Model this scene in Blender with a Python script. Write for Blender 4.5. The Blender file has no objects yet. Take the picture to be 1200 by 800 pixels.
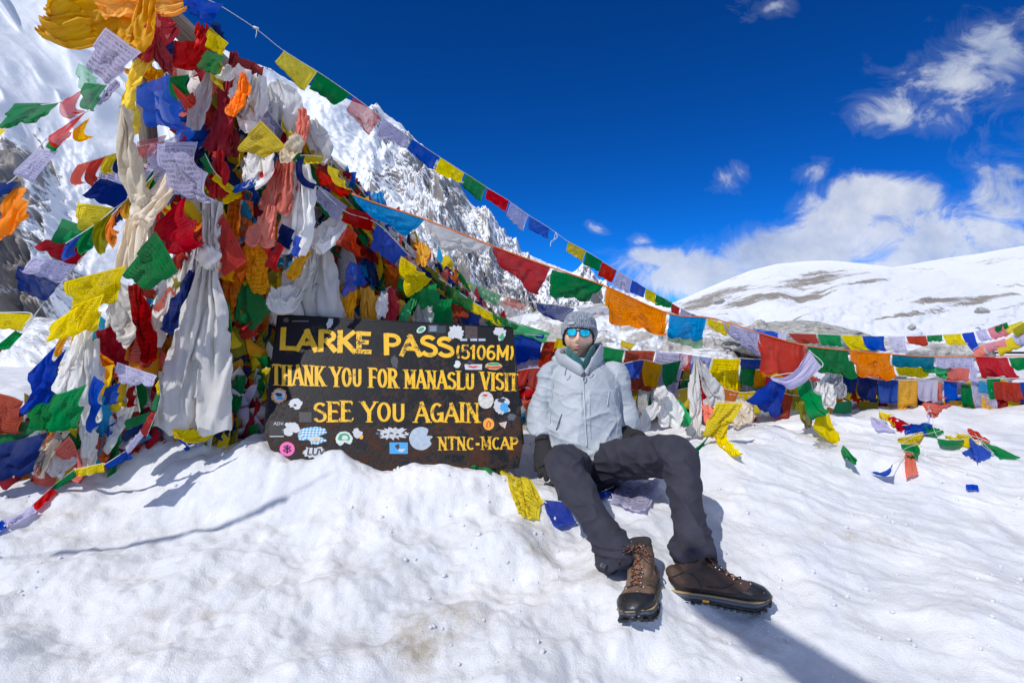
import bpy, bmesh, math, random
import numpy as np
from mathutils import Vector, Matrix

# ---------------------------------------------------------------- camera, sky, sun
SC = bpy.context.scene
COL = SC.collection
F = 667.0                      # focal length in photo pixels (photo 1200 x 800)
CX, CY, CAMZ = 600.0, 400.0, 1.0

def P(px, py, Y):
    return np.array([(px - CX) / F * Y, Y, CAMZ - (py - CY) / F * Y])

cam_d = bpy.data.cameras.new("camera"); cam = bpy.data.objects.new("camera", cam_d)
COL.objects.link(cam); SC.camera = cam
cam.location = (0, 0, CAMZ); cam.rotation_euler = (math.radians(90), 0, 0)
cam_d.sensor_width = 36; cam_d.lens = F / 1200 * 36
cam_d.clip_start = 0.05; cam_d.clip_end = 20000

SUN = Vector((-0.44, -0.50, 0.76)).normalized()     # direction towards the sun
elev = math.asin(SUN.z); azim = math.atan2(SUN.x, SUN.y)
sl = bpy.data.lights.new("sun", 'SUN'); so = bpy.data.objects.new("sun", sl); COL.objects.link(so)
sl.energy = 3.5; sl.angle = math.radians(0.53); sl.color = (1.0, 0.965, 0.91)
so.rotation_euler = SUN.to_track_quat('Z', 'Y').to_euler(); so.location = (-6, -4, 12)
SC.view_settings.view_transform = 'Standard'; SC.view_settings.look = 'None'
SC.view_settings.exposure = -0.04; SC.view_settings.gamma = 1.0; SC.view_settings.use_curve_mapping = False
SC.cycles.max_bounces = 8; SC.cycles.transparent_max_bounces = 12

class NT:
    """tiny node-graph helper"""
    def __init__(s, tree): s.t = tree; s.n = tree.nodes; s.l = tree.links
    def new(s, typ, **kw):
        nd = s.n.new(typ)
        for k, v in kw.items(): setattr(nd, k, v)
        return nd
    def link(s, a, b): s.l.new(a, b)
    def put(s, sock, v):
        if hasattr(v, 'links') or hasattr(v, 'is_output'): s.l.new(v, sock)
        else: sock.default_value = v
    def math(s, op, a, b=None, c=None, clamp=False):
        nd = s.new('ShaderNodeMath', operation=op, use_clamp=clamp)
        s.put(nd.inputs[0], a)
        if b is not None: s.put(nd.inputs[1], b)
        if c is not None: s.put(nd.inputs[2], c)
        return nd.outputs[0]
    def noise(s, vec, scale, detail=3, rough=0.55, dist=0.0, out=0):
        nd = s.new('ShaderNodeTexNoise')
        if vec is not None: s.l.new(vec, nd.inputs['Vector'])
        nd.inputs['Scale'].default_value = scale; nd.inputs['Detail'].default_value = detail
        nd.inputs['Roughness'].default_value = rough; nd.inputs['Distortion'].default_value = dist
        return nd.outputs[out]
    def ramp(s, fac, stops):
        nd = s.new('ShaderNodeValToRGB'); s.l.new(fac, nd.inputs[0])
        cr = nd.color_ramp
        while len(cr.elements) < len(stops): cr.elements.new(0.5)
        for e, (p, c) in zip(cr.elements, stops):
            e.position = p; e.color = (c, c, c, 1) if not hasattr(c, '__len__') else tuple(c) + (1,)
        return nd.outputs[0]
    def mix(s, fac, a, b, blend='MIX'):
        nd = s.new('ShaderNodeMix', data_type='RGBA', blend_type=blend)
        s.put(nd.inputs[0], fac)
        for sock, v in ((nd.inputs[6], a), (nd.inputs[7], b)):
            if isinstance(v, (tuple, list)): sock.default_value = tuple(v[:3]) + (1,)
            else: s.l.new(v, sock)
        return nd.outputs[2]
    def mapping(s, vec, sc=(1, 1, 1), loc=(0, 0, 0), rot=(0, 0, 0)):
        nd = s.new('ShaderNodeMapping'); s.l.new(vec, nd.inputs[0])
        nd.inputs['Scale'].default_value = sc; nd.inputs['Location'].default_value = loc
        nd.inputs['Rotation'].default_value = rot
        return nd.outputs[0]

world = bpy.data.worlds.new("World"); SC.world = world; world.use_nodes = True
w = NT(world.node_tree); w.n.clear()
sky = w.new('ShaderNodeTexSky', sky_type='NISHITA', sun_disc=False)
sky.sun_elevation = elev; sky.sun_rotation = azim
sky.altitude = 5100; sky.air_density = 1.0; sky.dust_density = 0.3; sky.ozone_density = 3.0
hs = w.new('ShaderNodeHueSaturation'); hs.inputs['Saturation'].default_value = 1.22; hs.inputs['Value'].default_value = 1.0
w.link(sky.outputs[0], hs.inputs['Color'])
gg = w.new('ShaderNodeGamma'); gg.inputs[1].default_value = 1.25; w.link(hs.outputs[0], gg.inputs[0])
tc = w.new('ShaderNodeTexCoord'); gen = tc.outputs['Generated']
sx = w.new('ShaderNodeSeparateXYZ'); w.link(gen, sx.inputs[0])
yy = w.math('MAXIMUM', sx.outputs[1], 0.08)
U = w.math('DIVIDE', sx.outputs[0], yy); V = w.math('DIVIDE', sx.outputs[2], yy)
cmb = w.new('ShaderNodeCombineXYZ'); w.link(U, cmb.inputs[0]); w.link(V, cmb.inputs[1])
wn = w.noise(cmb.outputs[0], 2.6, 3, 0.6, 0.0, out=1)
# domain warp so the cloud edges are ragged
sep = w.new('ShaderNodeSeparateColor'); w.link(wn, sep.inputs[0])
U2 = w.math('ADD', U, w.math('MULTIPLY', w.math('SUBTRACT', sep.outputs[0], 0.5), 0.16))
V2 = w.math('ADD', V, w.math('MULTIPLY', w.math('SUBTRACT', sep.outputs[1], 0.5), 0.10))
def blob(px, py, rx, ry, amp):
    u0, v0 = (px - CX) / F, (CY - py) / F
    a = w.math('DIVIDE', w.math('SUBTRACT', U2, u0), rx / F)
    b = w.math('DIVIDE', w.math('SUBTRACT', V2, v0), ry / F)
    d = w.math('SQRT', w.math('ADD', w.math('MULTIPLY', a, a), w.math('MULTIPLY', b, b)))
    return w.math('MULTIPLY', w.math('SUBTRACT', 1.0, d), amp)
BL = [(1025, 234, 85, 42, 1.15), (985, 262, 75, 40, .9), (930, 298, 135, 46, 1.0), (810, 318, 130, 42, .95), (768, 296, 42, 22, .95),
      (1100, 285, 200, 62, .78), (1010, 330, 230, 45, .75), (1190, 235, 130, 55, .42), (700, 350, 120, 30, .6),
      (862, 208, 30, 18, .50), (945, 206, 26, 16, .34), (752, 275, 18, 10, .40), (699, 263, 14, 8, .34),
      (1120, 95, 130, 40, .5), (1185, 60, 90, 50, .5), (1060, 130, 70, 32, .4), (888, 8, 34, 18, .42), (1180, 200, 60, 25, .4),
      (1330, 300, 200, 80, .7), (1400, 130, 200, 70, .5)]
acc = None
for q in BL:
    b = blob(*q); acc = b if acc is None else w.math('MAXIMUM', acc, b)
fine = w.noise(w.mapping(cmb.outputs[0], sc=(1, 1.35, 1), rot=(0, 0, -.35)), 9.0, 11, 0.64, 0.8)
dens = w.math('ADD', acc, w.math('MULTIPLY', w.math('SUBTRACT', fine, 0.5), 1.55))
front = w.math('GREATER_THAN', sx.outputs[1], 0.08)
dens = w.math('MULTIPLY', w.ramp(dens, [(0.0, 0), (0.22, .10), (0.50, .90), (1, 1)]), front)
# cloud added over the unseen sky outside that patch, to brighten the shadows
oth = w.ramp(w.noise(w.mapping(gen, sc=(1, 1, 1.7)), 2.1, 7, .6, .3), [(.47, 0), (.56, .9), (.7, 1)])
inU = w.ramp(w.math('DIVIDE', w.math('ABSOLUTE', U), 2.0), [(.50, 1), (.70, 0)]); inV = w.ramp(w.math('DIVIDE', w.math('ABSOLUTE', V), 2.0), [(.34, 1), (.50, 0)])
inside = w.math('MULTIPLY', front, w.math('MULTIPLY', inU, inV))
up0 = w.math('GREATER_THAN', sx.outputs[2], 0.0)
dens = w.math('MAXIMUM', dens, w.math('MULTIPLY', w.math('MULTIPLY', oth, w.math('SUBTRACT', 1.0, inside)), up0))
# lit and shaded tones painted into the cloud colour, placed by noise
shade = w.noise(w.mapping(cmb.outputs[0], loc=(.03, -.05, 0)), 5.0, 6, 0.6, 0.0)
ccol = w.mix(w.ramp(shade, [(0.35, 0), (0.62, 1)]), (4.6, 5.6, 7.8), (10.2, 10.5, 11.0))
tint = w.mix(1.0, gg.outputs[0], (0.10, 0.80, 1.19), 'MULTIPLY')
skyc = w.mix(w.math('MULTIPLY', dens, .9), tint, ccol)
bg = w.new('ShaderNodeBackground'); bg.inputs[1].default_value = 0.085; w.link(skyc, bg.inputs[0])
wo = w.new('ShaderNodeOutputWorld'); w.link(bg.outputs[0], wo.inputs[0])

# ---------------------------------------------------------------- numpy noise
def _h(ix, iy, iz, seed):
    n = (ix * 374761393 + iy * 668265263 + iz * 2147483647 % 1013904223 + seed * 974711) & 0x7fffffff
    n = ((n ^ (n >> 13)) * 1274126177) & 0x7fffffff
    n = ((n ^ (n >> 16)) * 668265263) & 0x7fffffff
    return ((n ^ (n >> 15)) & 0xffff) / 65535.0 * 2 - 1
def vn2(x, y, seed=0):
    x = np.asarray(x, float); y = np.asarray(y, float)
    ix = np.floor(x).astype(np.int64); iy = np.floor(y).astype(np.int64)
    fx = x - ix; fy = y - iy
    u = fx * fx * fx * (fx * (fx * 6 - 15) + 10); v = fy * fy * fy * (fy * (fy * 6 - 15) + 10)
    a = _h(ix, iy, 0, seed); b = _h(ix + 1, iy, 0, seed); c = _h(ix, iy + 1, 0, seed); d = _h(ix + 1, iy + 1, 0, seed)
    return (a + (b - a) * u) * (1 - v) + (c + (d - c) * u) * v
def vn3(x, y, z, seed=0):
    ix = np.floor(x).astype(np.int64); iy = np.floor(y).astype(np.int64); iz = np.floor(z).astype(np.int64)
    fx = x - ix; fy = y - iy; fz = z - iz
    u = fx * fx * (3 - 2 * fx); v = fy * fy * (3 - 2 * fy); w_ = fz * fz * (3 - 2 * fz)
    def hh(a, b, c): return _h(ix + a, iy + b, iz * 1 + c + 7919 * (iz + c), seed)
    def L(a, b, t): return a + (b - a) * t
    return L(L(L(hh(0, 0, 0), hh(1, 0, 0), u), L(hh(0, 1, 0), hh(1, 1, 0), u), v),
             L(L(hh(0, 0, 1), hh(1, 0, 1), u), L(hh(0, 1, 1), hh(1, 1, 1), u), v), w_)
def fbm(x, y, o=5, seed=0, g=.5, lac=2.03):
    s = 0; a = 1
    for k in range(o):
        s = s + a * vn2(x, y, seed + k * 17); x = x * lac + 3.1; y = y * lac - 1.7; a *= g
    return s
def ridged(x, y, o=5, seed=0, g=.5, lac=2.07):
    s = 0; a = 1
    for k in range(o):
        s = s + a * (1 - 2 * np.abs(vn2(x, y, seed + k * 13))); x = x * lac + 5.2; y = y * lac - 2.3; a *= g
    return s

# ---------------------------------------------------------------- object helpers
def mesh_np(name, V_, faces, uv=None, smooth=True):
    me = bpy.data.meshes.new(name)
    V_ = np.asarray(V_, np.float32).reshape(-1, 3); faces = np.asarray(faces, np.int32)
    k = faces.shape[1]
    me.vertices.add(len(V_)); me.vertices.foreach_set('co', V_.ravel())
    me.loops.add(faces.size); me.loops.foreach_set('vertex_index', faces.ravel())
    me.polygons.add(len(faces)); me.polygons.foreach_set('loop_start', np.arange(0, faces.size, k, dtype=np.int32))
    me.polygons.foreach_set('loop_total', np.full(len(faces), k, np.int32))
    if smooth: me.polygons.foreach_set('use_smooth', np.ones(len(faces), bool))
    me.update(calc_edges=True)
    if uv is not None:
        l = me.uv_layers.new(name='UVMap'); l.data.foreach_set('uv', np.asarray(uv, np.float32)[faces.ravel()].ravel())
    return me
def gridfaces(R, C, wrap=False):
    r = np.arange(R - 1)[:, None]; c = np.arange(C if wrap else C - 1)[None, :]
    c2 = (c + 1) % C
    return np.stack([r * C + c, r * C + c2, (r + 1) * C + c2, (r + 1) * C + c], -1).reshape(-1, 4)
def fattr(me, name, vals):
    a = me.attributes.new(name, 'FLOAT', 'POINT'); a.data.foreach_set('value', np.asarray(vals, np.float32).ravel())
def link(name, me, mat=None, parent=None, loc=None):
    o = bpy.data.objects.new(name, me); COL.objects.link(o)
    if mat is not None and me is not None and not me.materials: me.materials.append(mat)
    if parent is not None: o.parent = parent
    if loc is not None: o.location = tuple(loc)
    return o
def tag(o, label=None, cat=None, group=None, kind=None):
    if label: o['label'] = label
    if cat: o['category'] = cat
    if group: o['group'] = group
    if kind: o['kind'] = kind
    return o
def empty(name, loc, label, cat, group=None):
    o = bpy.data.objects.new(name, None); COL.objects.link(o); o.location = tuple(loc); o.empty_display_size = .05
    return tag(o, label, cat, group)
def bm_obj(name, bm, mat, parent=None, smooth=False, loc=None):
    me = bpy.data.meshes.new(name); bm.to_mesh(me); bm.free()
    if smooth: me.polygons.foreach_set('use_smooth', np.ones(len(me.polygons), bool))
    return link(name, me, mat, parent, loc)
def catmull(pts, n):
    pts = np.asarray(pts, float); m = len(pts)
    if m == 2: t = np.linspace(0, 1, n)[:, None]; return pts[0] * (1 - t) + pts[1] * t
    e = np.vstack([2 * pts[0] - pts[1], pts, 2 * pts[-1] - pts[-2]])
    t = np.linspace(0, m - 1 - 1e-6, n); i = t.astype(int); f = (t - i)[:, None]
    a, b, c, d = e[i], e[i + 1], e[i + 2], e[i + 3]
    return .5 * (2 * b + (c - a) * f + (2 * a - 5 * b + 4 * c - d) * f * f + (3 * b - a - 3 * c + d) * f ** 3)
def tube_vf(path, rad, seg=8, flat=None, up=None, caps=True):
    """tube along path; rad scalar/array or (ra, rb) arrays of two half-axes; up = direction of 2nd axis"""
    path = np.asarray(path, float); n = len(path)
    T = np.gradient(path, axis=0); T /= np.linalg.norm(T, axis=1)[:, None] + 1e-12
    if isinstance(rad, tuple): ra, rb = [np.broadcast_to(np.asarray(r, float), (n,)) for r in rad]
    else: ra = rb = np.broadcast_to(np.asarray(rad, float), (n,))
    A = np.zeros((n, 3)); ref = np.array(up if up is not None else (0.0, 0.0, 1.0), float)
    if up is None and abs(T[0] @ ref) > .9: ref = np.array([1., 0, 0])
    for i in range(n):
        a = ref - (ref @ T[i]) * T[i]; nn = np.linalg.norm(a)
        if nn < 1e-4: a = A[i - 1]; nn = 1
        A[i] = a / nn
        if up is None: ref = A[i]
    B = np.cross(T, A)
    th = np.arange(seg) / seg * 2 * np.pi
    V_ = path[:, None] + A[:, None] * (rb[:, None] * np.cos(th))[..., None] + B[:, None] * (ra[:, None] * np.sin(th))[..., None]
    V_ = V_.reshape(-1, 3); Fc = [tuple(f) for f in gridfaces(n, seg, True)]
    if caps:
        V_ = np.vstack([V_, path[0], path[-1]]); a, b = n * seg, n * seg + 1
        for k in range(seg):
            Fc.append((a, (k + 1) % seg, k)); Fc.append((b, (n - 1) * seg + k, (n - 1) * seg + (k + 1) % seg))
    return V_, Fc
def mesh_any(name, V_, Fc, smooth=True):
    me = bpy.data.meshes.new(name); me.from_pydata([tuple(v) for v in V_], [], [tuple(int(i) for i in f) for f in Fc])
    if smooth: me.polygons.foreach_set('use_smooth', np.ones(len(me.polygons), bool))
    me.update(); return me
class Acc:
    def __init__(s): s.V = []; s.F = []; s.n = 0
    def add(s, V_, Fc):
        V_ = np.asarray(V_, float)
        s.V.append(V_); s.F += [tuple(int(i) + s.n for i in f) for f in Fc]; s.n += len(V_)
        return s
    def tube(s, *a, **k): return s.add(*tube_vf(*a, **k))
    def obj(s, name, mat, parent=None, smooth=True, org=None):
        V_ = np.vstack(s.V)
        if org is not None: V_ = V_ - np.asarray(org)
        return link(name, mesh_any(name, V_, s.F, smooth), mat, parent)
def box_vf(c, e1, e2, e3):
    c, e1, e2, e3 = map(lambda q: np.asarray(q, float), (c, e1, e2, e3))
    V_ = [c + a * e1 + b * e2 + d * e3 for a in (-1, 1) for b in (-1, 1) for d in (-1, 1)]
    return V_, [(0, 1, 3, 2), (4, 6, 7, 5), (0, 4, 5, 1), (2, 3, 7, 6), (0, 2, 6, 4), (1, 5, 7, 3)]
def remeshed(acc, voxel, smooth_it=4, fac=.5):
    """union the closed pieces in acc into one continuous skin, return (verts, faces) as numpy"""
    me = mesh_any('tmp', np.vstack(acc.V), acc.F); o = bpy.data.objects.new('tmp', me); COL.objects.link(o)
    m = o.modifiers.new('r', 'REMESH'); m.mode = 'VOXEL'; m.voxel_size = voxel
    if smooth_it:
        m2 = o.modifiers.new('s', 'SMOOTH'); m2.iterations = smooth_it; m2.factor = fac
    dg = bpy.context.evaluated_depsgraph_get(); dg.update()
    ev = o.evaluated_get(dg).to_mesh()
    V_ = np.empty(len(ev.vertices) * 3, np.float32); ev.vertices.foreach_get('co', V_)
    N_ = np.empty(len(ev.vertices) * 3, np.float32); ev.vertices.foreach_get('normal', N_)
    lp = np.empty(len(ev.loops), np.int32); ev.loops.foreach_get('vertex_index', lp)
    assert len(lp) == 4 * len(ev.polygons)
    bpy.data.objects.remove(o); bpy.data.meshes.remove(me)
    return V_.reshape(-1, 3).astype(float), lp.reshape(-1, 4), N_.reshape(-1, 3).astype(float)
def submesh(V_, Fq, mask):
    """faces where mask, with compacted verts"""
    f = Fq[mask]; u, inv = np.unique(f, return_inverse=True)
    return V_[u], inv.reshape(f.shape), u

# ---------------------------------------------------------------- materials
def new_mat(name):
    m = bpy.data.materials.new(name); m.use_nodes = True
    g = NT(m.node_tree); bs = g.n['Principled BSDF']
    return m, g, bs
def simple(name, col, rough=.6, metal=0, noise_amt=.0, scale=20, bump=0, bscale=80, spec=None, sheen=0, coat=0):
    m, g, bs = new_mat(name); tcn = g.new('ShaderNodeTexCoord').outputs['Object']
    bs.inputs['Roughness'].default_value = rough; bs.inputs['Metallic'].default_value = metal
    if spec is not None: bs.inputs['Specular IOR Level'].default_value = spec
    if coat: bs.inputs['Coat Weight'].default_value = coat
    if sheen: bs.inputs['Sheen Weight'].default_value = sheen
    if noise_amt:
        f = g.noise(tcn, scale, 5)
        a = tuple(c * (1 - noise_amt) for c in col); b = tuple(min(1, c * (1 + noise_amt)) for c in col)
        g.link(g.mix(g.ramp(f, [(.3, 0), (.7, 1)]), a, b), bs.inputs['Base Color'])
    else: bs.inputs['Base Color'].default_value = tuple(col) + (1,)
    if bump:
        bn = g.new('ShaderNodeBump'); bn.inputs['Distance'].default_value = bump
        g.link(g.noise(tcn, bscale, 4), bn.inputs['Height']); g.link(bn.outputs[0], bs.inputs['Normal'])
    return m

COLS = dict(blue=(.003, .072, .52), navy=(.006, .030, .18), white=(.88, .87, .84), red=(.66, .012, .012), dred=(.36, .010, .016),
            green=(.002, .26, .065), lgreen=(.06, .50, .18), yellow=(.92, .72, .005), gold=(.95, .48, .005), orange=(.98, .25, .003),
            cyan=(.01, .36, .75), teal=(.002, .22, .34), salmon=(.90, .22, .15), cream=(.84, .74, .56), brick=(.56, .055, .025),
            olive=(.34, .32, .02), pink=(.80, .26, .30), lilac=(.64, .62, .84), grey=(.55, .55, .60))
_cm = {}
def cloth_mat(col, printed=0, sheer=0.0, silk=False):
    key = (col, printed, sheer, silk)
    if key in _cm: return _cm[key]
    m, g, bs = new_mat('cloth_%s_%d' % (col, len(_cm)))
    base = COLS[col]
    uv = g.new('ShaderNodeTexCoord').outputs['UV']; ob = g.new('ShaderNodeTexCoord').outputs['Object']
    oi = g.new('ShaderNodeObjectInfo').outputs['Random']
    hsn = g.new('ShaderNodeHueSaturation')
    hsn.inputs['Color'].default_value = base + (1,)
    g.link(g.math('ADD', .494, g.math('MULTIPLY', oi, .012)), hsn.inputs['Hue'])
    g.link(g.math('ADD', .93, g.math('MULTIPLY', g.math('FRACT', g.math('MULTIPLY', oi, 7.3)), .14)), hsn.inputs['Saturation'])
    g.link(g.math('ADD', .80, g.math('MULTIPLY', g.math('FRACT', g.math('MULTIPLY', oi, 13.7)), .4)), hsn.inputs['Value'])
    c = hsn.outputs[0]
    # faded and grubby patches
    nf = g.noise(ob, 9, 5, .6)
    c = g.mix(g.math('MULTIPLY', g.ramp(nf, [(.46, 0), (.78, 1)]), .13), c, (.45, .42, .38))
    if printed:
        s = g.new('ShaderNodeSeparateXYZ'); g.link(uv, s.inputs[0]); u, v = s.outputs[0], s.outputs[1]
        rows = 15.0 if printed == 1 else 11.0
        vr = g.math('MULTIPLY', v, rows); row = g.math('FLOOR', vr); fr = g.math('FRACT', vr)
        cb = g.new('ShaderNodeCombineXYZ'); g.link(g.math('MULTIPLY', u, 42.0), cb.inputs[0]); g.link(g.math('MULTIPLY', row, 7.7), cb.inputs[1])
        g.link(g.math('MULTIPLY', fr, 2.2), cb.inputs[2])
        ln = g.noise(cb.outputs[0], 1.0, 2, .5)
        txt = g.math('MULTIPLY', g.math('GREATER_THAN', ln, .47), g.math('MULTIPLY', g.math('GREATER_THAN', fr, .28), g.math('LESS_THAN', fr, .86)))
        au = g.math('ABSOLUTE', g.math('SUBTRACT', u, .5)); av = g.math('ABSOLUTE', g.math('SUBTRACT', v, .5))
        mx = g.math('MAXIMUM', au, av)
        inner = g.math('LESS_THAN', mx, .405)
        brd = g.math('MULTIPLY', g.math('GREATER_THAN', mx, .425), g.math('LESS_THAN', mx, .445))
        d2 = g.math('SQRT', g.math('ADD', g.math('MULTIPLY', au, au), g.math('MULTIPLY', av, av)))
        emn = g.noise(uv, 16, 3, .6)
        emb = g.math('MULTIPLY', g.math('LESS_THAN', d2, .135), g.math('GREATER_THAN', emn, .48))
        ring = g.math('MULTIPLY', g.math('LESS_THAN', d2, .16), g.math('GREATER_THAN', d2, .145))
        notc = g.math('GREATER_THAN', d2, .175)
        ink = g.math('MAXIMUM', g.math('MULTIPLY', g.math('MULTIPLY', txt, inner), notc), g.math('MAXIMUM', brd, g.math('MAXIMUM', emb, ring)))
        wear = g.ramp(g.noise(ob, 22, 4), [(.35, .35), (.6, 1)])
        amt = .62 if col in ('white', 'yellow', 'lilac', 'cream') else .5
        inkc = (.035, .035, .07) if col in ('white', 'lilac', 'blue', 'navy') else tuple(q * .12 for q in base)
        c = g.mix(g.math('MULTIPLY', g.math('MULTIPLY', ink, wear), amt), c, inkc)
    out = g.n['Material Output']
    bs.inputs['Roughness'].default_value = .55 if silk else .9
    bs.inputs['Specular IOR Level'].default_value = .28 if silk else .06
    g.link(c, bs.inputs['Base Color'])
    bn = g.new('ShaderNodeBump'); bn.inputs['Distance'].default_value = .0011 if not silk else .0045; bn.inputs['Strength'].default_value = .6
    g.link(g.noise(g.mapping(ob, sc=(1, 1, .30), rot=(0, .25, 0)), 95 if not silk else 42, 4, .62, .8 if silk else 0), bn.inputs['Height']); g.link(bn.outputs[0], bs.inputs['Normal'])
    tr = g.new('ShaderNodeBsdfTranslucent'); g.link(c, tr.inputs[0])
    mx1 = g.new('ShaderNodeMixShader'); mx1.inputs[0].default_value = .50 if not silk else .36
    g.link(bs.outputs[0], mx1.inputs[1]); g.link(tr.outputs[0], mx1.inputs[2]); last = mx1.outputs[0]
    if sheer:
        tp = g.new('ShaderNodeBsdfTransparent'); mx2 = g.new('ShaderNodeMixShader')
        wv = g.new('ShaderNodeTexWave', wave_type='BANDS'); wv.inputs['Scale'].default_value = 26; wv.inputs['Distortion'].default_value = 1.2
        g.link(uv, wv.inputs['Vector'])
        g.link(g.math('MULTIPLY', g.ramp(wv.outputs[1], [(.2, .75), (.8, 1)]), sheer), mx2.inputs[0])
        g.link(last, mx2.inputs[1]); g.link(tp.outputs[0], mx2.inputs[2]); last = mx2.outputs[0]
    g.link(last, out.inputs[0])
    _cm[key] = m; return m

M = {}
M['cord'] = simple('white_cord', (.7, .7, .68), .8, bump=.001, bscale=300)
M['orange_tape'] = simple('orange_tape', (.85, .20, .02), .7)
M['wood'] = None
# ---------------------------------------------------------------- snow, ground, mountains
def snow_mat(name, dirty=True, fine=1.0):
    m, g, bs = new_mat(name)
    ob = g.new('ShaderNodeTexCoord').outputs['Object']
    c = g.mix(g.ramp(g.noise(ob, 2.6 * fine, 9, .66), [(.38, 0), (.62, 1)]), (.72, .75, .80), (.86, .87, .89))
    if dirty:
        at = g.new('ShaderNodeAttribute', attribute_name='dirt').outputs['Fac']
        n1 = g.noise(ob, 9, 8, .68); n2 = g.noise(ob, 120, 4, .7)
        dm = g.math('MULTIPLY', at, g.ramp(n1, [(.40, 0), (.66, 1)]))
        c = g.mix(g.math('MULTIPLY', dm, .75), c, (.47, .42, .35))
        sp = g.math('MULTIPLY', g.ramp(n2, [(.60, 0), (.68, 1)]), g.math('ADD', g.math('MULTIPLY', dm, .75), .05))
        c = g.mix(sp, c, (.17, .13, .09))
    g.link(c, bs.inputs['Base Color'])
    bs.inputs['Roughness'].default_value = .45; bs.inputs['Specular IOR Level'].default_value = .35
    hgt = g.math('ADD', g.math('ADD', g.math('MULTIPLY', g.noise(ob, 38, 7, .68), .5), g.math('MULTIPLY', g.noise(ob, 190, 4, .75), .34)),
                 g.math('MULTIPLY', g.noise(ob, 9, 4, .5), .8))
    bn = g.new('ShaderNodeBump'); bn.inputs['Distance'].default_value = .016; bn.inputs['Strength'].default_value = .75
    g.link(hgt, bn.inputs['Height']); g.link(bn.outputs[0], bs.inputs['Normal'])
    return m
def sstep(a, b, x):
    t = np.clip((x - a) / (b - a), 0, 1); return t * t * (3 - 2 * t)
def gau(x, y, cx, cy, sx_, sy_): return np.exp(-((x - cx) / sx_) ** 2 - ((y - cy) / sy_) ** 2)
def ground_base(x, y):
    z = np.where(y < 2.95, .10 + (y - 1.5) * .225, .426 + np.minimum(y - 2.95, 2.0) * .045)
    z = np.maximum(z, -.15 + .0 * y)
    z = np.where(y < 0, np.maximum(z, -1.5), z)
    z = z + .150 * gau(x, y, -.74, 2.51, .70, .125) * (1 + .12 * vn2(x * 5, y * 5, 8)) + .03 * gau(x, y, -.15, 2.66, .25, .12) + .17 * gau(x, y, -1.45, 2.72, .52, .20) + .05 * gau(x, y, -2.1, 2.65, .6, .2)
    z = z - .055 * gau(x, y, .36, 2.72, .22, .20)
    z = z + .07 * gau(x, y, 1.05, 2.95, .3, .25) + .02 * gau(x, y, 1.6, 3.3, .5, .25) + .03 * gau(x, y, 2.6, 3.6, .6, .4)
    z = z - .10 * gau(x, y, 2.4, 2.2, .9, .6)
    return z
def ground_h(x, y):
    x = np.asarray(x, float); y = np.asarray(y, float)
    z = ground_base(x, y)
    near = 1 - sstep(5, 14, np.hypot(x, y))
    wob = fbm(x * 1.3, y * 1.3, 3, 5) * .030
    # wind and melt ripples on the right: they run down to the right
    a = x * .50 + y * .86; b = x * .86 - y * .50
    rip = ridged(a * 3.4 + .25 * fbm(x * 2, y * 2, 2, 9), b * 1.1, 4, 41) * .018
    lump = fbm(x * 2.6, y * 2.6, 2, 15) * .024 + fbm(x * 5.2, y * 5.2, 4, 21, .48) * .026 + np.maximum(fbm(x * 9, y * 9, 3, 77), 0) * .012 - .030 * np.maximum(vn2(x * 4.3 + 9, y * 5.1, 52), .25) + .010 * (1 - np.abs(vn2(x * 3.1, y * 3.1, 66))) ** 4
    r = sstep(.3, 1.4, x)
    z = z + near * (wob + lump * (1 - .55 * r) + rip * r)
    for (cx, cy, s, d) in ((-.05, 2.33, .05, .02), (-.95, 2.30, .07, .02), (-.60, 1.78, .10, .02), (-1.0, 1.8, .1, .015), (.03, 1.95, .09, .018), (-1.3, 2.05, .12, .02)):
        z = z - d * gau(x, y, cx, cy, s, s * .7)
    far = sstep(12, 60, np.hypot(x, y))
    z = z + far * (fbm(x / 30, y / 30, 4, 91) * .22 - .15)
    return z
def gz(x, y): return float(ground_h(np.array([x]), np.array([y]))[0])
rr = np.concatenate([np.linspace(.45, 4.2, 430, endpoint=False), np.linspace(4.2, 12, 150, endpoint=False), np.geomspace(12, 9000, 60)])
fr = np.radians(np.linspace(-56, 56, 640)); bk = np.radians(np.linspace(56, 304, 70))[1:-1]
th = np.concatenate([fr, bk])
TH, RR = np.meshgrid(th, rr)
GX = RR * np.sin(TH); GY = RR * np.cos(TH); GZ = ground_h(GX, GY)
me = mesh_np('snow_ground', np.stack([GX, GY, GZ], -1), gridfaces(len(rr), len(th), True)[:, ::-1])
spots = [(-.30, 1.65, .13, .09, 1.6), (-.1, 1.72, .2, .1, .7), (-.6, 1.95, .25, .06, .6), (.09, 2.10, .09, .16, .95), (.15, 2.6, .2, .12, .7), (-1.05, 2.62, .28, .09, .9), (-1.75, 2.25, .25, .08, .6),
         (-1.0, 1.75, .16, .12, .55), (1.35, 2.2, .14, .05, .8), (2.0, 2.9, .5, .12, .6), (.3, 1.9, .15, .1, .6), (2.2, 2.3, .4, .1, .5), (.2, 2.85, .15, .1, .8), (1.6, 3.3, .4, .1, .6)]
dirt = .26 + np.zeros_like(GX)
for (a, b, c, d, e) in spots: dirt += e * gau(GX, GY, a, b, c, d)
fattr(me, 'dirt', np.clip(dirt, 0, 1.3))
M['snow'] = snow_mat('snow'); tag(link('ground', me, M['snow']), kind='structure')

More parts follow.
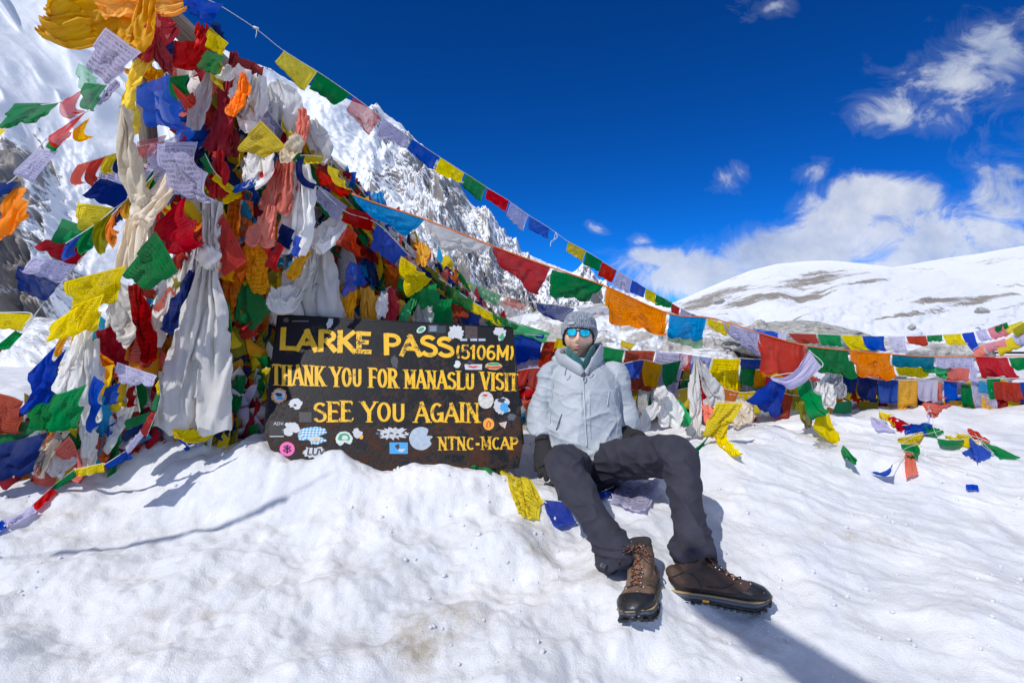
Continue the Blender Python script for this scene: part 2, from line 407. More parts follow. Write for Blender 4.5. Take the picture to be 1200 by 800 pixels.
def mountain_mat(name, rock_a, rock_b, scale, snowc=(.78, .81, .86), bump_d=1.0):
    m, g, bs = new_mat(name)
    ob = g.new('ShaderNodeTexCoord').outputs['Object']
    at = g.new('ShaderNodeAttribute', attribute_name='rock').outputs['Fac']
    n = g.noise(ob, scale, 9, .68); n2 = g.noise(ob, scale * 6, 6, .7)
    f = g.math('ADD', at, g.math('MULTIPLY', g.math('SUBTRACT', n, .5), 1.3))
    f = g.ramp(g.math('ADD', f, g.math('MULTIPLY', g.math('SUBTRACT', n2, .5), .95)), [(.45, 0), (.56, 1)])
    rc = g.mix(g.ramp(g.noise(ob, scale * 2.2, 6, .7), [(.3, 0), (.7, 1)]), rock_a, rock_b)
    g.link(g.mix(f, snowc, rc), bs.inputs['Base Color'])
    bs.inputs['Roughness'].default_value = .8; bs.inputs['Specular IOR Level'].default_value = .15
    bn = g.new('ShaderNodeBump'); bn.inputs['Distance'].default_value = bump_d; bn.inputs['Strength'].default_value = .8
    g.link(g.math('ADD', g.math('MULTIPLY', n, 1.0), g.math('MULTIPLY', n2, .35)), bn.inputs['Height']); g.link(bn.outputs[0], bs.inputs['Normal'])
    return m
def slope_mesh(name, crest, base, Ycrest, Ybase, nc, nr, disp, rockf, mat, prof=1.0, back=True, dn=(0, -.8, .6)):
    """a mountain side: from a crest line down to its foot, displaced into real relief, with a back side"""
    crest = np.array(crest, float); base = np.array(base, float)
    px = np.linspace(crest[0, 0], crest[-1, 0], nc)
    cy = np.interp(px, crest[:, 0], crest[:, 1]); by = np.interp(px, base[:, 0], base[:, 1])
    Yc = np.interp(px, [p for p, _ in Ycrest], [q for _, q in Ycrest]); Yb = np.interp(px, [p for p, _ in Ybase], [q for _, q in Ybase])
    t = np.linspace(0, 1, nr)[:, None]
    C = np.stack([(px - CX) / F * Yc, Yc, CAMZ - (cy - CY) / F * Yc], -1)
    B = np.stack([(px - CX) / F * Yb, Yb, CAMZ - (by - CY) / F * Yb], -1)
    tz = t ** prof
    X = C[None, :, 0] * (1 - t) + B[None, :, 0] * t; Yg = C[None, :, 1] * (1 - t) + B[None, :, 1] * t
    Z = C[None, :, 2] * (1 - tz) + B[None, :, 2] * tz
    PX = CX + X / Yg * F; PY = CY + (CAMZ - Z) / Yg * F
    D = disp(PX, PY, t + 0 * X); D = D * sstep(0, .05, 1 - t)
    edge = .25 + .75 * sstep(0, .10, t)
    Vv = np.stack([X + dn[0] * D * edge, Yg + dn[1] * D * edge, Z + dn[2] * D * edge], -1)
    dzx = np.gradient(Vv, axis=1); dzy = np.gradient(Vv, axis=0)
    N_ = np.cross(dzx, dzy); N_ /= np.linalg.norm(N_, axis=-1, keepdims=True); N_ *= np.sign(N_[..., 2:3] + 1e-9)
    rk = rockf(PX, PY, t + 0 * X, D, N_)
    if back:
        bk_ = Vv[0].copy(); bk_[:, 1] *= 1.6; bk_[:, 0] *= 1.6; bk_[:, 2] = -20
        Vv = np.concatenate([bk_[None], Vv]); rk = np.concatenate([rk[:1], rk])
    me_ = mesh_np(name, Vv, gridfaces(len(Vv), nc))
    fattr(me_, 'rock', rk); return tag(link(name, me_, mat), kind='structure')

crestM = [(-700, -520), (-300, -260), (-60, -130), (80, -50), (150, -2), (205, 32), (250, 52), (300, 77), (318, 84), (350, 104), (380, 108), (410, 122), (432, 131), (442, 124), (452, 138),
          (480, 160), (500, 180), (517, 199), (530, 206), (552, 242), (575, 266), (590, 287), (597, 292), (605, 289), (612, 299), (625, 302), (650, 313), (680, 328), (705, 340), (745, 352), (800, 368), (900, 388), (1000, 396)]
baseM = [(-700, 520), (-200, 470), (0, 440), (300, 430), (1000, 425)]
def dM(px, py, t):
    a = px * .80 - py * .60; b = px * .60 + py * .80
    wv = fbm(px / 90, py / 90, 3, 3) * 26
    base_ = 1 - sstep(150, 330, px)
    big = ridged((a + wv) / 105, b / 420, 3, 11) * 26
    r = sstep(330, 480, px - py * .3)             # rugged right flank
    rib = ridged((a + wv * .6) / 27, b / 105, 6, 31, .56) * (7 + 17 * r)
    cr = ridged(px / 11 + wv * .02, py / 16, 5, 57, .6) * (1.4 + 5.0 * r)
    lf = 1 - sstep(60, 170, px)
    lowrock = lf * sstep(150, 260, py) * ridged(px / 24, py / 30, 6, 83, .6) * 5
    streak = lf * (1 - sstep(100, 260, py)) * (sstep(.45, .8, vn2((px * .83 - py * .56) / 15 + 8, b / 300, 5)) * 30)
    sm = 1 - .86 * (1 - sstep(150, 330, px))
    return big + rib * sm + cr * sm * sm + lowrock + streak
def rM(px, py, t, D, N_):
    steep = 1 - N_[..., 2]
    r = sstep(330, 480, px - py * .3)
    k = (steep - .45) * 1.7 * (.35 + .75 * r) + .02 + .17 * r
    lf = (1 - sstep(40, 110, px)) * sstep(150, 200, py) * (1 - sstep(330, 350, py)) * .62
    low = sstep(.6, .9, t) * .15
    rub = gau(px, py, 50, 372, 90, 34) * .75
    fb = fbm(px / 40, py / 60, 4, 19) * .22
    return np.clip(k + lf + low + rub + fb - .08, 0, 1)
M['peak'] = mountain_mat('peak_snow_and_rock', (.15, .15, .16), (.36, .33, .30), .035, bump_d=1.1)
slope_mesh('mountain', crestM, baseM, [(-700, 520), (0, 620), (300, 700), (600, 1000), (1000, 1500)], [(-700, 160), (0, 220), (600, 420), (1000, 800)],
           900, 460, dM, rM, M['peak'], prof=.82)

crestH2 = [(940, 330), (1040, 314), (1090, 306), (1130, 299), (1200, 288), (1300, 272), (1450, 262), (1700, 280), (2300, 330)]
baseH2 = [(940, 395), (2300, 400)]
def dH(px, py, t): return fbm(px / 60, py / 25, 6, 201) * 1.8 + ridged(px / 35, py / 9, 5, 203, .6) * .2
def rH2(px, py, t, D, N_):
    return np.clip(.12 + sstep(.25, .5, t) * .18 * fbm(px / 40, py / 5, 4, 207) + fbm(px / 55, py / 5, 5, 209) * .30, 0, 1)
M['hill'] = mountain_mat('hill_snow_and_scree', (.17, .15, .125), (.40, .37, .33), .30, bump_d=.3)
slope_mesh('hill', crestH2, baseH2, [(940, 330), (2300, 330)], [(940, 90), (2300, 90)], 420, 160, dH, rH2, M['hill'], prof=.9)
crestH1 = [(560, 400), (640, 396), (700, 385), (745, 374), (790, 354), (820, 341), (850, 328), (880, 317), (910, 310), (940, 306), (975, 305), (1010, 308), (1040, 312), (1080, 318), (1140, 328), (1250, 338), (1500, 352), (2000, 380)]
baseH1 = [(560, 412), (2000, 412)]
def dH1(px, py, t): return fbm(px / 50, py / 22, 6, 221) * .9 + ridged(px / 30 + py / 12, py / 8, 5, 223, .6) * .10
def rH1(px, py, t, D, N_):
    c = np.interp(px, [p for p, _ in crestH1], [q for _, q in crestH1])
    dd = py - c
    band = sstep(785, 815, px) * (1 - sstep(930, 1000, px)) * np.exp(-((dd - 14 - (px - 800) * .04) / 10) ** 2) * .46
    band2 = sstep(840, 860, px) * (1 - sstep(1000, 1060, px)) * np.exp(-((py - 352 + (px - 900) * .16) / 4) ** 2) * .42
    band3 = np.exp(-((py - 384 + (px - 900) * .06) / 5) ** 2) * .2
    low = sstep(1050, 1100, px) * np.exp(-((py - 358) / 9) ** 2) * .38
    st = fbm(px / 60 + py / 30, (py + (px - 900) * .12) / 5, 5, 227) * .34
    return np.clip(.10 + band + band2 + band3 + low + st, 0, 1)
slope_mesh('hill', crestH1, baseH1, [(560, 190), (2000, 190)], [(560, 30), (2000, 30)], 620, 220, dH1, rH1, M['hill'], prof=.8)

# pale moraine slope of broken rock behind the man
crestS = [(300, 400), (470, 396), (540, 388), (600, 372), (650, 360), (700, 356), (760, 362), (800, 368), (850, 374), (900, 386), (980, 396), (1100, 402)]
baseS = [(300, 444), (1100, 442)]
def dS(px, py, t): return ridged(px / 26, py / 9, 6, 241, .66) * .10 + fbm(px / 60, py / 30, 3, 243) * .3
def rS(px, py, t, D, N_):
    return np.clip(.56 + fbm(px / 34 + py / 20, py / 8, 5, 245) * .36 - sstep(820, 900, px) * .10, 0, 1)
M['moraine'] = mountain_mat('moraine_rock', (.30, .29, .27), (.58, .56, .52), .8, bump_d=.10)
slope_mesh('slope', crestS, baseS, [(300, 26), (1100, 26)], [(300, 9.5), (1100, 9.5)], 500, 150, dS, rS, M['moraine'], prof=.9)

crestL = [(-900, 352), (-200, 362), (0, 368), (50, 372), (110, 384), (170, 394), (330, 401)]
def rL(px, py, t, D, N_): return np.clip(.30 + (1 - t) * .26 + fbm(px / 26 + py / 20, py / 9, 5, 265) * .36, 0, 1)
slope_mesh('slope', crestL, [(-900, 446), (330, 440)], [(-900, 55), (330, 45)], [(-900, 10), (330, 10)], 420, 150, lambda px, py, t: ridged(px / 20, py / 8, 6, 261, .66) * .16 + fbm(px / 60, py / 20, 3, 263) * .3, rL, M['moraine'], prof=.9)

# rocks
def rock_mat():
    m, g, bs = new_mat('lichen_rock'); ob = g.new('ShaderNodeTexCoord').outputs['Object']
    c = g.mix(g.ramp(g.noise(ob, 9, 8, .7), [(.35, 0), (.62, 1)]), (.16, .16, .155), (.56, .55, .52))
    c = g.mix(g.math('MULTIPLY', g.ramp(g.noise(ob, 14, 6, .7), [(.56, 0), (.64, 1)]), .7), c, (.42, .42, .10))
    c = g.mix(g.ramp(g.noise(ob, 60, 3, .6), [(.60, 0), (.68, 1)]), c, (.05, .05, .05))
    g.link(c, bs.inputs['Base Color']); bs.inputs['Roughness'].default_value = .85
    bn = g.new('ShaderNodeBump'); bn.inputs['Distance'].default_value = .02; g.link(g.noise(ob, 30, 7, .7), bn.inputs['Height']); g.link(bn.outputs[0], bs.inputs['Normal'])
    return m
M['rock'] = rock_mat()
def rock(px, py, Y, wpx, hpx, label, seed, bury=.35, dfac=.7):
    W = wpx / F * Y / 2; H = hpx / F * Y * .55
    n, k = 40, 64
    th_ = np.linspace(0, np.pi, n)[:, None]; ph = np.linspace(0, 2 * np.pi, k, endpoint=False)[None]
    d = np.stack([np.sin(th_) * np.cos(ph), np.sin(th_) * np.sin(ph), np.cos(th_) + 0 * ph], -1)
    s = seed * 3.7
    r = 1 + .26 * vn3(d[..., 0] * 1.7 + s, d[..., 1] * 1.7, d[..., 2] * 1.7, seed) - .16 * np.abs(vn3(d[..., 0] * 3.4 + s, d[..., 1] * 3.4, d[..., 2] * 3.4, seed + 1)) \
        + .09 * vn3(d[..., 0] * 8 + s, d[..., 1] * 8, d[..., 2] * 8, seed + 2) + .05 * vn3(d[..., 0] * 17 + s, d[..., 1] * 17, d[..., 2] * 17, seed + 3)
    # flatten with a few planes so it is faceted
    rg = random.Random(seed)
    Vv = d * r[..., None]
    for _ in range(9):
        nrm = np.array([rg.uniform(-1, 1), rg.uniform(-1, 1), rg.uniform(-.2, 1)]); nrm /= np.linalg.norm(nrm); q = rg.uniform(.62, .85)
        e = np.maximum(Vv @ nrm - q, 0); Vv = Vv - e[..., None] * nrm * .8
    Vv = Vv * np.array([W, W * dfac, H])
    c = P(px, py, Y); 
    o = link('rock', mesh_np('rock', Vv, gridfaces(n, k, True)), M['rock'], loc=(c[0], c[1], c[2] - H * bury))
    return tag(o, label, 'rock')
rock(935, 392, 12.5, 185, 42, 'long pale grey rock outcrop behind the back line of flags', 3, .2)
rock(889, 384, 12.1, 30, 26, 'small upright grey stone at the left end of the long rock outcrop', 7, .3)
rock(1112, 408, 9.0, 92, 22, 'flat pale boulder just under the back flag line at the right', 11, .3)
rock(958, 524, 3.12, 88, 20, 'grey lichen-spotted rock half buried in the snow under the long yellow and green flag', 15, .45)
rock(1088, 471, 4.3, 44, 17, 'small grey stone in the snow below the right flag rows', 19, .4)
rock(842, 350, 60, 16, 9, 'tiny dark stone on the rising slope of the near snowy hill', 23, .4)
rock(1150, 362, 40, 18, 8, 'brown rock lying on the open snow of the near hill at right', 27, .4)
rock(1068, 382, 20, 10, 6, 'little stone on the snow between the outcrop and the boulder', 31, .4)

# crumbs of broken snow lying on the surface
def crumbs():
    r = np.random.default_rng(3); n = 2600
    x = r.uniform(-2.3, 2.6, n); y = 1.35 + r.random(n) ** 1.3 * 2.2; k = vn2(x * 2.2, y * 2.2, 77) > -.05; x, y = x[k], y[k]; n = len(x)
    s = .0016 + .0075 * r.random(n) ** 4
    t = (1 + 5 ** .5) / 2; ico = np.array([(-1, t, 0), (1, t, 0), (-1, -t, 0), (1, -t, 0), (0, -1, t), (0, 1, t), (0, -1, -t), (0, 1, -t), (t, 0, -1), (t, 0, 1), (-t, 0, -1), (-t, 0, 1)]) / 1.9
    fc = np.array([(0, 11, 5), (0, 5, 1), (0, 1, 7), (0, 7, 10), (0, 10, 11), (1, 5, 9), (5, 11, 4), (11, 10, 2), (10, 7, 6), (7, 1, 8), (3, 9, 4), (3, 4, 2), (3, 2, 6), (3, 6, 8), (3, 8, 9), (4, 9, 5), (2, 4, 11), (6, 2, 10), (8, 6, 7), (9, 8, 1)])
    V_ = ico[None] * (1 + .35 * r.uniform(-1, 1, (n, 12, 1))) * s[:, None, None] * r.uniform(.7, 1.3, (n, 1, 3))
    V_ += np.stack([x, y, ground_h(x, y) + s * .35], -1)[:, None]
    me_ = mesh_np('snow_crumbs', V_, (fc[None] + 12 * np.arange(n)[:, None, None]).reshape(-1, 3))
    tag(link('snow_crumbs', me_, M['snow']), 'loose crumbs of broken snow scattered over the foreground', 'snow', kind='stuff')
crumbs()
# ---------------------------------------------------------------- cloth solver (position based, batched)
rng = np.random.default_rng(5); rnd = random.Random(11)
JOBS = {}            # (R, C) -> list of dict(X, W, Lh, Lv, cb)
def add_job(X, W, Lh, Lv, grav, cb):
    JOBS.setdefault(X.shape[:2], []).append((X, W, Lh, Lv, grav, cb))
def smooth_noise(R, C, k, amp):
    n = rng.normal(size=(k, k, 3)); yi = np.linspace(0, k - 1, R); xi = np.linspace(0, k - 1, C)
    y0 = np.minimum(yi.astype(int), k - 2); x0 = np.minimum(xi.astype(int), k - 2)
    fy = (yi - y0)[:, None, None]; fx = (xi - x0)[None, :, None]
    fy = fy * fy * (3 - 2 * fy); fx = fx * fx * (3 - 2 * fx)
    a = n[y0][:, x0]; b = n[y0][:, x0 + 1]; c = n[y0 + 1][:, x0]; d = n[y0 + 1][:, x0 + 1]
    return ((a * (1 - fx) + b * fx) * (1 - fy) + (c * (1 - fx) + d * fx) * fy) * amp
def solve_all(iters=46):
    for (R, C), L in JOBS.items():
        for s in range(0, len(L), 160): _solve(L[s:s + 160], R, C, iters)
def _solve(L, R, C, iters):
    X = np.stack([j[0] for j in L]).astype(np.float32); Wt = np.stack([j[1] for j in L]).astype(np.float32)[..., None]
    Lh = np.stack([j[2] for j in L]).astype(np.float32); Lv = np.stack([j[3] for j in L]).astype(np.float32)
    G = np.stack([np.asarray(j[4]) for j in L]).astype(np.float32)[:, None, None]
    Ld = np.sqrt(Lh[:, :-1] ** 2 + Lv[:, :, :-1] ** 2)
    pv = X.copy()
    def con(A, B, wa, wb, Ln, k=1.0, only_far=False):
        d = B - A; l = np.sqrt((d * d).sum(-1)) + 1e-9
        e = (l - Ln) / l
        if only_far: e = np.minimum(e, 0)
        ww = wa + wb + 1e-6
        c = d * (e * k)[..., None] / ww
        A += wa * c; B -= wb * c
    for it in range(iters):
        v = (X - pv) * .90; pv = X.copy()
        X += (v + G) * (Wt > 0)
        for sub in range(3):
            for o in (0, 1):
                n = (C - o) // 2
                con(X[:, :, o:o + 2 * n:2], X[:, :, o + 1:o + 2 * n:2], Wt[:, :, o:o + 2 * n:2], Wt[:, :, o + 1:o + 2 * n:2], Lh[:, :, o:o + 2 * n:2][:, :, :n])
                n = (R - o) // 2
                con(X[:, o:o + 2 * n:2], X[:, o + 1:o + 2 * n:2], Wt[:, o:o + 2 * n:2], Wt[:, o + 1:o + 2 * n:2], Lv[:, o:o + 2 * n:2][:, :n])
            for o in (0, 1):
                n = (R - o) // 2
                a, b = X[:, o:o + 2 * n:2], X[:, o + 1:o + 2 * n:2]; wa, wb = Wt[:, o:o + 2 * n:2], Wt[:, o + 1:o + 2 * n:2]; ld = Ld[:, o:o + 2 * n:2][:, :n]
                for q in (0, 1):
                    m_ = (C - q) // 2
                    con(a[:, :, q:q + 2 * m_:2], b[:, :, q + 1:q + 2 * m_:2], wa[:, :, q:q + 2 * m_:2], wb[:, :, q + 1:q + 2 * m_:2], ld[:, :, q:q + 2 * m_:2][:, :, :m_], .35)
                    con(a[:, :, q + 1:q + 2 * m_:2], b[:, :, q:q + 2 * m_:2], wa[:, :, q + 1:q + 2 * m_:2], wb[:, :, q:q + 2 * m_:2], ld[:, :, q:q + 2 * m_:2][:, :, :m_], .35)
        # bending: keep second neighbours from folding flat
        con(X[:, :, :-2], X[:, :, 2:], Wt[:, :, :-2], Wt[:, :, 2:], (Lh[:, :, :-1] + Lh[:, :, 1:]) * .86, .10, True)
        con(X[:, :-2], X[:, 2:], Wt[:, :-2], Wt[:, 2:], (Lv[:, :-1] + Lv[:, 1:]) * .86, .10, True)
    for i, j in enumerate(L): j[5](X[i].astype(float))
def refine(X):
    R, C = X.shape[:2]                              # bicubic-like doubling keeps folds round
    Y = np.empty((2 * R - 1, C, 3)); Y[::2] = X
    m = (X[:-1] + X[1:]) / 2; e = np.concatenate([X[:1] * 2 - X[1:2], X, X[-1:] * 2 - X[-2:-1]]); Y[1::2] = m * 1.125 - (e[:-3] + e[3:]) / 2 * .125
    Z = np.empty((2 * R - 1, 2 * C - 1, 3)); Z[:, ::2] = Y
    m = (Y[:, :-1] + Y[:, 1:]) / 2; e = np.concatenate([Y[:, :1] * 2 - Y[:, 1:2], Y, Y[:, -1:] * 2 - Y[:, -2:-1]], 1); Z[:, 1::2] = m * 1.125 - (e[:, :-3] + e[:, 3:]) / 2 * .125
    return Z
def wrinkle(X, amp, fq=1.0):
    R, C = X.shape[:2]; N_ = np.cross(np.gradient(X, axis=1), np.gradient(X, axis=0)); N_ /= np.linalg.norm(N_, axis=-1, keepdims=True) + 1e-9
    v, u = np.meshgrid(np.linspace(0, 1, R), np.linspace(0, 1, C), indexing='ij'); o = rnd.uniform(0, 90); a = rnd.uniform(-.7, .7)
    p = (u + a * v) * fq; u = u * fq
    d = (1 - np.abs(vn2(p * 5 + o, v * 2.1 + o, 3))) ** 3 * .9 + .5 * vn2(p * 9 + o, v * 4, 5) + .45 * (1 - np.abs(vn2(u * 6 - v * 7 + o, v * 5 + u * 3, 8))) ** 4
    ed = (.35 + .65 * sstep(0, .15, v))
    X = X + N_ * (amp * d * ed)[..., None]
    # frayed, uneven lower edge
    X[-1] += (X[-1] - X[-2]) * vn2(np.linspace(0, 9, C) + o, o + 0 * np.arange(C), 4)[:, None] * .45
    return X
def cloth_mesh(name, X, amp=0, ref=True, fq=1.0):
    if ref: X = refine(X)
    if amp: X = wrinkle(X, amp, fq)
    R, C = X.shape[:2]
    uu, vv = np.meshgrid(np.linspace(0, 1, C), np.linspace(1, 0, R))
    me = mesh_np(name, X, gridfaces(R, C)[:, ::-1], np.stack([uu.ravel(), vv.ravel()], -1))
    return me

WIND = np.array((-.0006, -.0005, -.0011))
def flag(quad, Yq, col, parent=None, org=(0, 0, 0), slack=(1.06, 1.06), pr=1, sheer=.0, pin='all', n=14, amp=.10, label=None, top=None, name='flag', grav=None, ends=None, fringe=False, silk=False):
    """quad = photo pixels of TL TR BR BL; Yq = distances of the four corners; solved as cloth hung from them"""
    Yq = np.broadcast_to(np.asarray(Yq, float), (4,))
    c = [P(q[0], q[1], y) for q, y in zip(quad, Yq)]
    return flag_w(c, col, parent, org, slack, pr, sheer, pin, n, amp, label, top, name, grav, fringe, silk)
def flag_w(c, col, parent=None, org=(0, 0, 0), slack=(1.06, 1.06), pr=1, sheer=0., pin='all', n=14, amp=.10, label=None, top=None, name='flag', grav=None, fringe=False, silk=False, mat=None, post=None):
    s = np.linspace(0, 1, n)[None, :, None]; t = np.linspace(0, 1, n)[:, None, None]
    c = [np.asarray(q, float) for q in c]
    B = (c[0] * (1 - s) + c[1] * s) * (1 - t) + (c[3] * (1 - s) + c[2] * s) * t
    wt = np.linalg.norm(c[1] - c[0]); wb = np.linalg.norm(c[2] - c[3]); hl = np.linalg.norm(c[3] - c[0]); hr = np.linalg.norm(c[2] - c[1])
    tt = np.linspace(0, 1, n)[:, None]; ss = np.linspace(0, 1, n)[None]
    slack = (1 + (slack[0] - 1) * .38, 1 + (slack[1] - 1) * .38)
    Lh = ((wt * (1 - tt) + wb * tt) * slack[0] / (n - 1)) * np.ones((n, n - 1)); Lv = ((hl * (1 - ss) + hr * ss) * slack[1] / (n - 1)) * np.ones((n - 1, n))
    size = (wt + wb + hl + hr) / 4
    nr = np.cross(c[1] - c[0], c[3] - c[0]); nr /= np.linalg.norm(nr) + 1e-9
    X = B + smooth_noise(n, n, 5, amp * size * .35) + (smooth_noise(n, n, 4, amp * size)[..., :1]) * nr
    Wt = np.ones((n, n))
    if pin in ('all', 'top'): Wt[0] = 0; X[0] = B[0] + smooth_noise(1, n, 4, .008 * size)[0]
    if pin in ('all', 'corners'):
        for i, j in ((0, 0), (0, -1), (-1, 0), (-1, -1)): Wt[i, j] = 0; X[i, j] = B[i, j]
        for f_ in (.33, .66):                       # the free edge ripples
            j = int(f_ * (n - 1)); Wt[-1, j] = 0; X[-1, j] = B[-1, j] + nr * size * rnd.uniform(-.07, .07) + (c[3] - c[0]) * rnd.uniform(-.07, .05)
        if n >= 18:
            for j in (0, -1): i = n // 2; Wt[i, j] = 0; X[i, j] = B[i, j] + nr * size * rnd.uniform(-.05, .05)
            for f_ in (.4, .7):
                i = int(f_ * (n - 1)); j = int(rnd.uniform(.3, .7) * n); Wt[i, j] = 0; X[i, j] = B[i, j] + nr * size * rnd.uniform(-.05, .05)
    g_ = WIND * (.6 + .8 * rnd.random()) if grav is None else grav
    mt = mat or cloth_mat(col, pr, sheer, silk)
    o = link(name, bpy.data.meshes.new(name), None, parent)
    if label: o['label'] = label
    org = np.asarray(org, float)
    def cb(Xs):
        nonlocal o
        me = cloth_mesh(name, (Xs if post is None else post(Xs)) - org, size * .022, n >= 14); me.materials.append(mt); old = o.data; o.data = me; bpy.data.meshes.remove(old)
    add_job(X, Wt, Lh, Lv, g_, cb)
    return o
def cord_between(pts, rad, mat, parent, org, name='cord', n=None):
    pts = np.asarray(pts, float); n = n or len(pts) * 5
    return Acc().tube(catmull(pts, n), rad, 6).obj(name, mat, parent, org=org)
def Yline(px0, Y0, px1, Y1):
    return lambda px: 1.0 / (1 / Y0 + (1 / Y1 - 1 / Y0) * (px - px0) / (px1 - px0))
def string(label, cordpts, yf, flags, cat='prayer flags', group=None, rad=.0022, cmat='cord', slack=(1.05, 1.06), dyb=-.03, pr=1, name='prayer_flag_string', sheer=0, amp=.10):
    """one line of flags: cord + every flag as a part. flags: (colour, TL, TR, BR, BL[, opts])"""
    o0 = P(*cordpts[0], yf(cordpts[0][0]))
    root = empty(name, o0, label, cat, group)
    cord_between([P(x, y, yf(x)) for x, y in cordpts], rad, M[cmat], root, o0)
    for f in flags:
        col, tl, tr, br, bl = f[:5]; op = dict(f[5]) if len(f) > 5 else {}
        d = op.pop('d', dyb)
        Yq = [yf(tl[0]), yf(tr[0]), yf(tr[0]) + d * rnd.uniform(.3, 1.4), yf(tl[0]) + d * rnd.uniform(.3, 1.4)]
        op.setdefault('pr', pr); op.setdefault('slack', slack); op.setdefault('sheer', sheer); op.setdefault('amp', amp)
        flag((tl, tr, br, bl), Yq, col, root, o0, label='%s flag' % CN.get(col, col), **op)
    return root
CN = dict(lgreen='pale green', dred='dark red', gold='golden yellow', cyan='light blue', brick='rust red', navy='navy blue', lilac='pale lilac')

def scarf(path, label=None, col='white', Wr=None, k=3, R=34, C=29, parent=None, org=None, pr=0, silk=True, grav=(0, -.0001, -.0004), cat='scarf', name='ceremonial_scarf', group=None, knots=(), sheer=0., top=True, ph=None, phys=True, face=(1, 0, 0)):
    """tied scarf: path = (px, py, Y, half width in px); the cloth is gathered into k pleats to fit the width"""
    pts = np.array([P(a, b, c) for a, b, c, _ in path]); hw = np.array([h / F * c for _, _, c, h in path])
    seg = np.r_[0, np.cumsum(np.linalg.norm(np.diff(pts, axis=0), axis=1))]; u = np.linspace(0, seg[-1], R)
    ti = np.linspace(0, len(pts) - 1, 200); cp = catmull(pts, 200); cs = np.r_[0, np.cumsum(np.linalg.norm(np.diff(cp, axis=0), axis=1))]; cs *= seg[-1] / cs[-1]
    C0 = np.stack([np.interp(u, cs, cp[:, i]) for i in range(3)], -1); H = np.interp(u, seg, hw)
    if Wr is None: Wr = max(hw) * 2.0 * 1.25
    if C < 29: C = 29
    k = k * 1.6
    T = np.gradient(C0, axis=0); T /= np.linalg.norm(T, axis=1)[:, None]
    fc = np.asarray(face, float); S = fc - (T @ fc)[:, None] * T; S /= np.linalg.norm(S, axis=1)[:, None] + 1e-9
    Nn = np.cross(S, T)
    x = np.linspace(-1, 1, C); amp = np.sqrt(np.maximum(Wr ** 2 - (2 * H) ** 2, 0)) / (4.2 * k)
    amp = np.minimum(amp, .022)
    ph = rnd.uniform(0, 6) if ph is None else ph
    wv = np.sin(k * np.pi * x[None] + ph + 1.2 * vn2(np.linspace(0, 3, R)[:, None] + ph, x[None] * 2, 3) + 1.5 * vn2(x[None] * 1.5 + ph, 0 * x[None], 7)) + .45 * np.sin(2.3 * k * np.pi * x[None] + ph * 2 + 2 * vn2(np.linspace(0, 4, R)[:, None] + ph, x[None], 9))
    wv = np.sign(wv) * np.abs(wv) ** .8 + .35 * (1 - np.abs(vn2(x[None] * 6 + ph, np.linspace(0, 5, R)[:, None], 13))) ** 3
    X = C0[:, None] + S[:, None] * (H[:, None] * x[None])[..., None] + Nn[:, None] * (amp[:, None] * wv)[..., None]
    X += smooth_noise(R, C, 7, .006)
    Wt = np.ones((R, C))
    if top: Wt[0] = 0
    for q in range(len(seg)):
        i = int(np.argmin(np.abs(u - seg[q])))
        if q in knots: Wt[i] = 0
        Wt[i, 0] = Wt[i, -1] = Wt[i, C // 2] = 0
    for i in range(2, R, 5): Wt[i, 0] = Wt[i, -1] = 0
    Lh = np.linalg.norm(np.diff(X, axis=1), axis=-1) * 1.03; Lv = np.linalg.norm(np.diff(X, axis=0), axis=-1) * 1.02
    mt = cloth_mat(col, pr, sheer, silk)
    org_ = C0[0] if parent is None else np.asarray(org)
    o = link(name, bpy.data.meshes.new(name), None, parent)
    if parent is None: o.location = tuple(org_); tag(o, label, cat, group)
    def cb(Xs):
        me = cloth_mesh(name, Xs - org_, max(hw) * .042, R * C < 1100, 3.0); me.materials.append(mt); old = o.data; o.data = me; bpy.data.meshes.remove(old)
    if phys: add_job(X, Wt, Lh, Lv, np.asarray(grav), cb)
    else: cb(X)
    return o
def knot(px, py, Y, r, col, parent, silk=True, sq=(1, .8, 1.1)):
    """a pleated tied knot"""
    n, k = 18, 26; th_ = np.linspace(0, np.pi, n)[:, None]; ph_ = np.linspace(0, 2 * np.pi, k, endpoint=False)[None]; s = px * .37
    rr_ = 1 + .22 * np.sin(3 * ph_ + 4 * th_ + s) * np.sin(th_) + .12 * np.sin(7 * ph_ - 5 * th_ + s)
    R_ = r / F * Y
    Vv = np.stack([np.sin(th_) * np.cos(ph_) * rr_ * R_ * sq[0], np.sin(th_) * np.sin(ph_) * rr_ * R_ * sq[1], np.cos(th_) * rr_ * R_ * sq[2]], -1)
    c = P(px, py, Y) - np.array(parent.location)
    o = link('knot', mesh_np('knot', Vv, gridfaces(n, k, True)), cloth_mat(col, 0, 0., silk), parent, c)
    return o
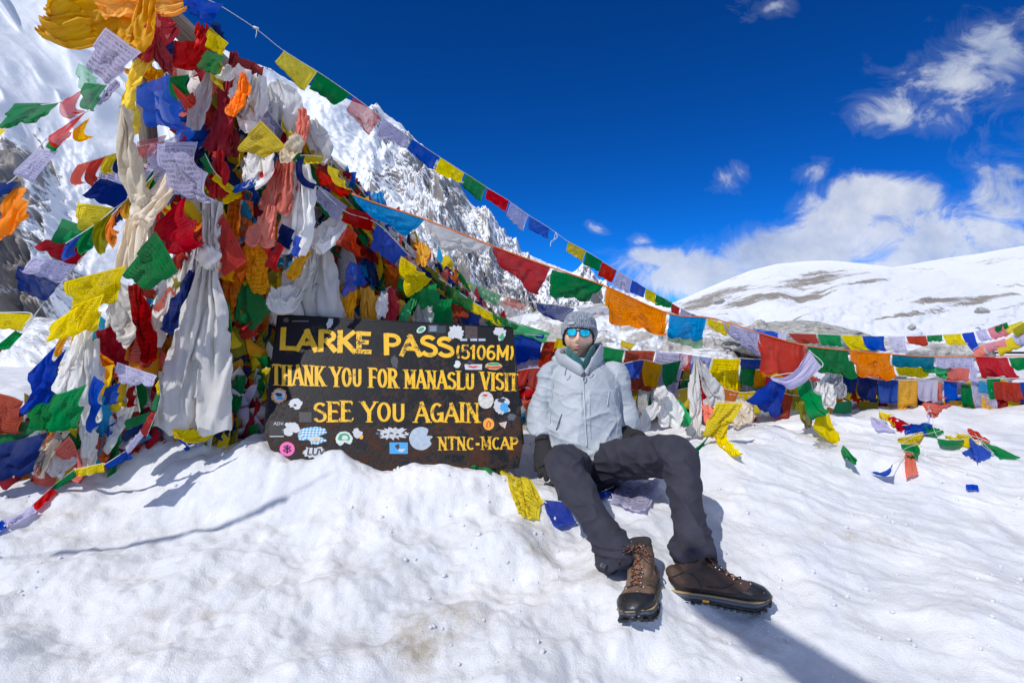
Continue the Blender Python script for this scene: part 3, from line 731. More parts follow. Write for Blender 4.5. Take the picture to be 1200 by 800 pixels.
# ---------------------------------------------------------------- the poles
def wood_mat():
    m, g, bs = new_mat('weathered_wood'); ob = g.new('ShaderNodeTexCoord').outputs['UV']
    c = g.mix(g.ramp(g.noise(g.mapping(ob, sc=(34, 1.2, 1)), 2, 8, .7), [(.35, 0), (.68, 1)]), (.09, .075, .06), (.36, .31, .25))
    g.link(c, bs.inputs['Base Color']); bs.inputs['Roughness'].default_value = .9
    bn = g.new('ShaderNodeBump'); bn.inputs['Distance'].default_value = .006; g.link(g.noise(g.mapping(ob, sc=(60, 2, 1)), 2, 6, .7), bn.inputs['Height']); g.link(bn.outputs[0], bs.inputs['Normal'])
    return m
M['wood'] = wood_mat()
Yp = Yline(120, 2.55, 600, 3.8)
def pole(p0, p1, r, label, seed):
    n, k = 60, 28; t = np.linspace(0, 1, n)
    path = p0[None] * (1 - t[:, None]) + p1[None] * t[:, None]
    V_, Fc = tube_vf(path, r, k, caps=False); V_ = V_.reshape(n, k, 3)
    c = path[:, None]; d = V_ - c; L = np.linalg.norm(p1 - p0)
    a = np.arange(k)[None] / k * 6.28
    s = 1 + .07 * vn2(a * 2.2 + 0 * t[:, None], t[:, None] * 3, seed) + .05 * (np.abs(vn2(np.cos(a) * 5 + seed, np.sin(a) * 5 + t[:, None] * 1.5, seed + 1)) < .09) * -1
    V_ = c + d * s[..., None]
    uu = np.broadcast_to(np.arange(k)[None] / k, (n, k)); vv = np.broadcast_to(t[:, None] * L, (n, k))
    o = link('wooden_pole', mesh_np('wooden_pole', V_ - p0, gridfaces(n, k, True), np.stack([uu.ravel(), vv.ravel()], -1)), M['wood'], loc=p0)
    return tag(o, label, 'pole')
pole(P(60, -112, 2.45), P(600, 402, 3.8), .052, 'thick weathered wooden pole slanting down from the top of the flag heap to the right', 3)
pole(P(150, -120, 2.62), P(205, 525, 3.05), .04, 'upright wooden pole hidden behind the scarves at the left of the heap', 4)

# ---------------------------------------------------------------- long strings of flags
yA = Yline(245, 2.80, 825, 5.7)
string('high string of small flags against the blue sky, starting at the pole top', [(244, 0), (260, 8), (300, 34), (333, 60), (372, 84), (413, 112), (448, 138), (482, 162), (515, 184), (545, 203), (571, 220), (597, 236), (621, 253), (645, 268), (666, 283), (687, 294), (706, 306), (723, 317), (741, 327), (769, 344), (797, 361), (825, 374), (850, 382)], yA, [
    ('yellow', (333, 59), (372, 84), (357, 106), (323, 71)), ('green', (373, 84), (411, 111), (389, 117), (364, 101), {'pr': 0, 'slack': (1.05, 1.15)}),
    ('red', (415, 113), (447, 138), (434, 157), (407, 128), {'sheer': .35}), ('lilac', (448, 138), (481, 161), (478, 173), (443, 157)),
    ('blue', (483, 163), (514, 184), (508, 198), (480, 173), {'pr': 0}), ('yellow', (516, 185), (544, 203), (544, 213), (513, 200)),
    ('green', (546, 203), (571, 218), (564, 235), (544, 216)), ('red', (571, 221), (597, 235), (596, 247), (571, 231)),
    ('lilac', (598, 238), (620, 252), (614, 270), (597, 251), {'sheer': .3}), ('blue', (621, 254), (644, 268), (646, 279), (620, 268), {'pr': 0}),
    ('yellow', (666, 283), (687, 294), (683, 306), (665, 293)), ('green', (687, 295), (706, 306), (705, 316), (686, 308)),
    ('red', (706, 307), (723, 317), (719, 330), (701, 322)), ('lilac', (724, 318), (741, 328), (740, 343), (718, 332)),
    ('blue', (741, 328), (757, 338), (755, 347), (740, 341)), ('yellow', (757, 338), (769, 344), (772, 355), (757, 349)),
    ('green', (769, 345), (788, 354), (788, 358), (770, 356)), ('red', (787, 355), (797, 361), (799, 370), (789, 364)), ('lilac', (798, 361), (811, 368), (812, 374), (799, 370)),
    ('blue', (811, 367), (824, 373), (822, 379), (812, 375))])
r_ = SC.objects['prayer_flag_string']
tip = P(651, 272, yA(651))
Acc().tube(catmull([tip, P(653, 278, yA(651)), P(646, 283, yA(651)), P(645, 289, yA(651))], 12), .003, 5).tube(catmull([tip, P(650, 277, yA(651)), P(648, 284, yA(651))], 8), .0025, 5).obj('knot', M['cord'], r_, org=r_.location)
k1 = P(300, 33, yA(300)); Acc().tube([k1 + (-.012, 0, .004), k1, k1 + (.012, 0, -.004)], .007, 6).tube(catmull([k1, k1 + (.004, 0, -.02), k1 + (-.002, 0, -.05)], 6), .002, 5).obj('knot', M['cord'], r_, org=r_.location)

yB = Yline(415, 2.80, 1200, 4.5)
big = {'n': 20, 'amp': .06}
string('orange-taped string of big flags crossing the whole picture above the man', [(412, 227), (440, 238), (498, 257), (577, 288), (645, 313), (711, 336), (783, 367), (828, 372), (860, 380), (893, 391), (945, 405), (1000, 411), (1045, 415), (1100, 418), (1200, 417), (1320, 416)], yB, [
    ('cyan', (415, 228), (498, 257), (475, 274), (440, 246), {**big, 'slack': (1.06, 1.2)}), ('white', (497, 256), (577, 288), (545, 292), (522, 285), {**big, 'pr': 0, 'sheer': .1, 'slack': (1.05, 1.3)}),
    ('red', (578, 289), (645, 313), (632, 343), (585, 300), {**big, 'pr': 0, 'slack': (1.05, 1.2)}), ('green', (647, 316), (708, 333), (688, 349), (645, 345), {**big, 'pr': 1, 'slack': (1.05, 1.1)}),
    ('orange', (711, 336), (782, 366), (780, 390), (717, 376), {**big, 'd': -.10, 'slack': (1.04, 1.06)}), ('cyan', (785, 368), (828, 373), (822, 397), (784, 393), {**big, 'slack': (1.12, 1.06)}),
    ('green', (784, 390), (824, 395), (825, 408), (782, 397), {'pr': 0, 'sheer': .35, 'd': -.01}), ('yellow', (829, 373), (856, 381), (850, 391), (835, 380), {'slack': (1.1, 1.2)}),
    ('lilac', (846, 377), (890, 391), (899, 416), (875, 402), {**big}), ('red', (890, 391), (942, 405), (946, 445), (892, 434), {**big, 'pr': 0, 'd': -.12, 'slack': (1.03, 1.05)}),
    ('red', (938, 403), (948, 408), (962, 444), (946, 446), {'sheer': .2, 'd': -.10}), ('green', (946, 405), (994, 410), (1008, 440), (958, 432), {**big, 'd': -.08}),
    ('orange', (996, 411), (1044, 414), (1051, 440), (1008, 437), {**big, 'd': -.06}), ('teal', (1046, 415), (1095, 418), (1094, 428), (1048, 426), {'pr': 0}),
    ('lilac', (1097, 418), (1141, 419), (1143, 430), (1098, 428)), ('red', (1143, 418), (1181, 419), (1196, 441), (1150, 440), {**big}),
    ('green', (1182, 419), (1230, 419), (1235, 434), (1190, 430)), ('orange', (1232, 419), (1275, 418), (1280, 440), (1236, 438)), ('cyan', (1277, 417), (1315, 416), (1318, 440), (1280, 440))], rad=.004, cmat='orange_tape', pr=1)
yC = Yline(820, 5.9, 1220, 6.6)
string('faraway back string of pale flags crossing in front of the rock outcrop', [(820, 372), (850, 380), (900, 389), (950, 391), (1010, 393), (1060, 394), (1105, 392), (1145, 388), (1175, 379), (1215, 366)], yC, [
    ('blue', (882, 385), (912, 389), (912, 394), (888, 392), {'pr': 0}), ('lilac', (913, 389), (922, 390), (921, 403), (904, 399)), ('brick', (924, 390), (956, 391), (962, 401), (940, 399)),
    ('green', (958, 391), (985, 393), (992, 405), (964, 403)), ('yellow', (986, 393), (1010, 394), (1020, 410), (1000, 408)), ('blue', (1011, 394), (1036, 394), (1040, 411), (1019, 409), {'pr': 0}),
    ('lilac', (1040, 394), (1061, 394), (1066, 413), (1051, 412), {'sheer': .3}), ('brick', (1062, 394), (1085, 393), (1088, 404), (1067, 402)), ('green', (1086, 393), (1104, 392), (1106, 398), (1088, 399)),
    ('yellow', (1105, 392), (1126, 391), (1135, 402), (1113, 402)), ('blue', (1127, 391), (1141, 389), (1160, 417), (1148, 417), {'pr': 0}), ('lilac', (1143, 388), (1156, 385), (1165, 396), (1150, 400)),
    ('pink', (1157, 385), (1176, 379), (1185, 390), (1166, 397)), ('yellow', (1172, 384), (1198, 376), (1199, 384), (1178, 392)), ('green', (1164, 383), (1180, 377), (1182, 383), (1168, 389))], slack=(1.08, 1.1))
yC2 = Yline(1120, 5.0, 1240, 4.6)
string('short upper string at the right edge with a yellow and a pink flag', [(1128, 420), (1150, 404), (1180, 396), (1205, 378), (1240, 360)], yC2, [
    ('pink', (1152, 404), (1178, 396), (1182, 408), (1160, 412)), ('yellow', (1168, 404), (1186, 394), (1198, 405), (1172, 417), {'pr': 0}), ('lilac', (1186, 394), (1200, 384), (1206, 402), (1194, 408)), ('salmon', (1140, 412), (1152, 404), (1158, 414), (1146, 418)),
    ('olive', (1186, 386), (1206, 374), (1212, 382), (1194, 394)), ('green', (1208, 376), (1225, 368), (1228, 384), (1212, 390))])
yD = Yline(480, 3.5, 760, 4.4)
string('thin sagging string with a navy flag just left of the grey beanie', [(455, 300), (500, 322), (545, 330), (585, 345), (628, 355), (675, 358), (720, 361), (760, 366), (800, 380)], yD, [
    ('lgreen', (550, 330), (588, 346), (583, 354), (565, 340), {'sheer': .4}), ('salmon', (591, 346), (617, 358), (612, 361), (592, 354), {'sheer': .45}),
    ('white', (592, 352), (618, 358), (615, 378), (600, 375), {'sheer': .6, 'pr': 0}), ('navy', (628, 354), (673, 361), (661, 375), (640, 366), {'pr': 0, 'sheer': .15}), ('grey', (675, 359), (716, 361), (716, 367), (690, 366), {'sheer': .3, 'pr': 0})])
yE = Yline(470, 3.3, 830, 3.6)
string('low string from the heap passing behind the grey beanie towards the right', [(470, 290), (520, 330), (575, 366), (620, 385), (660, 395), (700, 390), (740, 402), (790, 410), (860, 411)], yE, [
    ('green', (524, 332), (555, 352), (560, 366), (535, 350), {'sheer': .2}), ('yellow', (552, 352), (590, 375), (592, 382), (556, 362)), ('green', (577, 366), (618, 384), (612, 398), (590, 378), {'pr': 0, 'sheer': .2}),
    ('lgreen', (598, 376), (645, 390), (640, 398), (604, 386), {'pr': 0}), ('yellow', (728, 398), (744, 403), (738, 408), (728, 404), {'pr': 0})], slack=(1.08, 1.15), cmat='cord', rad=.002)
yF = Yline(585, 3.35, 1230, 4.5)
sm = {'n': 16, 'amp': .06}
string('row of flags hanging behind the man, rust red one at his shoulder', [(585, 386), (602, 391), (640, 394), (700, 404), (733, 410), (802, 412), (870, 420), (960, 424), (1010, 442), (1100, 440), (1230, 446)], yF, [
    ('blue', (602, 391), (638, 392), (637, 416), (604, 424), {**sm, 'pr': 0}), ('lilac', (604, 424), (636, 420), (632, 440), (606, 444), sm), ('brick', (638, 400), (656, 400), (658, 428), (634, 432), sm), ('yellow', (652, 396), (672, 396), (668, 424), (648, 428), {**sm, 'pr': 0}),
    ('green', (694, 404), (732, 410), (732, 432), (704, 428), {**sm, 'pr': 0}), ('brick', (733, 410), (768, 412), (766, 457), (738, 452), {**sm, 'd': -.08}), ('lilac', (769, 412), (803, 415), (797, 464), (763, 448), {**sm, 'd': -.10, 'pr': 1}),
    ('red', (796, 414), (812, 416), (810, 434), (800, 430), {'sheer': .4}), ('olive', (802, 430), (812, 434), (810, 458), (800, 456), {'pr': 0}), ('blue', (806, 416), (834, 419), (834, 440), (812, 436), {'pr': 0, 'sheer': .3}),
    ('yellow', (836, 420), (868, 420), (870, 459), (831, 452), {**sm, 'd': -.10}), ('navy', (868, 420), (892, 420), (892, 430), (870, 430), {'pr': 0}), ('green', (868, 428), (886, 431), (884, 450), (870, 449), {'pr': 0}), ('gold', (880, 432), (935, 438), (930, 458), (880, 450)),
    ('olive', (900, 440), (940, 446), (938, 458), (902, 456), {'pr': 0})])
yG = Yline(950, 4.0, 1240, 4.35)
string('crowded lower string at right with a big navy flag in its middle', [(940, 425), (975, 440), (1010, 441), (1060, 443), (1120, 446), (1180, 443), (1240, 446)], yG, [
    ('pink', (1008, 439), (1055, 442), (1052, 446), (1010, 444), {'pr': 0}), ('gold', (990, 442), (1002, 444), (1008, 458), (992, 459), {'pr': 0}), ('blue', (996, 442), (1022, 445), (1024, 457), (1000, 454), {'pr': 0}), ('lilac', (1026, 446), (1056, 446), (1054, 478), (1036, 470), sm), ('blue', (1030, 442), (1048, 446), (1050, 457), (1034, 454), {'pr': 0}),
    ('yellow', (1048, 426), (1090, 432), (1082, 436), (1056, 438)), ('lgreen', (1080, 428), (1118, 432), (1104, 438), (1084, 434)), ('salmon', (1108, 430), (1136, 432), (1134, 443), (1116, 442)), ('lilac', (1137, 432), (1146, 432), (1148, 448), (1138, 446)),
    ('green', (1064, 446), (1082, 448), (1094, 460), (1070, 462)), ('yellow', (1070, 446), (1096, 448), (1104, 468), (1082, 460)), ('salmon', (1092, 448), (1104, 448), (1110, 466), (1100, 466)), ('blue', (1106, 446), (1122, 448), (1128, 466), (1110, 470), {'pr': 0}),
    ('navy', (1058, 454), (1096, 462), (1094, 476), (1060, 476), {**sm, 'pr': 0}), ('green', (1126, 450), (1140, 452), (1142, 478), (1128, 476)), ('lilac', (1138, 446), (1168, 450), (1166, 480), (1146, 476), sm), ('cyan', (1146, 446), (1162, 448), (1162, 458), (1148, 458), {'pr': 0}),
    ('brick', (1164, 447), (1195, 448), (1198, 468), (1168, 466), sm), ('brick', (1172, 471), (1202, 474), (1204, 484), (1176, 480)), ('blue', (1195, 448), (1215, 448), (1218, 470), (1198, 470)), ('lgreen', (972, 471), (998, 470), (996, 486), (975, 484), {'pr': 0}), ('dred', (985, 455), (1020, 460), (1020, 469), (990, 466), {'pr': 0}),
    ('olive', (1006, 470), (1030, 468), (1028, 484), (1008, 480), {'pr': 0}), ('yellow', (1040, 475), (1060, 476), (1056, 486), (1044, 488)), ('gold', (1106, 468), (1130, 470), (1126, 480), (1108, 478), {'pr': 0})], slack=(1.10, 1.12))
# single flags and short lines in the middle right
def loose(label, flags, yf, name='prayer_flag_string', cat='prayer flags', **k):
    f0 = flags[0]; pts = []
    for f in flags: pts += [f[1], f[2]]
    return string(label, pts, yf if callable(yf) else (lambda px: yf), flags, cat, name=name, **k)
yH = 3.25
loose('bright blue and white flag twisted together in front of the big red flag', [('lilac', (948, 410), (963, 430), (922, 452), (903, 442), {'pr': 0, 'd': 0, 'slack': (1.2, 1.2)}), ('blue', (905, 441), (921, 452), (912, 490), (873, 468), {'pr': 0, 'n': 18, 'd': .1, 'slack': (1.15, 1.1)})], yH)
loose('green and yellow flag draped down over the lichen-spotted rock', [('green', (933, 446), (950, 446), (974, 480), (952, 492), {'n': 18, 'pr': 0, 'd': -.12}), ('yellow', (955, 488), (972, 484), (993, 525), (954, 500), {'n': 18, 'pr': 0, 'd': -.2})], 3.3)
loose('long yellow flag with a thin green one lying on the snow beside his raised knee', [('yellow', (870, 472), (838, 472), (820, 508), (842, 512), {'pr': 1, 'n': 18, 'd': -.1, 'slack': (1.2, 1.1)}), ('yellow', (853, 498), (836, 505), (852, 512), (871, 532), {'pr': 1, 'd': -.2}), ('green', (837, 501), (830, 512), (806, 522), (792, 516), {'pr': 0, 'd': -.25, 'slack': (1.3, 1.1)})], 2.95)
def lie(X):
    g_ = ground_h(X[..., 0], X[..., 1]); X = X.copy(); X[..., 2] = np.maximum(np.minimum(X[..., 2], g_ + .026), g_ + .007 + .004 * np.arange(X.shape[1])[None] / X.shape[1]); return X
def draped(label, quads, name='prayer_flag_string', cat='prayer flags', lift=.016, cordr=.0013, slack=(1.08, 1.08), Ymax=8):
    """a line of flags lying on the snow: every corner is found on the ground itself"""
    def gp(px, py):
        Y = 2.0
        for _ in range(60):
            a = P(px, py, Y); z = gz(a[0], a[1]); 
            den = (py - CY) / F
            Yn = (CAMZ - z) / den; Y = .5 * Y + .5 * min(Yn, (2.28 + (py - 455) * .0012 if py < 580 else 8) if Ymax == 'ramp' else Ymax)
        a = P(px, py, Y); return np.array([a[0], a[1], max(a[2], gz(a[0], a[1])) + lift])
    c0 = gp(*quads[0][1]); root = empty(name, c0, label, cat)
    pts = []
    for q in quads:
        c = [gp(*p) for p in q[1:5]]; op = dict(q[5]) if len(q) > 5 else {}
        c = [p + np.array([0, 0, rnd.uniform(0, .02)]) for p in c]
        if op.pop('cord', True): pts += [c[0], c[1]]
        op.setdefault('pr', 1); op.setdefault('slack', slack)
        flag_w(c, q[0], root, c0, label='%s flag' % CN.get(q[0], q[0]), grav=np.array((0, 0, -.0002)), amp=.05, post=lie if all(p[2] < gz(p[0], p[1]) + .09 for p in c) else None, **op)
    if len(pts) > 1: cord_between(pts, cordr, M['cord'], root, c0)
    return root
draped('narrow string of rolled flags on the snow, running to the lower left', [
    ('yellow', (186, 455), (188, 470), (184, 470), (182, 455), {'pr': 0}), ('green', (188, 470), (184, 490), (176, 487), (183, 468), {'pr': 0}), ('red', (184, 489), (172, 517), (163, 512), (177, 487), {'pr': 0}),
    ('lilac', (172, 515), (151, 537), (146, 532), (164, 511), {'pr': 0}), ('blue', (152, 534), (123, 550), (126, 558), (156, 542)), ('yellow', (121, 552), (88, 557), (88, 564), (123, 559)), ('green', (88, 557), (61, 575), (65, 580), (89, 563), {'pr': 0}),
    ('red', (62, 575), (38, 599), (43, 603), (66, 580), {'pr': 0}), ('lilac', (39, 599), (3, 617), (5, 624), (43, 604)), ('blue', (2, 617), (-30, 634), (-27, 641), (4, 624), {'pr': 0}), ('yellow', (-30, 634), (-60, 655), (-55, 662), (-27, 641))], Ymax='ramp')
draped('string lying on the snow between the signboard and the seated man', [
    ('red', (503, 534), (540, 540), (532, 546), (512, 543), {'pr': 0, 'slack': (1.2, 1.4)}), ('green', (541, 539), (584, 548), (574, 559), (549, 552), {'pr': 0, 'slack': (1.2, 1.35)}), ('yellow', (583, 550), (637, 592), (632, 613), (606, 604), {'n': 18, 'slack': (1.12, 1.1)}),
    ('blue', (637, 592), (668, 593), (676, 618), (655, 625), {'pr': 0, 'slack': (1.1, 1.1)}), ('blue', (668, 593), (718, 579), (712, 585), (672, 598), {'pr': 0}), ('lilac', (722, 569), (772, 566), (756, 606), (714, 592), {'n': 18})])
draped('tangled string on the right snow with a small orange flag and two blue ones', [
    ('lilac', (1020, 494), (1038, 500), (1050, 509), (1028, 506), {'pr': 0}), ('yellow', (1030, 487), (1048, 491), (1050, 504), (1042, 500)), ('red', (1047, 491), (1066, 503), (1056, 509), (1050, 505)), ('blue', (1058, 504), (1087, 499), (1085, 512), (1060, 511), {'pr': 0}),
    ('green', (1087, 502), (1105, 510), (1096, 516), (1086, 509), {'pr': 0}), ('yellow', (1053, 518), (1082, 512), (1078, 527), (1058, 524)), ('green', (1056, 526), (1075, 527), (1078, 543), (1062, 538), {'pr': 0}), ('salmon', (1058, 534), (1070, 535), (1076, 550), (1062, 552), {'pr': 0}),
    ('blue', (1046, 549), (1045, 556), (1034, 562), (1020, 557), {'pr': 0})])
draped('second tangled string on the right snow, ending in a green flag', [
    ('salmon', (1092, 480), (1101, 475), (1096, 490), (1086, 488), {'pr': 0}), ('lilac', (1088, 484), (1092, 488), (1090, 500), (1086, 498), {'pr': 0}), ('green', (1098, 516), (1130, 522), (1124, 528), (1102, 522), {'pr': 0}), ('yellow', (1108, 514), (1146, 522), (1140, 528), (1112, 520)), ('red', (1138, 508), (1160, 521), (1152, 524), (1138, 514), {'pr': 0}),
    ('blue', (1137, 520), (1165, 540), (1146, 545), (1132, 533), {'pr': 0}), ('green', (1150, 522), (1196, 540), (1172, 542), (1164, 532), {'pr': 0}), ('yellow', (1120, 511), (1140, 514), (1138, 518), (1122, 515))])
draped('tiny scrap of blue flag on the open snow at far right', [('blue', (1132, 574), (1146, 573), (1148, 578), (1134, 578), {'pr': 0, 'cord': False})], name='flag_scrap', cat='flag scrap')
draped('thin blue scrap of a flag lying by the right foot of the rock', [('green', (988, 536), (1004, 544), (1003, 547), (990, 540), {'pr': 0, 'cord': False})], name='flag_scrap', cat='flag scrap').__setitem__('label', 'thin green scrap of a flag lying on the snow by the lichen-spotted rock')

# strings that run out of the frame overhead and to the left: their shadows lie on the snow
def over(label, A_, B_, cols, w_, h_, sag):
    A_, B_ = np.array(A_, float), np.array(B_, float); n = len(cols); t = np.linspace(0, 1, n * 3)
    pts = A_[None] * (1 - t[:, None]) + B_[None] * t[:, None]; pts[:, 2] -= sag * 4 * t * (1 - t)
    root = empty('prayer_flag_string', A_, label, 'prayer flags'); cord_between(pts, .003, M['cord'], root, A_)
    for i, c in enumerate(cols):
        if c is None: continue
        a = (i + .5) / n; p = A_ * (1 - a) + B_ * a; p[2] -= sag * 4 * a * (1 - a)
        d = (B_ - A_) / np.linalg.norm(B_ - A_) * w_ / 2; dn = np.array([.04, .02, -h_])
        flag_w([p - d, p + d, p + d + dn, p - d + dn], c, root, A_, label='%s flag' % c)
s_ = np.array(SUN)
a1 = np.array([.76, 1.84, .17]) + s_ * 4.2; b1 = np.array([.99, 1.5, .10]) + s_ * 4.2; dd = (b1 - a1)
over('string of prayer flags running overhead past the camera', a1 - dd * 2.0, b1 + dd * 2.0, [None, None, None, 'blue', 'white', 'red', 'green', 'yellow', 'blue'], .27, .24, .02)
a2 = np.array([-2.0, 1.98, .24]) + s_ * 3.0; b2 = np.array([-.75, 2.47, .40]) + s_ * 3.0
over('string of prayer flags running out of the picture at the left', a2 - (b2 - a2) * .4, b2, ['white', 'blue', None, None, 'red', 'green', 'yellow', 'white', None], .20, .05, .02)
# ---------------------------------------------------------------- the heap of scarves and flags on the pole
def one(label, col, quad, dY=0.0, cat='prayer flag', name='prayer_flag', **k):
    """a single flag tied into the heap; a thing of its own"""
    cx_ = sum(q[0] for q in quad) / 4
    Y = float(Yp(max(cx_, 60))) - .10 + dY
    if cx_ < 60: Y = 2.50 + dY
    k.setdefault('slack', (1.10, 1.10)); k.setdefault('n', 18); k.setdefault('amp', .09)
    d = k.pop('d', 0.0)
    c = [P(q[0], q[1], y) for q, y in zip(quad, (Y, Y, Y + d, Y + d))]
    o = flag_w(c, col, None, c[0], **k)
    o.name = name; o.location = tuple(c[0]); return tag(o, label, cat)
def kh(label, path, col='white', knots_=(), **k):
    """path px,py,halfwidth (distance from the pole line)"""
    dY = k.pop('dY', -.10)
    pp = [(x, y, float(Yp(max(x, 60))) + dY, h) for x, y, h in path]
    o = scarf(pp, label, col, **k)
    for (x, y, r) in knots_: knot(x, y, float(Yp(max(x, 60))) + dY - .015, r, col, o)
    return o
# top left: yellow, red, blue
kh('yellow frayed scarf streaming left at the very top of the heap', [(165, 8, 12), (130, 12, 34), (95, 22, 34), (62, 28, 20), (50, 24, 14)], 'gold', dY=-.12, face=(0, 0, 1), silk=True, k=4, Wr=.34, grav=(-.0003, 0, -.0002), knots=(2, 4), C=18)
kh('crumpled yellow scarf end hanging below the pole top', [(175, -8, 8), (168, 12, 17), (156, 35, 22), (146, 55, 16)], 'gold', dY=-.2, k=3, Wr=.26, C=18, knots=(3,))
kh('yellow cloth bunched over the pole at the top edge', [(215, 2, 14), (185, -4, 16), (150, -6, 14), (110, -4, 16)], 'gold', dY=-.16, face=(0, 0, 1), k=3, Wr=.24)
kh('thin yellow scarf twisting down left of the blue flag', [(176, 66, 9), (158, 80, 6), (150, 105, 6), (152, 130, 9), (156, 156, 6)], 'yellow', dY=-.16, k=2, Wr=.13)
kh('yellow printed scarf loop behind the big blue flag', [(150, 84, 4), (166, 76, 6), (185, 84, 8), (186, 104, 10)], 'gold', dY=-.10, k=2, Wr=.14, pr=1, silk=False)
kh('orange red scarf hanging from the pole between yellow cloth and red knot', [(172, -4, 6), (178, 14, 6), (186, 30, 5), (200, 44, 5)], 'salmon', dY=-.17, k=2, Wr=.1)
kh('bright red scarf folded over in a loop under the pole top', [(206, 30, 6), (188, 32, 12), (176, 44, 14), (168, 60, 8)], 'red', dY=-.18, face=(.5, 0, 1), k=2, Wr=.22)
kh('red scarf with gold pattern stretched to the right under the pole', [(200, 74, 5), (214, 62, 14), (232, 58, 14), (240, 34, 7), (236, 24, 6)], 'red', dY=-.15, face=(0, 0, 1), k=2, Wr=.24)
kh('narrow red scarf with gold print falling from the red loop', [(184, 44, 5), (192, 62, 5), (198, 80, 7)], 'dred', dY=-.20, k=2, Wr=.1)
one('blue flag blowing off the pole against the sky', 'blue', [(214, -4), (262, 5), (248, 29), (226, 14)], -.12, pr=0)
one('small dark blue flag under the pole, left of the yellow printed one', 'navy', [(165, 62), (205, 42), (206, 64), (192, 74)], -.05, pr=0)
one('blue cloth corner behind the red and gold scarf', 'blue', [(196, 50), (208, 40), (206, 66), (200, 72)], .0, pr=0)
one('yellow printed flag hanging just under the pole, upper right', 'yellow', [(246, 32), (268, 51), (262, 66), (243, 55)], -.14)
one('green flag directly beneath the yellow printed flag', 'green', [(243, 58), (263, 67), (256, 88), (231, 78)], -.13, pr=0, sheer=.15)
one('dark blue flag on the pole to the right of the blue sky-lit flag', 'navy', [(248, 24), (260, 30), (267, 46), (252, 38)], -.10, pr=0)
one('white printed flag with rows of dark text at the upper left of the heap', 'lilac', [(124, 32), (166, 62), (129, 100), (104, 80)], -.14, slack=(1.03, 1.03), pr=2)
one('large bright blue flag with pale centre at the middle top', 'blue', [(160, 101), (200, 86), (226, 152), (176, 147)], -.22, pr=0, n=22, slack=(1.03, 1.02), sheer=.1)
one('pale green sheer flag below the white printed one', 'lgreen', [(92, 74), (110, 82), (120, 98), (96, 104)], -.10, pr=0, sheer=.45)
one('dark green crumpled flag under the pale green one', 'green', [(99, 97), (126, 100), (112, 130), (96, 126)], -.12, slack=(1.3, 1.2), sheer=.1)
kh('rolled white flag edge hanging from the corner of the printed white flag', [(138, 96, 4), (130, 104, 5), (122, 112, 4), (112, 116, 2)], 'lilac', dY=-.14, k=2, silk=False, pr=1)
yl = lambda px: 2.42
string('string blown out to the upper left edge, with a long green flag', [(126, 98), (96, 106), (70, 120), (17, 128), (0, 152), (-30, 160)], yl, [
    ('red', (70, 120), (97, 105), (100, 130), (83, 138), {'sheer': .35}), ('green', (17, 121), (69, 121), (40, 140), (0, 149), {'pr': 0, 'slack': (1.1, 1.3), 'n': 18, 'sheer': .1}), ('yellow', (-8, 148), (8, 152), (1, 158), (-10, 160), {'pr': 0})], slack=(1.1, 1.1))
string('string at the left edge with a red, a golden and an orange flag', [(107, 130), (98, 133), (57, 161), (42, 178), (18, 208), (0, 220)], yl, [
    ('red', (57, 159), (100, 131), (86, 155), (70, 171), {'sheer': .2}), ('gold', (86, 152), (106, 137), (110, 160), (99, 165)), ('green', (58, 165), (70, 171), (66, 176), (57, 172), {'pr': 0}),
    ('lilac', (44, 174), (69, 176), (44, 212), (18, 204), {'pr': 1, 'slack': (1.2, 1.25), 'sheer': .15}), ('orange', (14, 222), (32, 219), (36, 252), (-4, 284), {'pr': 0, 'silk': True, 'slack': (1.3, 1.1), 'n': 18}), ('navy', (-2, 214), (22, 213), (16, 222), (-4, 232), {'pr': 0})], slack=(1.1, 1.1))
string('slanting string of large flags at the left edge, red flag fifth', [(182, 168), (157, 226), (108, 287), (88, 312), (55, 350), (30, 385)], Yline(182, 2.62, 40, 2.5), [
    ('lilac', (131, 178), (182, 196), (170, 220), (120, 207), {'pr': 2}), ('navy', (118, 207), (156, 221), (146, 243), (97, 228), {'pr': 0, 'n': 18}), ('yellow', (91, 237), (146, 246), (125, 273), (95, 268), {'n': 18}),
    ('green', (73, 256), (122, 272), (108, 288), (61, 283), {'pr': 0, 'n': 18}), ('dred', (52, 281), (107, 288), (90, 308), (40, 288), {'pr': 0, 'n': 18}), ('lilac', (38, 301), (90, 308), (74, 330), (24, 316), {'pr': 2, 'n': 18}), ('navy', (21, 311), (73, 329), (56, 350), (24, 338), {'pr': 0, 'n': 18, 'sheer': .1})], slack=(1.06, 1.10))
string('short string cut by the left edge with a yellow and a green flag', [(-40, 360), (-4, 366), (38, 368), (18, 392), (4, 406), (-30, 440)], lambda px: 2.3, [
    ('yellow', (-8, 366), (38, 368), (28, 385), (-8, 383)), ('green', (18, 387), (27, 391), (10, 405), (-4, 406), {'pr': 0, 'slack': (1.3, 1.1)}), ('red', (0, 404), (6, 406), (2, 411), (-4, 412), {'pr': 0}), ('lilac', (-34, 384), (-10, 386), (-8, 402), (-36, 404))])
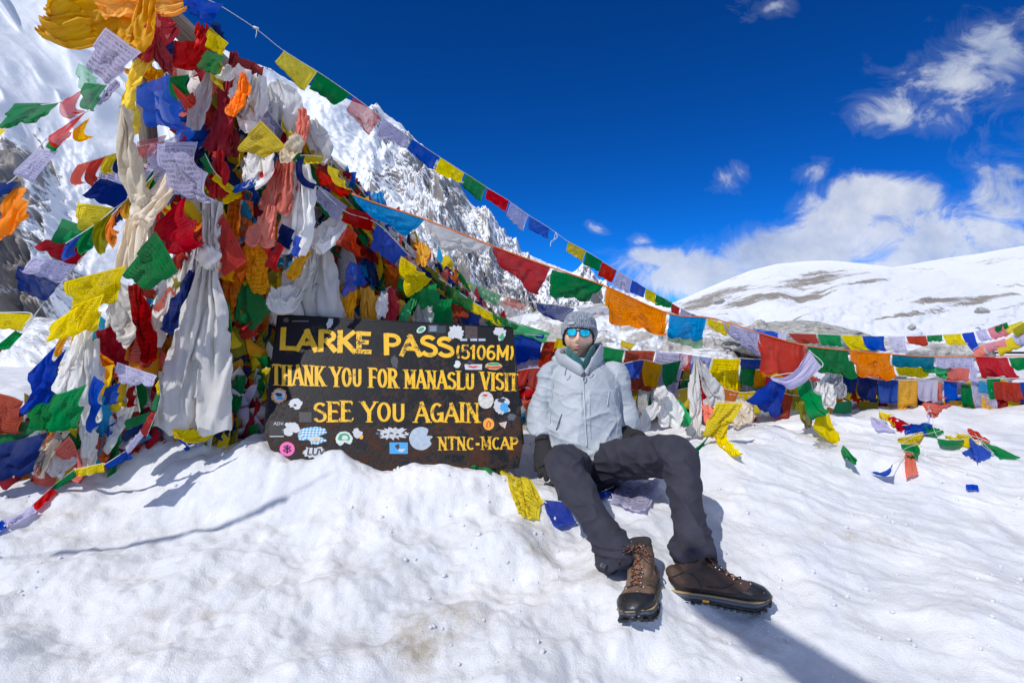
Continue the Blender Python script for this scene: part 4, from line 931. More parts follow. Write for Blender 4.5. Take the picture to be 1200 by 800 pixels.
# left middle
one('crumpled yellow gauze flag at mid left with a fringed edge', 'yellow', [(75, 330), (147, 311), (139, 352), (92, 362)], -.14, slack=(1.25, 1.2), amp=.14)
one('second yellow gauze flag tied below it', 'yellow', [(86, 358), (122, 344), (118, 384), (74, 390)], -.16, slack=(1.2, 1.2))
one('yellow printed flag end with a long fringe pointing left', 'yellow', [(62, 378), (92, 358), (98, 388), (56, 398)], -.18, slack=(1.1, 1.2))
one('pale sheer salmon flag tucked under the blue flag', 'pink', [(161, 166), (196, 158), (186, 182), (166, 185)], -.08, sheer=.35, pr=0)
one('large white printed sheer flag above the knotted white scarf', 'lilac', [(184, 168), (232, 166), (254, 236), (206, 222)], -.22, pr=2, sheer=.12, n=22)
one('white sheer flag between the blue flag and the cream scarf', 'lilac', [(176, 172), (212, 156), (222, 200), (186, 214)], -.12, pr=1, sheer=.3)
one('large rust red printed flag in the left middle of the heap', 'red', [(182, 262), (219, 228), (242, 284), (206, 297)], -.20, n=22, slack=(1.08, 1.1))
one('bright green printed flag under the rust red one', 'green', [(183, 271), (209, 318), (176, 334), (146, 322)], -.24, n=22, slack=(1.14, 1.1))
one('red printed flag right of the knotted white scarf', 'red', [(262, 250), (290, 305), (264, 323), (256, 282)], -.18, n=18)
one('dark green sheer flag hanging left of the signboard top', 'green', [(288, 308), (318, 366), (298, 388), (273, 372)], -.02, n=20, sheer=.15, pr=0)
one('yellow printed flag leaning on the left edge of the signboard', 'yellow', [(274, 402), (315, 375), (324, 410), (306, 436)], .06, pr=2, n=20)
one('yellow flag with a round emblem below the leaning one', 'yellow', [(283, 436), (319, 430), (316, 468), (280, 464)], .02, pr=1, n=20)
one('golden flag scrap above the leaning yellow flag', 'gold', [(262, 300), (275, 306), (276, 330), (262, 326)], -.1, pr=0)
kh('long twisted cream scarf hanging left of centre', [(146, 128, 6), (146, 150, 10), (152, 190, 12), (166, 228, 10), (172, 240, 9)], 'cream', dY=-.24, k=2, Wr=.19, knots_=((166, 234, 7),))
kh('cream scarf with a ragged end crossing behind the twisted one', [(212, 186, 9), (196, 208, 14), (174, 232, 14), (158, 262, 16), (151, 296, 14), (154, 316, 10)], 'cream', dY=-.26, k=3, Wr=.26, knots=(3,))
kh('big white scarf tied in a knot and spreading wide at the left of the sign', [(250, 236, 12), (249, 262, 11), (247, 288, 8), (246, 304, 10), (243, 322, 15), (240, 360, 30), (232, 420, 40), (229, 470, 42), (228, 498, 38)], 'white', dY=-.24, k=2.4, Wr=.44, R=56, C=40, knots=(3,), knots_=((246, 302, 12),), silk=True)
kh('dark red printed scarf strip hanging straight down at the left', [(160, 332, 8), (168, 360, 9), (176, 396, 10), (178, 420, 8)], 'dred', dY=-.20, k=2, pr=1, silk=False, Wr=.11)
kh('dark red scarf bent like an elbow below the yellow gauze', [(122, 384, 10), (128, 400, 12), (140, 414, 8), (150, 425, 5)], 'dred', dY=-.16, k=2, silk=False, pr=1)
kh('white scarf falling in folds at the far left of the heap', [(103, 372, 8), (94, 400, 10), (84, 430, 14), (76, 456, 12)], 'white', dY=-.18, k=3, Wr=.2)
kh('long crinkled white scarf beside the blue flag at left', [(106, 398, 9), (108, 430, 12), (110, 460, 9), (108, 488, 6)], 'white', dY=-.22, k=3, Wr=.2)
kh('white scarf slanting down behind the long crinkled one', [(130, 330, 10), (150, 350, 20), (145, 380, 18), (132, 392, 8)], 'white', dY=-.06, k=3, Wr=.26)
kh('white scarf hanging behind the dark red strip', [(215, 300, 9), (205, 330, 14), (190, 370, 14), (178, 400, 9)], 'white', dY=-.06, k=3)
kh('pale pink and white scarf beside the navy strip', [(232, 290, 8), (228, 320, 9), (222, 350, 7), (216, 366, 5)], 'grey', dY=-.10, k=2)
kh('blue strip slanting between the white scarves', [(224, 318, 5), (216, 340, 8), (206, 364, 10), (196, 386, 8)], 'navy', dY=-.12, k=2, silk=False)
kh('white scarf end spread on the snow at the foot of the heap', [(112, 480, 9), (98, 505, 12), (78, 530, 12), (62, 556, 9)], 'white', dY=-.02, k=3)
kh('second white scarf end reaching the snow, right of the first', [(100, 486, 7), (103, 510, 10), (103, 535, 10), (101, 550, 7)], 'white', dY=-.06, k=3)
kh('sheer white scarf slanting to the snow at the middle left', [(150, 445, 7), (146, 470, 12), (134, 495, 10), (120, 524, 6)], 'white', dY=-.04, k=3)
kh('beige scarf crumpled on the snow at the foot of the heap', [(74, 500, 6), (62, 515, 10), (52, 530, 9), (43, 552, 6)], 'cream', dY=-.02, k=2)
one('deep blue flag at the far left, above the red gauze', 'blue', [(34, 436), (66, 404), (72, 440), (44, 462)], -.16, slack=(1.25, 1.2), pr=0, n=18)
one('deep blue cloth hanging under it', 'blue', [(50, 440), (78, 408), (68, 470), (26, 484)], -.13, slack=(1.2, 1.2), pr=0, n=18)
one('green gauze flag with fringed end at the lower left', 'green', [(66, 462), (102, 450), (96, 500), (62, 504)], -.22, slack=(1.15, 1.1), n=18)
one('dull green flag behind the fringed green one', 'green', [(34, 478), (68, 464), (66, 504), (36, 500)], -.15, slack=(1.2, 1.2))
one('red gauze flag at the left edge of the picture', 'brick', [(-14, 456), (28, 470), (28, 506), (-14, 508)], -.10, n=18)
one('wide green flag under the red gauze at the left edge', 'green', [(-16, 504), (46, 490), (52, 512), (-10, 536)], -.08, pr=0, n=18)
one('navy cloth sheet resting on the snow at the left edge', 'navy', [(-24, 526), (56, 506), (42, 548), (-20, 566)], -.12, pr=0, n=20, slack=(1.1, 1.1))
one('blue flag strip beside the long crinkled white scarf', 'blue', [(110, 440), (123, 450), (118, 496), (107, 508)], -.22, pr=0, slack=(1.2, 1.1))
one('white printed flag at the left middle, under the dark red elbow', 'lilac', [(137, 424), (184, 440), (182, 452), (143, 446)], -.22, pr=2)
one('blue flag by the sheer white scarf', 'blue', [(124, 454), (142, 448), (140, 470), (124, 474)], -.14, pr=0)
one('dark green roll lying low behind the snow string', 'green', [(147, 492), (176, 482), (178, 490), (149, 502)], -.10, pr=0, slack=(1.3, 1.5))
one('dark blue roll lying on the snow right behind the snow string', 'navy', [(145, 506), (176, 492), (176, 502), (146, 516)], -.06, pr=0, slack=(1.3, 1.4))
one('red flag scrap near the snow string at the lower left', 'dred', [(150, 455), (160, 450), (162, 474), (152, 476)], -.1, pr=0)
kh('sheer blue and white tarpaulin strip at the left foot of the sign', [(312, 468, 6), (300, 478, 12), (288, 492, 16), (282, 510, 16)], 'lilac', dY=-.06, k=3, sheer=.2)
kh('deep blue scarf bunched on the snow at the left foot of the sign', [(292, 478, 5), (280, 490, 12), (268, 504, 14), (262, 514, 10)], 'blue', dY=-.04, k=3, silk=False)
kh('thin golden scarf end pointing down beside the deep blue one', [(284, 468, 2), (276, 484, 3), (268, 496, 4), (262, 506, 2)], 'gold', dY=-.08, k=2)
kh('green and red scarf hanging between the two yellow flags and the big white scarf', [(282, 440, 6), (276, 462, 8), (272, 480, 6)], 'green', dY=-.14, k=2, silk=False)
kh('small pile of multicoloured thread at the hem of the big white scarf', [(205, 505, 4), (225, 508, 5), (250, 500, 5), (262, 490, 3)], 'yellow', dY=-.26, k=3, silk=False, face=(0, 0, 1))
# centre and right part
kh('long dark red scarf with gold print hanging under the pole', [(276, 62, 4), (268, 90, 9), (262, 130, 12), (254, 176, 12)], 'dred', dY=-.16, k=3, Wr=.2, silk=True)
kh('second dark red scarf close to the right of the first', [(284, 84, 5), (280, 115, 8), (276, 150, 8), (270, 180, 6)], 'dred', dY=-.10, k=3, Wr=.16)
kh('short maroon scarf with golden lettering wrapped round the pole', [(270, 84, 3), (284, 74, 7), (298, 76, 7), (306, 82, 3)], 'dred', dY=-.20, face=(.2, 0, 1), k=1)
kh('vivid red orange scarf hanging below the dark red ones', [(256, 178, 6), (258, 200, 9), (256, 224, 9)], 'red', dY=-.22, k=2, Wr=.16)
kh('orange red balloon-like scarf bunched near the pole', [(284, 86, 4), (286, 98, 8), (278, 112, 8), (268, 128, 5)], 'orange', dY=-.26, k=2, Wr=.16)
kh('white scarf wrapped around the pole left of the orange bunch', [(262, 92, 8), (272, 78, 8), (284, 88, 8), (272, 112, 6)], 'white', dY=-.22, k=3)
kh('short sheer white scarf below the green flag', [(246, 84, 6), (240, 105, 9), (230, 130, 10), (226, 148, 6)], 'white', dY=-.14, k=2, sheer=.35)
kh('small salmon sheer scarf right of the sheer white one', [(258, 86, 4), (250, 100, 6), (244, 112, 4)], 'salmon', dY=-.12, k=2, sheer=.3)
kh('white scarf knotted over the pole in the middle', [(300, 88, 10), (296, 115, 18), (290, 138, 16), (280, 140, 10)], 'white', dY=-.16, k=3, Wr=.24)
kh('broad white scarf wound round the pole above the salmon knot', [(318, 100, 14), (330, 120, 22), (330, 145, 20), (322, 170, 12)], 'white', dY=-.14, k=4, Wr=.26, C=20)
kh('white scarf wound round the pole right of the salmon knot', [(362, 140, 8), (368, 158, 16), (372, 172, 16), (368, 186, 10)], 'white', dY=-.14, k=4, Wr=.22, C=20)
kh('salmon flowered scarf knotted on the pole', [(354, 128, 5), (356, 140, 8), (352, 154, 8), (348, 166, 4)], 'salmon', dY=-.24, k=3, Wr=.16, knots_=((350, 166, 5),))
kh('salmon flowered scarf hanging in the middle with a frayed lower end', [(334, 188, 8), (330, 206, 13), (326, 224, 18), (322, 242, 16)], 'salmon', dY=-.26, k=4, Wr=.26, C=20)
kh('second salmon scarf bunch, lower left of the first', [(318, 242, 6), (312, 256, 12), (306, 272, 16), (304, 282, 14)], 'salmon', dY=-.28, k=4, Wr=.24, C=20)
kh('slim salmon scarf tail right of the hanging one', [(348, 188, 4), (348, 204, 5), (346, 220, 4)], 'salmon', dY=-.24, k=2)
one('yellow gauze flag flying left from the white knot', 'yellow', [(306, 141), (335, 172), (312, 180), (278, 176)], -.30, pr=1, n=20, slack=(1.12, 1.15))
kh('white cloth bunched below the yellow gauze flag', [(300, 172, 8), (306, 184, 18), (300, 200, 16), (292, 210, 7)], 'white', dY=-.24, k=3)
knot(345, 170, float(Yp(345)) - .36, 11, 'cream', SC.objects['ceremonial_scarf']) if False else None
kh('cream tied knot with strings where the ropes meet', [(350, 158, 6), (345, 168, 10), (336, 178, 9), (330, 184, 5)], 'cream', dY=-.34, k=2, knots_=((346, 169, 9),))
kh('crumpled white scarf falling in the middle above the wide white one', [(352, 192, 8), (356, 218, 14), (352, 246, 18), (344, 276, 16), (340, 290, 8)], 'white', dY=-.26, k=4, Wr=.32, C=22)
kh('white scarf looped to the right of the crumpled one', [(404, 254, 8), (388, 264, 16), (376, 276, 15), (366, 284, 8)], 'white', dY=-.24, k=3, Wr=.22)
kh('wide white scarf spreading down to the sign top', [(376, 278, 9), (374, 300, 18), (374, 330, 24), (378, 372, 26)], 'white', dY=-.12, k=4, Wr=.32, R=40, C=24)
kh('white scarf swept to the left from the wide one', [(364, 284, 8), (356, 305, 14), (345, 325, 16), (334, 345, 10)], 'white', dY=-.16, k=3, Wr=.22)
kh('white bow of scarf ends lying left of the wide one', [(352, 340, 8), (340, 346, 14), (326, 350, 14), (314, 342, 8)], 'white', dY=-.20, k=3, face=(0, 0, 1), Wr=.2)
kh('white scarf tail under the bow, behind the sign corner', [(330, 350, 9), (336, 364, 14), (344, 378, 16)], 'white', dY=-.06, k=3)
kh('hanging orange scarf with black print left of centre', [(276, 232, 5), (272, 270, 10), (270, 320, 11), (268, 372, 10)], 'orange', dY=-.08, k=2, pr=1, silk=False)
kh('golden orange scarf strip with black letters', [(296, 268, 8), (300, 300, 12), (304, 340, 10)], 'gold', dY=-.14, k=2, pr=1, silk=False)
kh('narrow orange scarf right of the lettered strip', [(290, 235, 6), (290, 260, 8), (292, 285, 6)], 'orange', dY=-.06, k=2, silk=True)
one('navy printed corner of a flag in the middle', 'navy', [(330, 262), (346, 270), (342, 292), (326, 284)], -.16)
one('red flag corner hanging in the middle under the salmon scarf', 'red', [(326, 284), (334, 290), (330, 318), (312, 312)], -.20, n=16, slack=(1.15, 1.1))
one('small bright blue tuft near the crumpled white scarf', 'blue', [(346, 276), (354, 278), (352, 302), (343, 298)], -.26, pr=0, slack=(1.4, 1.1))
kh('golden ribbon crossing beside the wide white scarf', [(360, 294, 3), (350, 306, 5), (338, 322, 5)], 'gold', dY=-.22, k=1)
string('rolled-up narrow string looping to the left under the cream knot', [(240, 180), (252, 202), (275, 222), (302, 210), (340, 188), (355, 182), (380, 184)], lambda px: float(Yp(px)) - .24, [
    ('green', (241, 180), (252, 200), (247, 203), (237, 184), {'pr': 0}), ('yellow', (253, 203), (276, 220), (272, 225), (250, 208), {'pr': 0}), ('blue', (276, 217), (300, 207), (301, 214), (277, 224), {'pr': 0}), ('yellow', (262, 230), (284, 221), (286, 227), (266, 238), {'pr': 0}), ('green', (288, 214), (308, 205), (306, 212), (290, 222), {'pr': 0}),
    ('lilac', (285, 214), (306, 202), (306, 207), (287, 219), {'pr': 0}), ('red', (306, 200), (322, 190), (326, 196), (309, 207), {'pr': 0}), ('red', (320, 193), (338, 186), (341, 194), (324, 203), {'pr': 0}), ('green', (337, 182), (358, 180), (357, 188), (340, 189), {'pr': 0}), ('yellow', (358, 182), (380, 181), (380, 188), (359, 190), {'pr': 0})])
string('rolled narrow string slanting down right from the cream knot', [(347, 188), (374, 220), (405, 248), (442, 262), (480, 300)], lambda px: float(Yp(px)) - .28, [
    ('navy', (348, 186), (356, 185), (375, 216), (368, 222), {'pr': 0, 'slack': (1.3, 1.05)}), ('lilac', (375, 218), (407, 242), (398, 258), (368, 228), {'pr': 2, 'slack': (1.03, 1.03)}), ('red', (407, 243), (441, 253), (438, 268), (402, 256), {'pr': 0, 'slack': (1.05, 1.25)}), ('blue', (442, 263), (478, 297), (462, 306), (437, 290), {'pr': 0, 'slack': (1.2, 1.2), 'n': 18})], slack=(1.05, 1.06))
one('sheer dark red flag beside the wide white scarf', 'brick', [(408, 264), (420, 276), (427, 302), (394, 284)], -.24, pr=0, sheer=.15)
one('yellow gauze flag in the right middle of the heap', 'yellow', [(470, 300), (488, 312), (507, 326), (478, 348)], -.24, sheer=.12, n=18, slack=(1.1, 1.2))
one('green flag below the yellow gauze one at the right', 'green', [(494, 338), (512, 332), (520, 352), (494, 362)], -.24, pr=0, slack=(1.15, 1.1))
one('dark green flag hanging by the sign top, right part', 'green', [(508, 352), (530, 350), (532, 378), (510, 380)], -.20, pr=0, slack=(1.25, 1.1))
one('yellow fringed flag slung across the right flank', 'yellow', [(384, 194), (398, 200), (412, 222), (394, 212)], -.22, pr=0, slack=(1.3, 1.2))
one('red flag slung under the yellow fringed one', 'red', [(370, 196), (412, 224), (402, 230), (378, 214)], -.20, pr=0, slack=(1.15, 1.3))
one('sheer purple blue flag in the lower middle above the sign', 'blue', [(410, 306), (425, 312), (432, 330), (402, 348)], -.20, pr=0, sheer=.25)
one('red printed flag above the right part of the sign', 'brick', [(530, 348), (554, 350), (550, 372), (532, 370)], -.12)
one('blue flag above the right part of the sign', 'blue', [(548, 352), (566, 358), (562, 378), (534, 378)], -.10, pr=0, slack=(1.3, 1.2))
kh('orange scarf bunch standing on the sign top, left of centre', [(412, 336, 6), (408, 352, 9), (404, 372, 8)], 'gold', dY=-.16, k=3, Wr=.14)
kh('orange scarf hanging in pleats behind the sign top', [(428, 336, 5), (430, 352, 8), (428, 374, 9)], 'gold', dY=-.16, k=3, Wr=.14)
kh('small golden scarf knot above the sign top centre', [(444, 348, 4), (440, 358, 7), (438, 374, 6)], 'gold', dY=-.20, k=3, Wr=.12)
kh('white tassel of scarf above the sign top centre', [(450, 344, 3), (448, 354, 6), (446, 368, 5)], 'white', dY=-.26, k=3)
kh('red and gold brocade scarf above the sign top centre', [(458, 338, 4), (458, 354, 8), (456, 376, 8)], 'red', dY=-.22, k=3)
kh('golden scarf twist right of the red brocade one', [(462, 352, 3), (470, 354, 7), (476, 372, 6)], 'gold', dY=-.22, k=3)
kh('white crumpled scarf resting on the sign top', [(494, 356, 6), (496, 366, 14), (494, 380, 14)], 'white', dY=-.20, k=4, Wr=.18)
kh('bright green ribbon beside the white crumpled scarf', [(484, 350, 3), (476, 362, 5), (470, 376, 3)], 'lgreen', dY=-.26, k=1)
kh('golden scarf knot on the right flank of the heap', [(492, 284, 4), (496, 294, 8), (492, 306, 5)], 'gold', dY=-.22, k=3, Wr=.12)
kh('turquoise ribbon hanging on the right flank', [(445, 226, 4), (450, 240, 5), (458, 252, 4)], 'cyan', dY=-.26, k=1)
# scarves by the wall of flags at right
def kr(label, path, col='white', Y=3.3, **k):
    kn = k.pop('knots_', ())
    o = scarf([(x, y, Y + dy, h) for x, y, h, dy in path], label, col, **k)
    for (x, y, r) in kn: knot(x, y, Y - .05, r, col, o)
    return o
kr('white scarf folded in a long loop beside the yellow flag behind the man', [(817, 418, 2, 0), (828, 440, 7, 0), (838, 460, 11, 0), (832, 474, 8, 0)], Y=3.32, k=2, Wr=.15)
kr('white scarf tail falling to the snow left of the loop', [(815, 420, 3, 0), (814, 450, 8, 0), (815, 480, 8, -.02), (808, 508, 5, -.04)], Y=3.32, k=2, Wr=.13)
kr('white cloth knotted above the snow behind his arm', [(772, 456, 6, 0), (778, 466, 10, 0), (784, 482, 15, 0), (782, 495, 10, 0)], Y=3.15, k=3, Wr=.2, knots_=((774, 462, 7),))
kr('sheer white scarf stretched from the knotted cloth to his elbow', [(772, 470, 5, 0), (758, 486, 6, -.03), (746, 502, 5, -.06), (738, 514, 5, -.08)], Y=3.12, k=2)
kr('pale green scarf beside the knotted white cloth', [(786, 470, 5, 0), (796, 478, 9, 0), (803, 495, 6, 0)], 'lgreen', Y=3.2, k=2, silk=False)
kr('salmon scarf ends between the white tail and the long yellow flag', [(826, 474, 4, 0), (830, 482, 6, 0), (832, 495, 4, 0)], 'salmon', Y=3.25, k=2)
kr('white and cream bag-like cloth on the snow right of the long yellow flag', [(862, 470, 8, 0), (868, 480, 14, 0), (872, 492, 12, 0)], 'cream', Y=3.35, k=3)
kr('crumpled silvery white scarf between the red flag and the lower string', [(968, 448, 8, 0), (966, 460, 13, 0), (972, 472, 10, 0)], 'white', Y=3.75, k=3, Wr=.22)
kr('sheer grey scarf bunched above the silvery one', [(980, 436, 8, 0), (976, 448, 14, 0), (980, 462, 12, 0)], 'grey', Y=3.8, k=3, sheer=.25)
kr('olive sheer scarf left of the lichen-spotted rock', [(938, 470, 5, 0), (944, 482, 7, 0), (948, 496, 4, 0)], 'olive', Y=3.4, k=2, sheer=.1)

# ---------------------------------------------------------------- small procedural strings wound round the pole and the core
cyc = ['blue', 'white', 'red', 'green', 'yellow']; alt = ['navy', 'lilac', 'brick', 'green', 'gold', 'yellow', 'orange', 'cyan', 'dred', 'olive', 'salmon', 'grey']
flank = 'weathered flag strings wound round the slanting pole'
for i in range(30):
    x0 = rnd.uniform(250, 480); x1 = min(x0 + rnd.uniform(90, 170), 608); off0 = rnd.uniform(-8, 55); off1 = rnd.uniform(0, 26)
    line = lambda x: 402 + (x - 600) * .952
    n = int(rnd.uniform(5, 8)); cols = [rnd.choice(cyc + alt) for _ in range(n)]
    yo = rnd.uniform(-.16, -.06)
    yf = lambda px, yo=yo: float(Yp(px)) + yo
    cp_ = [(x0 + (x1 - x0) * t, line(x0 + (x1 - x0) * t) + off0 * (1 - t) + off1 * t + rnd.uniform(-4, 4) - 8 * (1 - t)) for t in np.linspace(0, 1, n + 1)]
    fl = []
    for j in range(n):
        a, b = cp_[j], cp_[j + 1]; h = rnd.uniform(10, 22) * (1.2 - .3 * (a[0] - 250) / 350); sk = rnd.uniform(-6, 6)
        fl.append((cols[j], a, b, (b[0] + sk - 3, b[1] + h * rnd.uniform(.7, 1.2)), (a[0] + sk + 4, a[1] + h * rnd.uniform(.7, 1.2)), {'pr': rnd.choice((0, 1)), 'slack': (rnd.uniform(1.1, 1.45), rnd.uniform(1.05, 1.35)), 'n': 12}))
    string('weathered string wound round the pole: ' + ', '.join(CN.get(c, c).replace(' ', '-') for c in cols), cp_, yf, fl, group=flank, amp=.14)
inner = 'faded flag strings hanging inside the heap behind the scarves'
for i in range(18):
    x0 = rnd.uniform(90, 420); y0 = max((402 + (x0 - 600) * .952) + 20, 120) + rnd.uniform(0, 200)
    if x0 < 170: y0 = rnd.uniform(360, 470)
    y0 = min(y0, 440); n = 6; dx = rnd.uniform(12, 20) * rnd.choice((-1, 1)); dy = rnd.uniform(4, 16)
    cp_ = [(x0 + dx * t, y0 + dy * t + rnd.uniform(-3, 3)) for t in range(n + 1)]
    cp_ = [p for p in cp_ if p[1] > (402 + (p[0] - 600) * .952) + 10 and p[0] > 60]
    if len(cp_) < 3: continue
    fl = []; cols = [rnd.choice(cyc + alt) for _ in cp_]
    for j in range(len(cp_) - 1):
        a, b = cp_[j], cp_[j + 1]
        if b[0] < a[0]: a, b = b, a
        h = rnd.uniform(18, 34); sk = rnd.uniform(-6, 6)
        fl.append((cols[j], a, b, (b[0] + sk - 2, b[1] + h), (a[0] + sk + 2, a[1] + h * rnd.uniform(.8, 1.2)), {'pr': rnd.choice((0, 1)), 'slack': (rnd.uniform(1.1, 1.5), rnd.uniform(1.05, 1.2)), 'n': 12}))
    yo = rnd.uniform(-.07, .0) + (.12 if x0 < 170 else 0)
    string('faded string inside the heap behind the scarves: ' + ', '.join(CN.get(c, c).replace(' ', '-') for c in cols[:len(fl)]), cp_, (lambda px, yo=yo: float(Yp(max(px, 60))) + yo), fl, group=inner, amp=.14)
wall = 'faded flag strings heaped behind the hanging row at right'
for i in range(34):
    x0 = rnd.uniform(600, 740) if i < 8 else rnd.uniform(740, 1190); n = 5; yb = np.interp(x0, [600, 760, 900, 1000, 1200], [425, 440, 445, 446, 450]) + rnd.uniform(-6, 24)
    if 610 < x0 < 700: yb = rnd.uniform(420, 500)
    wd = rnd.uniform(14, 26); cp_ = [(x0 + wd * t, yb + rnd.uniform(-4, 5)) for t in range(n + 1)]
    yf = lambda px, dy=rnd.uniform(-.12, .25): float(yF(px)) + dy
    fl = []; cols = [rnd.choice(cyc + alt) for _ in range(n)]
    for j in range(n):
        a, b = cp_[j], cp_[j + 1]; h = rnd.uniform(16, 30)
        fl.append((cols[j], a, b, (b[0] - 3, b[1] + h), (a[0] + 3, a[1] + h * rnd.uniform(.8, 1.2)), {'pr': rnd.choice((0, 1)), 'slack': (rnd.uniform(1.1, 1.5), rnd.uniform(1.05, 1.3)), 'n': 12}))
    string('faded string heaped behind the right row: ' + ', '.join(CN.get(c, c).replace(' ', '-') for c in cols), cp_, yf, fl, group=wall, amp=.14)

print('cloth jobs', {k: len(v) for k, v in JOBS.items()})
LIB = []
for i in range(26):       # crumpled pieces for the uncountable mass of old cloth
    c = [np.array(q) for q in ((-.5, 0, 0), (.5, 0, rnd.uniform(-.2, .2)), (.4 + rnd.uniform(-.2, .2), rnd.uniform(-.2, .2), -1), (-.4 + rnd.uniform(-.2, .2), rnd.uniform(-.2, .2), -1))]
    n = 9; s = np.linspace(0, 1, n)[None, :, None]; t = np.linspace(0, 1, n)[:, None, None]
    B = (c[0] * (1 - s) + c[1] * s) * (1 - t) + (c[3] * (1 - s) + c[2] * s) * t
    sl = rnd.uniform(1.3, 2.0); Wt = np.ones((n, n))
    for a, b in ((0, 0), (0, -1), (-1, 0), (-1, -1)): Wt[a, b] = 0
    X = B + smooth_noise(n, n, 5, .16)
    add_job(X, Wt, np.full((n, n - 1), sl / (n - 1)), np.full((n - 1, n), 1.15 / (n - 1)), np.array((0, 0, -.002)), LIB.append)
solve_all()
mass_cols = ['blue', 'white', 'red', 'green', 'yellow', 'navy', 'lilac', 'brick', 'gold', 'orange', 'dred', 'grey', 'cyan', 'olive', 'white', 'salmon']
def mass(label, name, samples, size):
    V_, F_, UVs, MI = [], [], [], []; n0 = 0; n = 9; g_ = gridfaces(n, n)
    uu, vv = np.meshgrid(np.linspace(0, 1, n), np.linspace(1, 0, n)); uv0 = np.stack([uu.ravel(), vv.ravel()], -1)
    for p, sc_ in samples:
        X = LIB[rnd.randrange(len(LIB))].reshape(-1, 3).copy(); a = rnd.uniform(-.9, .9); b = rnd.uniform(-.5, .5)
        if rnd.random() < .5: X[:, 0] *= -1
        ca, sa = math.cos(a), math.sin(a); cb_, sb = math.cos(b), math.sin(b)
        X = X @ np.array([[ca, sa, 0], [-sa, ca, 0], [0, 0, 1]]); X = X @ np.array([[cb_, 0, sb], [0, 1, 0], [-sb, 0, cb_]])
        X = X * sc_ * size * np.array([1, .9, 1]) + p
        V_.append(X); F_.append(g_ + n0); UVs.append(uv0); MI += [rnd.randrange(len(mass_cols))] * len(g_); n0 += n * n
    V_ = np.vstack(V_); me = mesh_np(name, V_, np.vstack(F_), np.vstack(UVs))
    for i, c in enumerate(mass_cols): me.materials.append(cloth_mat(c, i % 2, 0, c == 'white' and i > 8))
    me.polygons.foreach_set('material_index', np.array(MI, np.int32))
    o = link(name, me); return tag(o, label, 'old cloth', kind='stuff')
sm_ = []
ln_ = lambda x: 402 + (x - 600) * .952
for _ in range(2300):       # flank under the pole
    x = rnd.uniform(215, 612); t = rnd.random(); top = ln_(x) - 8; bot = 400 if x > 320 else 500
    y = top + (bot - top) * t ** 1.1
    Y = float(Yp(x)) + .02 + rnd.uniform(0, .16) - .12 * ((y - top) / 300)
    sm_.append((P(x, y, Y), rnd.uniform(.6, 1.3)))
for _ in range(620):       # low left part
    x = rnd.uniform(-20, 330); top = np.interp(x, [-20, 60, 110, 180, 230, 330], [500, 470, 400, 330, 280, 200]); y = rnd.uniform(top, np.interp(x, [-20, 60, 120, 200, 330], [545, 530, 505, 480, 480]))
    Y = (float(Yp(x)) if x > 60 else 2.52) + rnd.uniform(0, .12); sm_.append((P(x, y, Y), rnd.uniform(.7, 1.5)))
for _ in range(420):
    x = rnd.uniform(300, 605); y = ln_(x) + rnd.uniform(-13, 12)
    sm_.append((P(x, y, float(Yp(x)) - rnd.uniform(.05, .12)), rnd.uniform(.35, .75)))
for _ in range(60):
    x = rnd.uniform(228, 300); y = rnd.uniform(70, 200)
    if y > ln_(x) + 12: sm_.append((P(x, y, float(Yp(x)) + .02), rnd.uniform(.6, 1.1)))
mass('dense tangle of old faded prayer flags and scarves filling the heap', 'tangled_cloth', sm_, .135)
sm_ = []
for _ in range(800):
    x = rnd.uniform(596, 1260); lo = np.interp(x, [596, 700, 760, 800, 900, 960, 1050, 1260], [520, 500, 492, 488, 486, 480, 474, 480]); hi = np.interp(x, [596, 700, 800, 960, 1000, 1260], [402, 414, 424, 440, 450, 452])
    y = rnd.uniform(hi, lo); sm_.append((P(x, y, float(yF(x)) + .18 + rnd.uniform(0, .25)), rnd.uniform(.7, 1.3)))
mass('dense tangle of old faded flags heaped behind the man and along the right', 'tangled_cloth', sm_, .13)
# ---------------------------------------------------------------- the signboard
TL, TR, BL_, BR = P(326, 369, 2.86), P(600, 384, 3.00), P(309, 506, 2.60), None
O_ = BL_; Uv = (TR - TL); Vv_ = (TL - BL_)
Nn_ = np.cross(Uv, Vv_); Nn_ /= np.linalg.norm(Nn_)
if Nn_[1] > 0: Nn_ = -Nn_
Eu = Uv / np.linalg.norm(Uv); Ev = Vv_ - (Vv_ @ Eu) * Eu; Ev /= np.linalg.norm(Ev)
CAMP = np.array([0, 0, CAMZ])
def on(px, py, h=0.0):
    """sign-plane coordinates (metres along, metres up) of a photo pixel"""
    d = P(px, py, 1.0) - CAMP; o = O_ + Nn_ * h
    t = ((o - CAMP) @ Nn_) / (d @ Nn_); q = CAMP + d * t - O_
    return np.array([q @ Eu, q @ Ev])
def sp(a, h=0.0): return O_ + Eu * a[0] + Ev * a[1] + Nn_ * h
sign = empty('signboard', O_, 'black metal signboard with yellow lettering and torn stickers, left of the man', 'signboard')
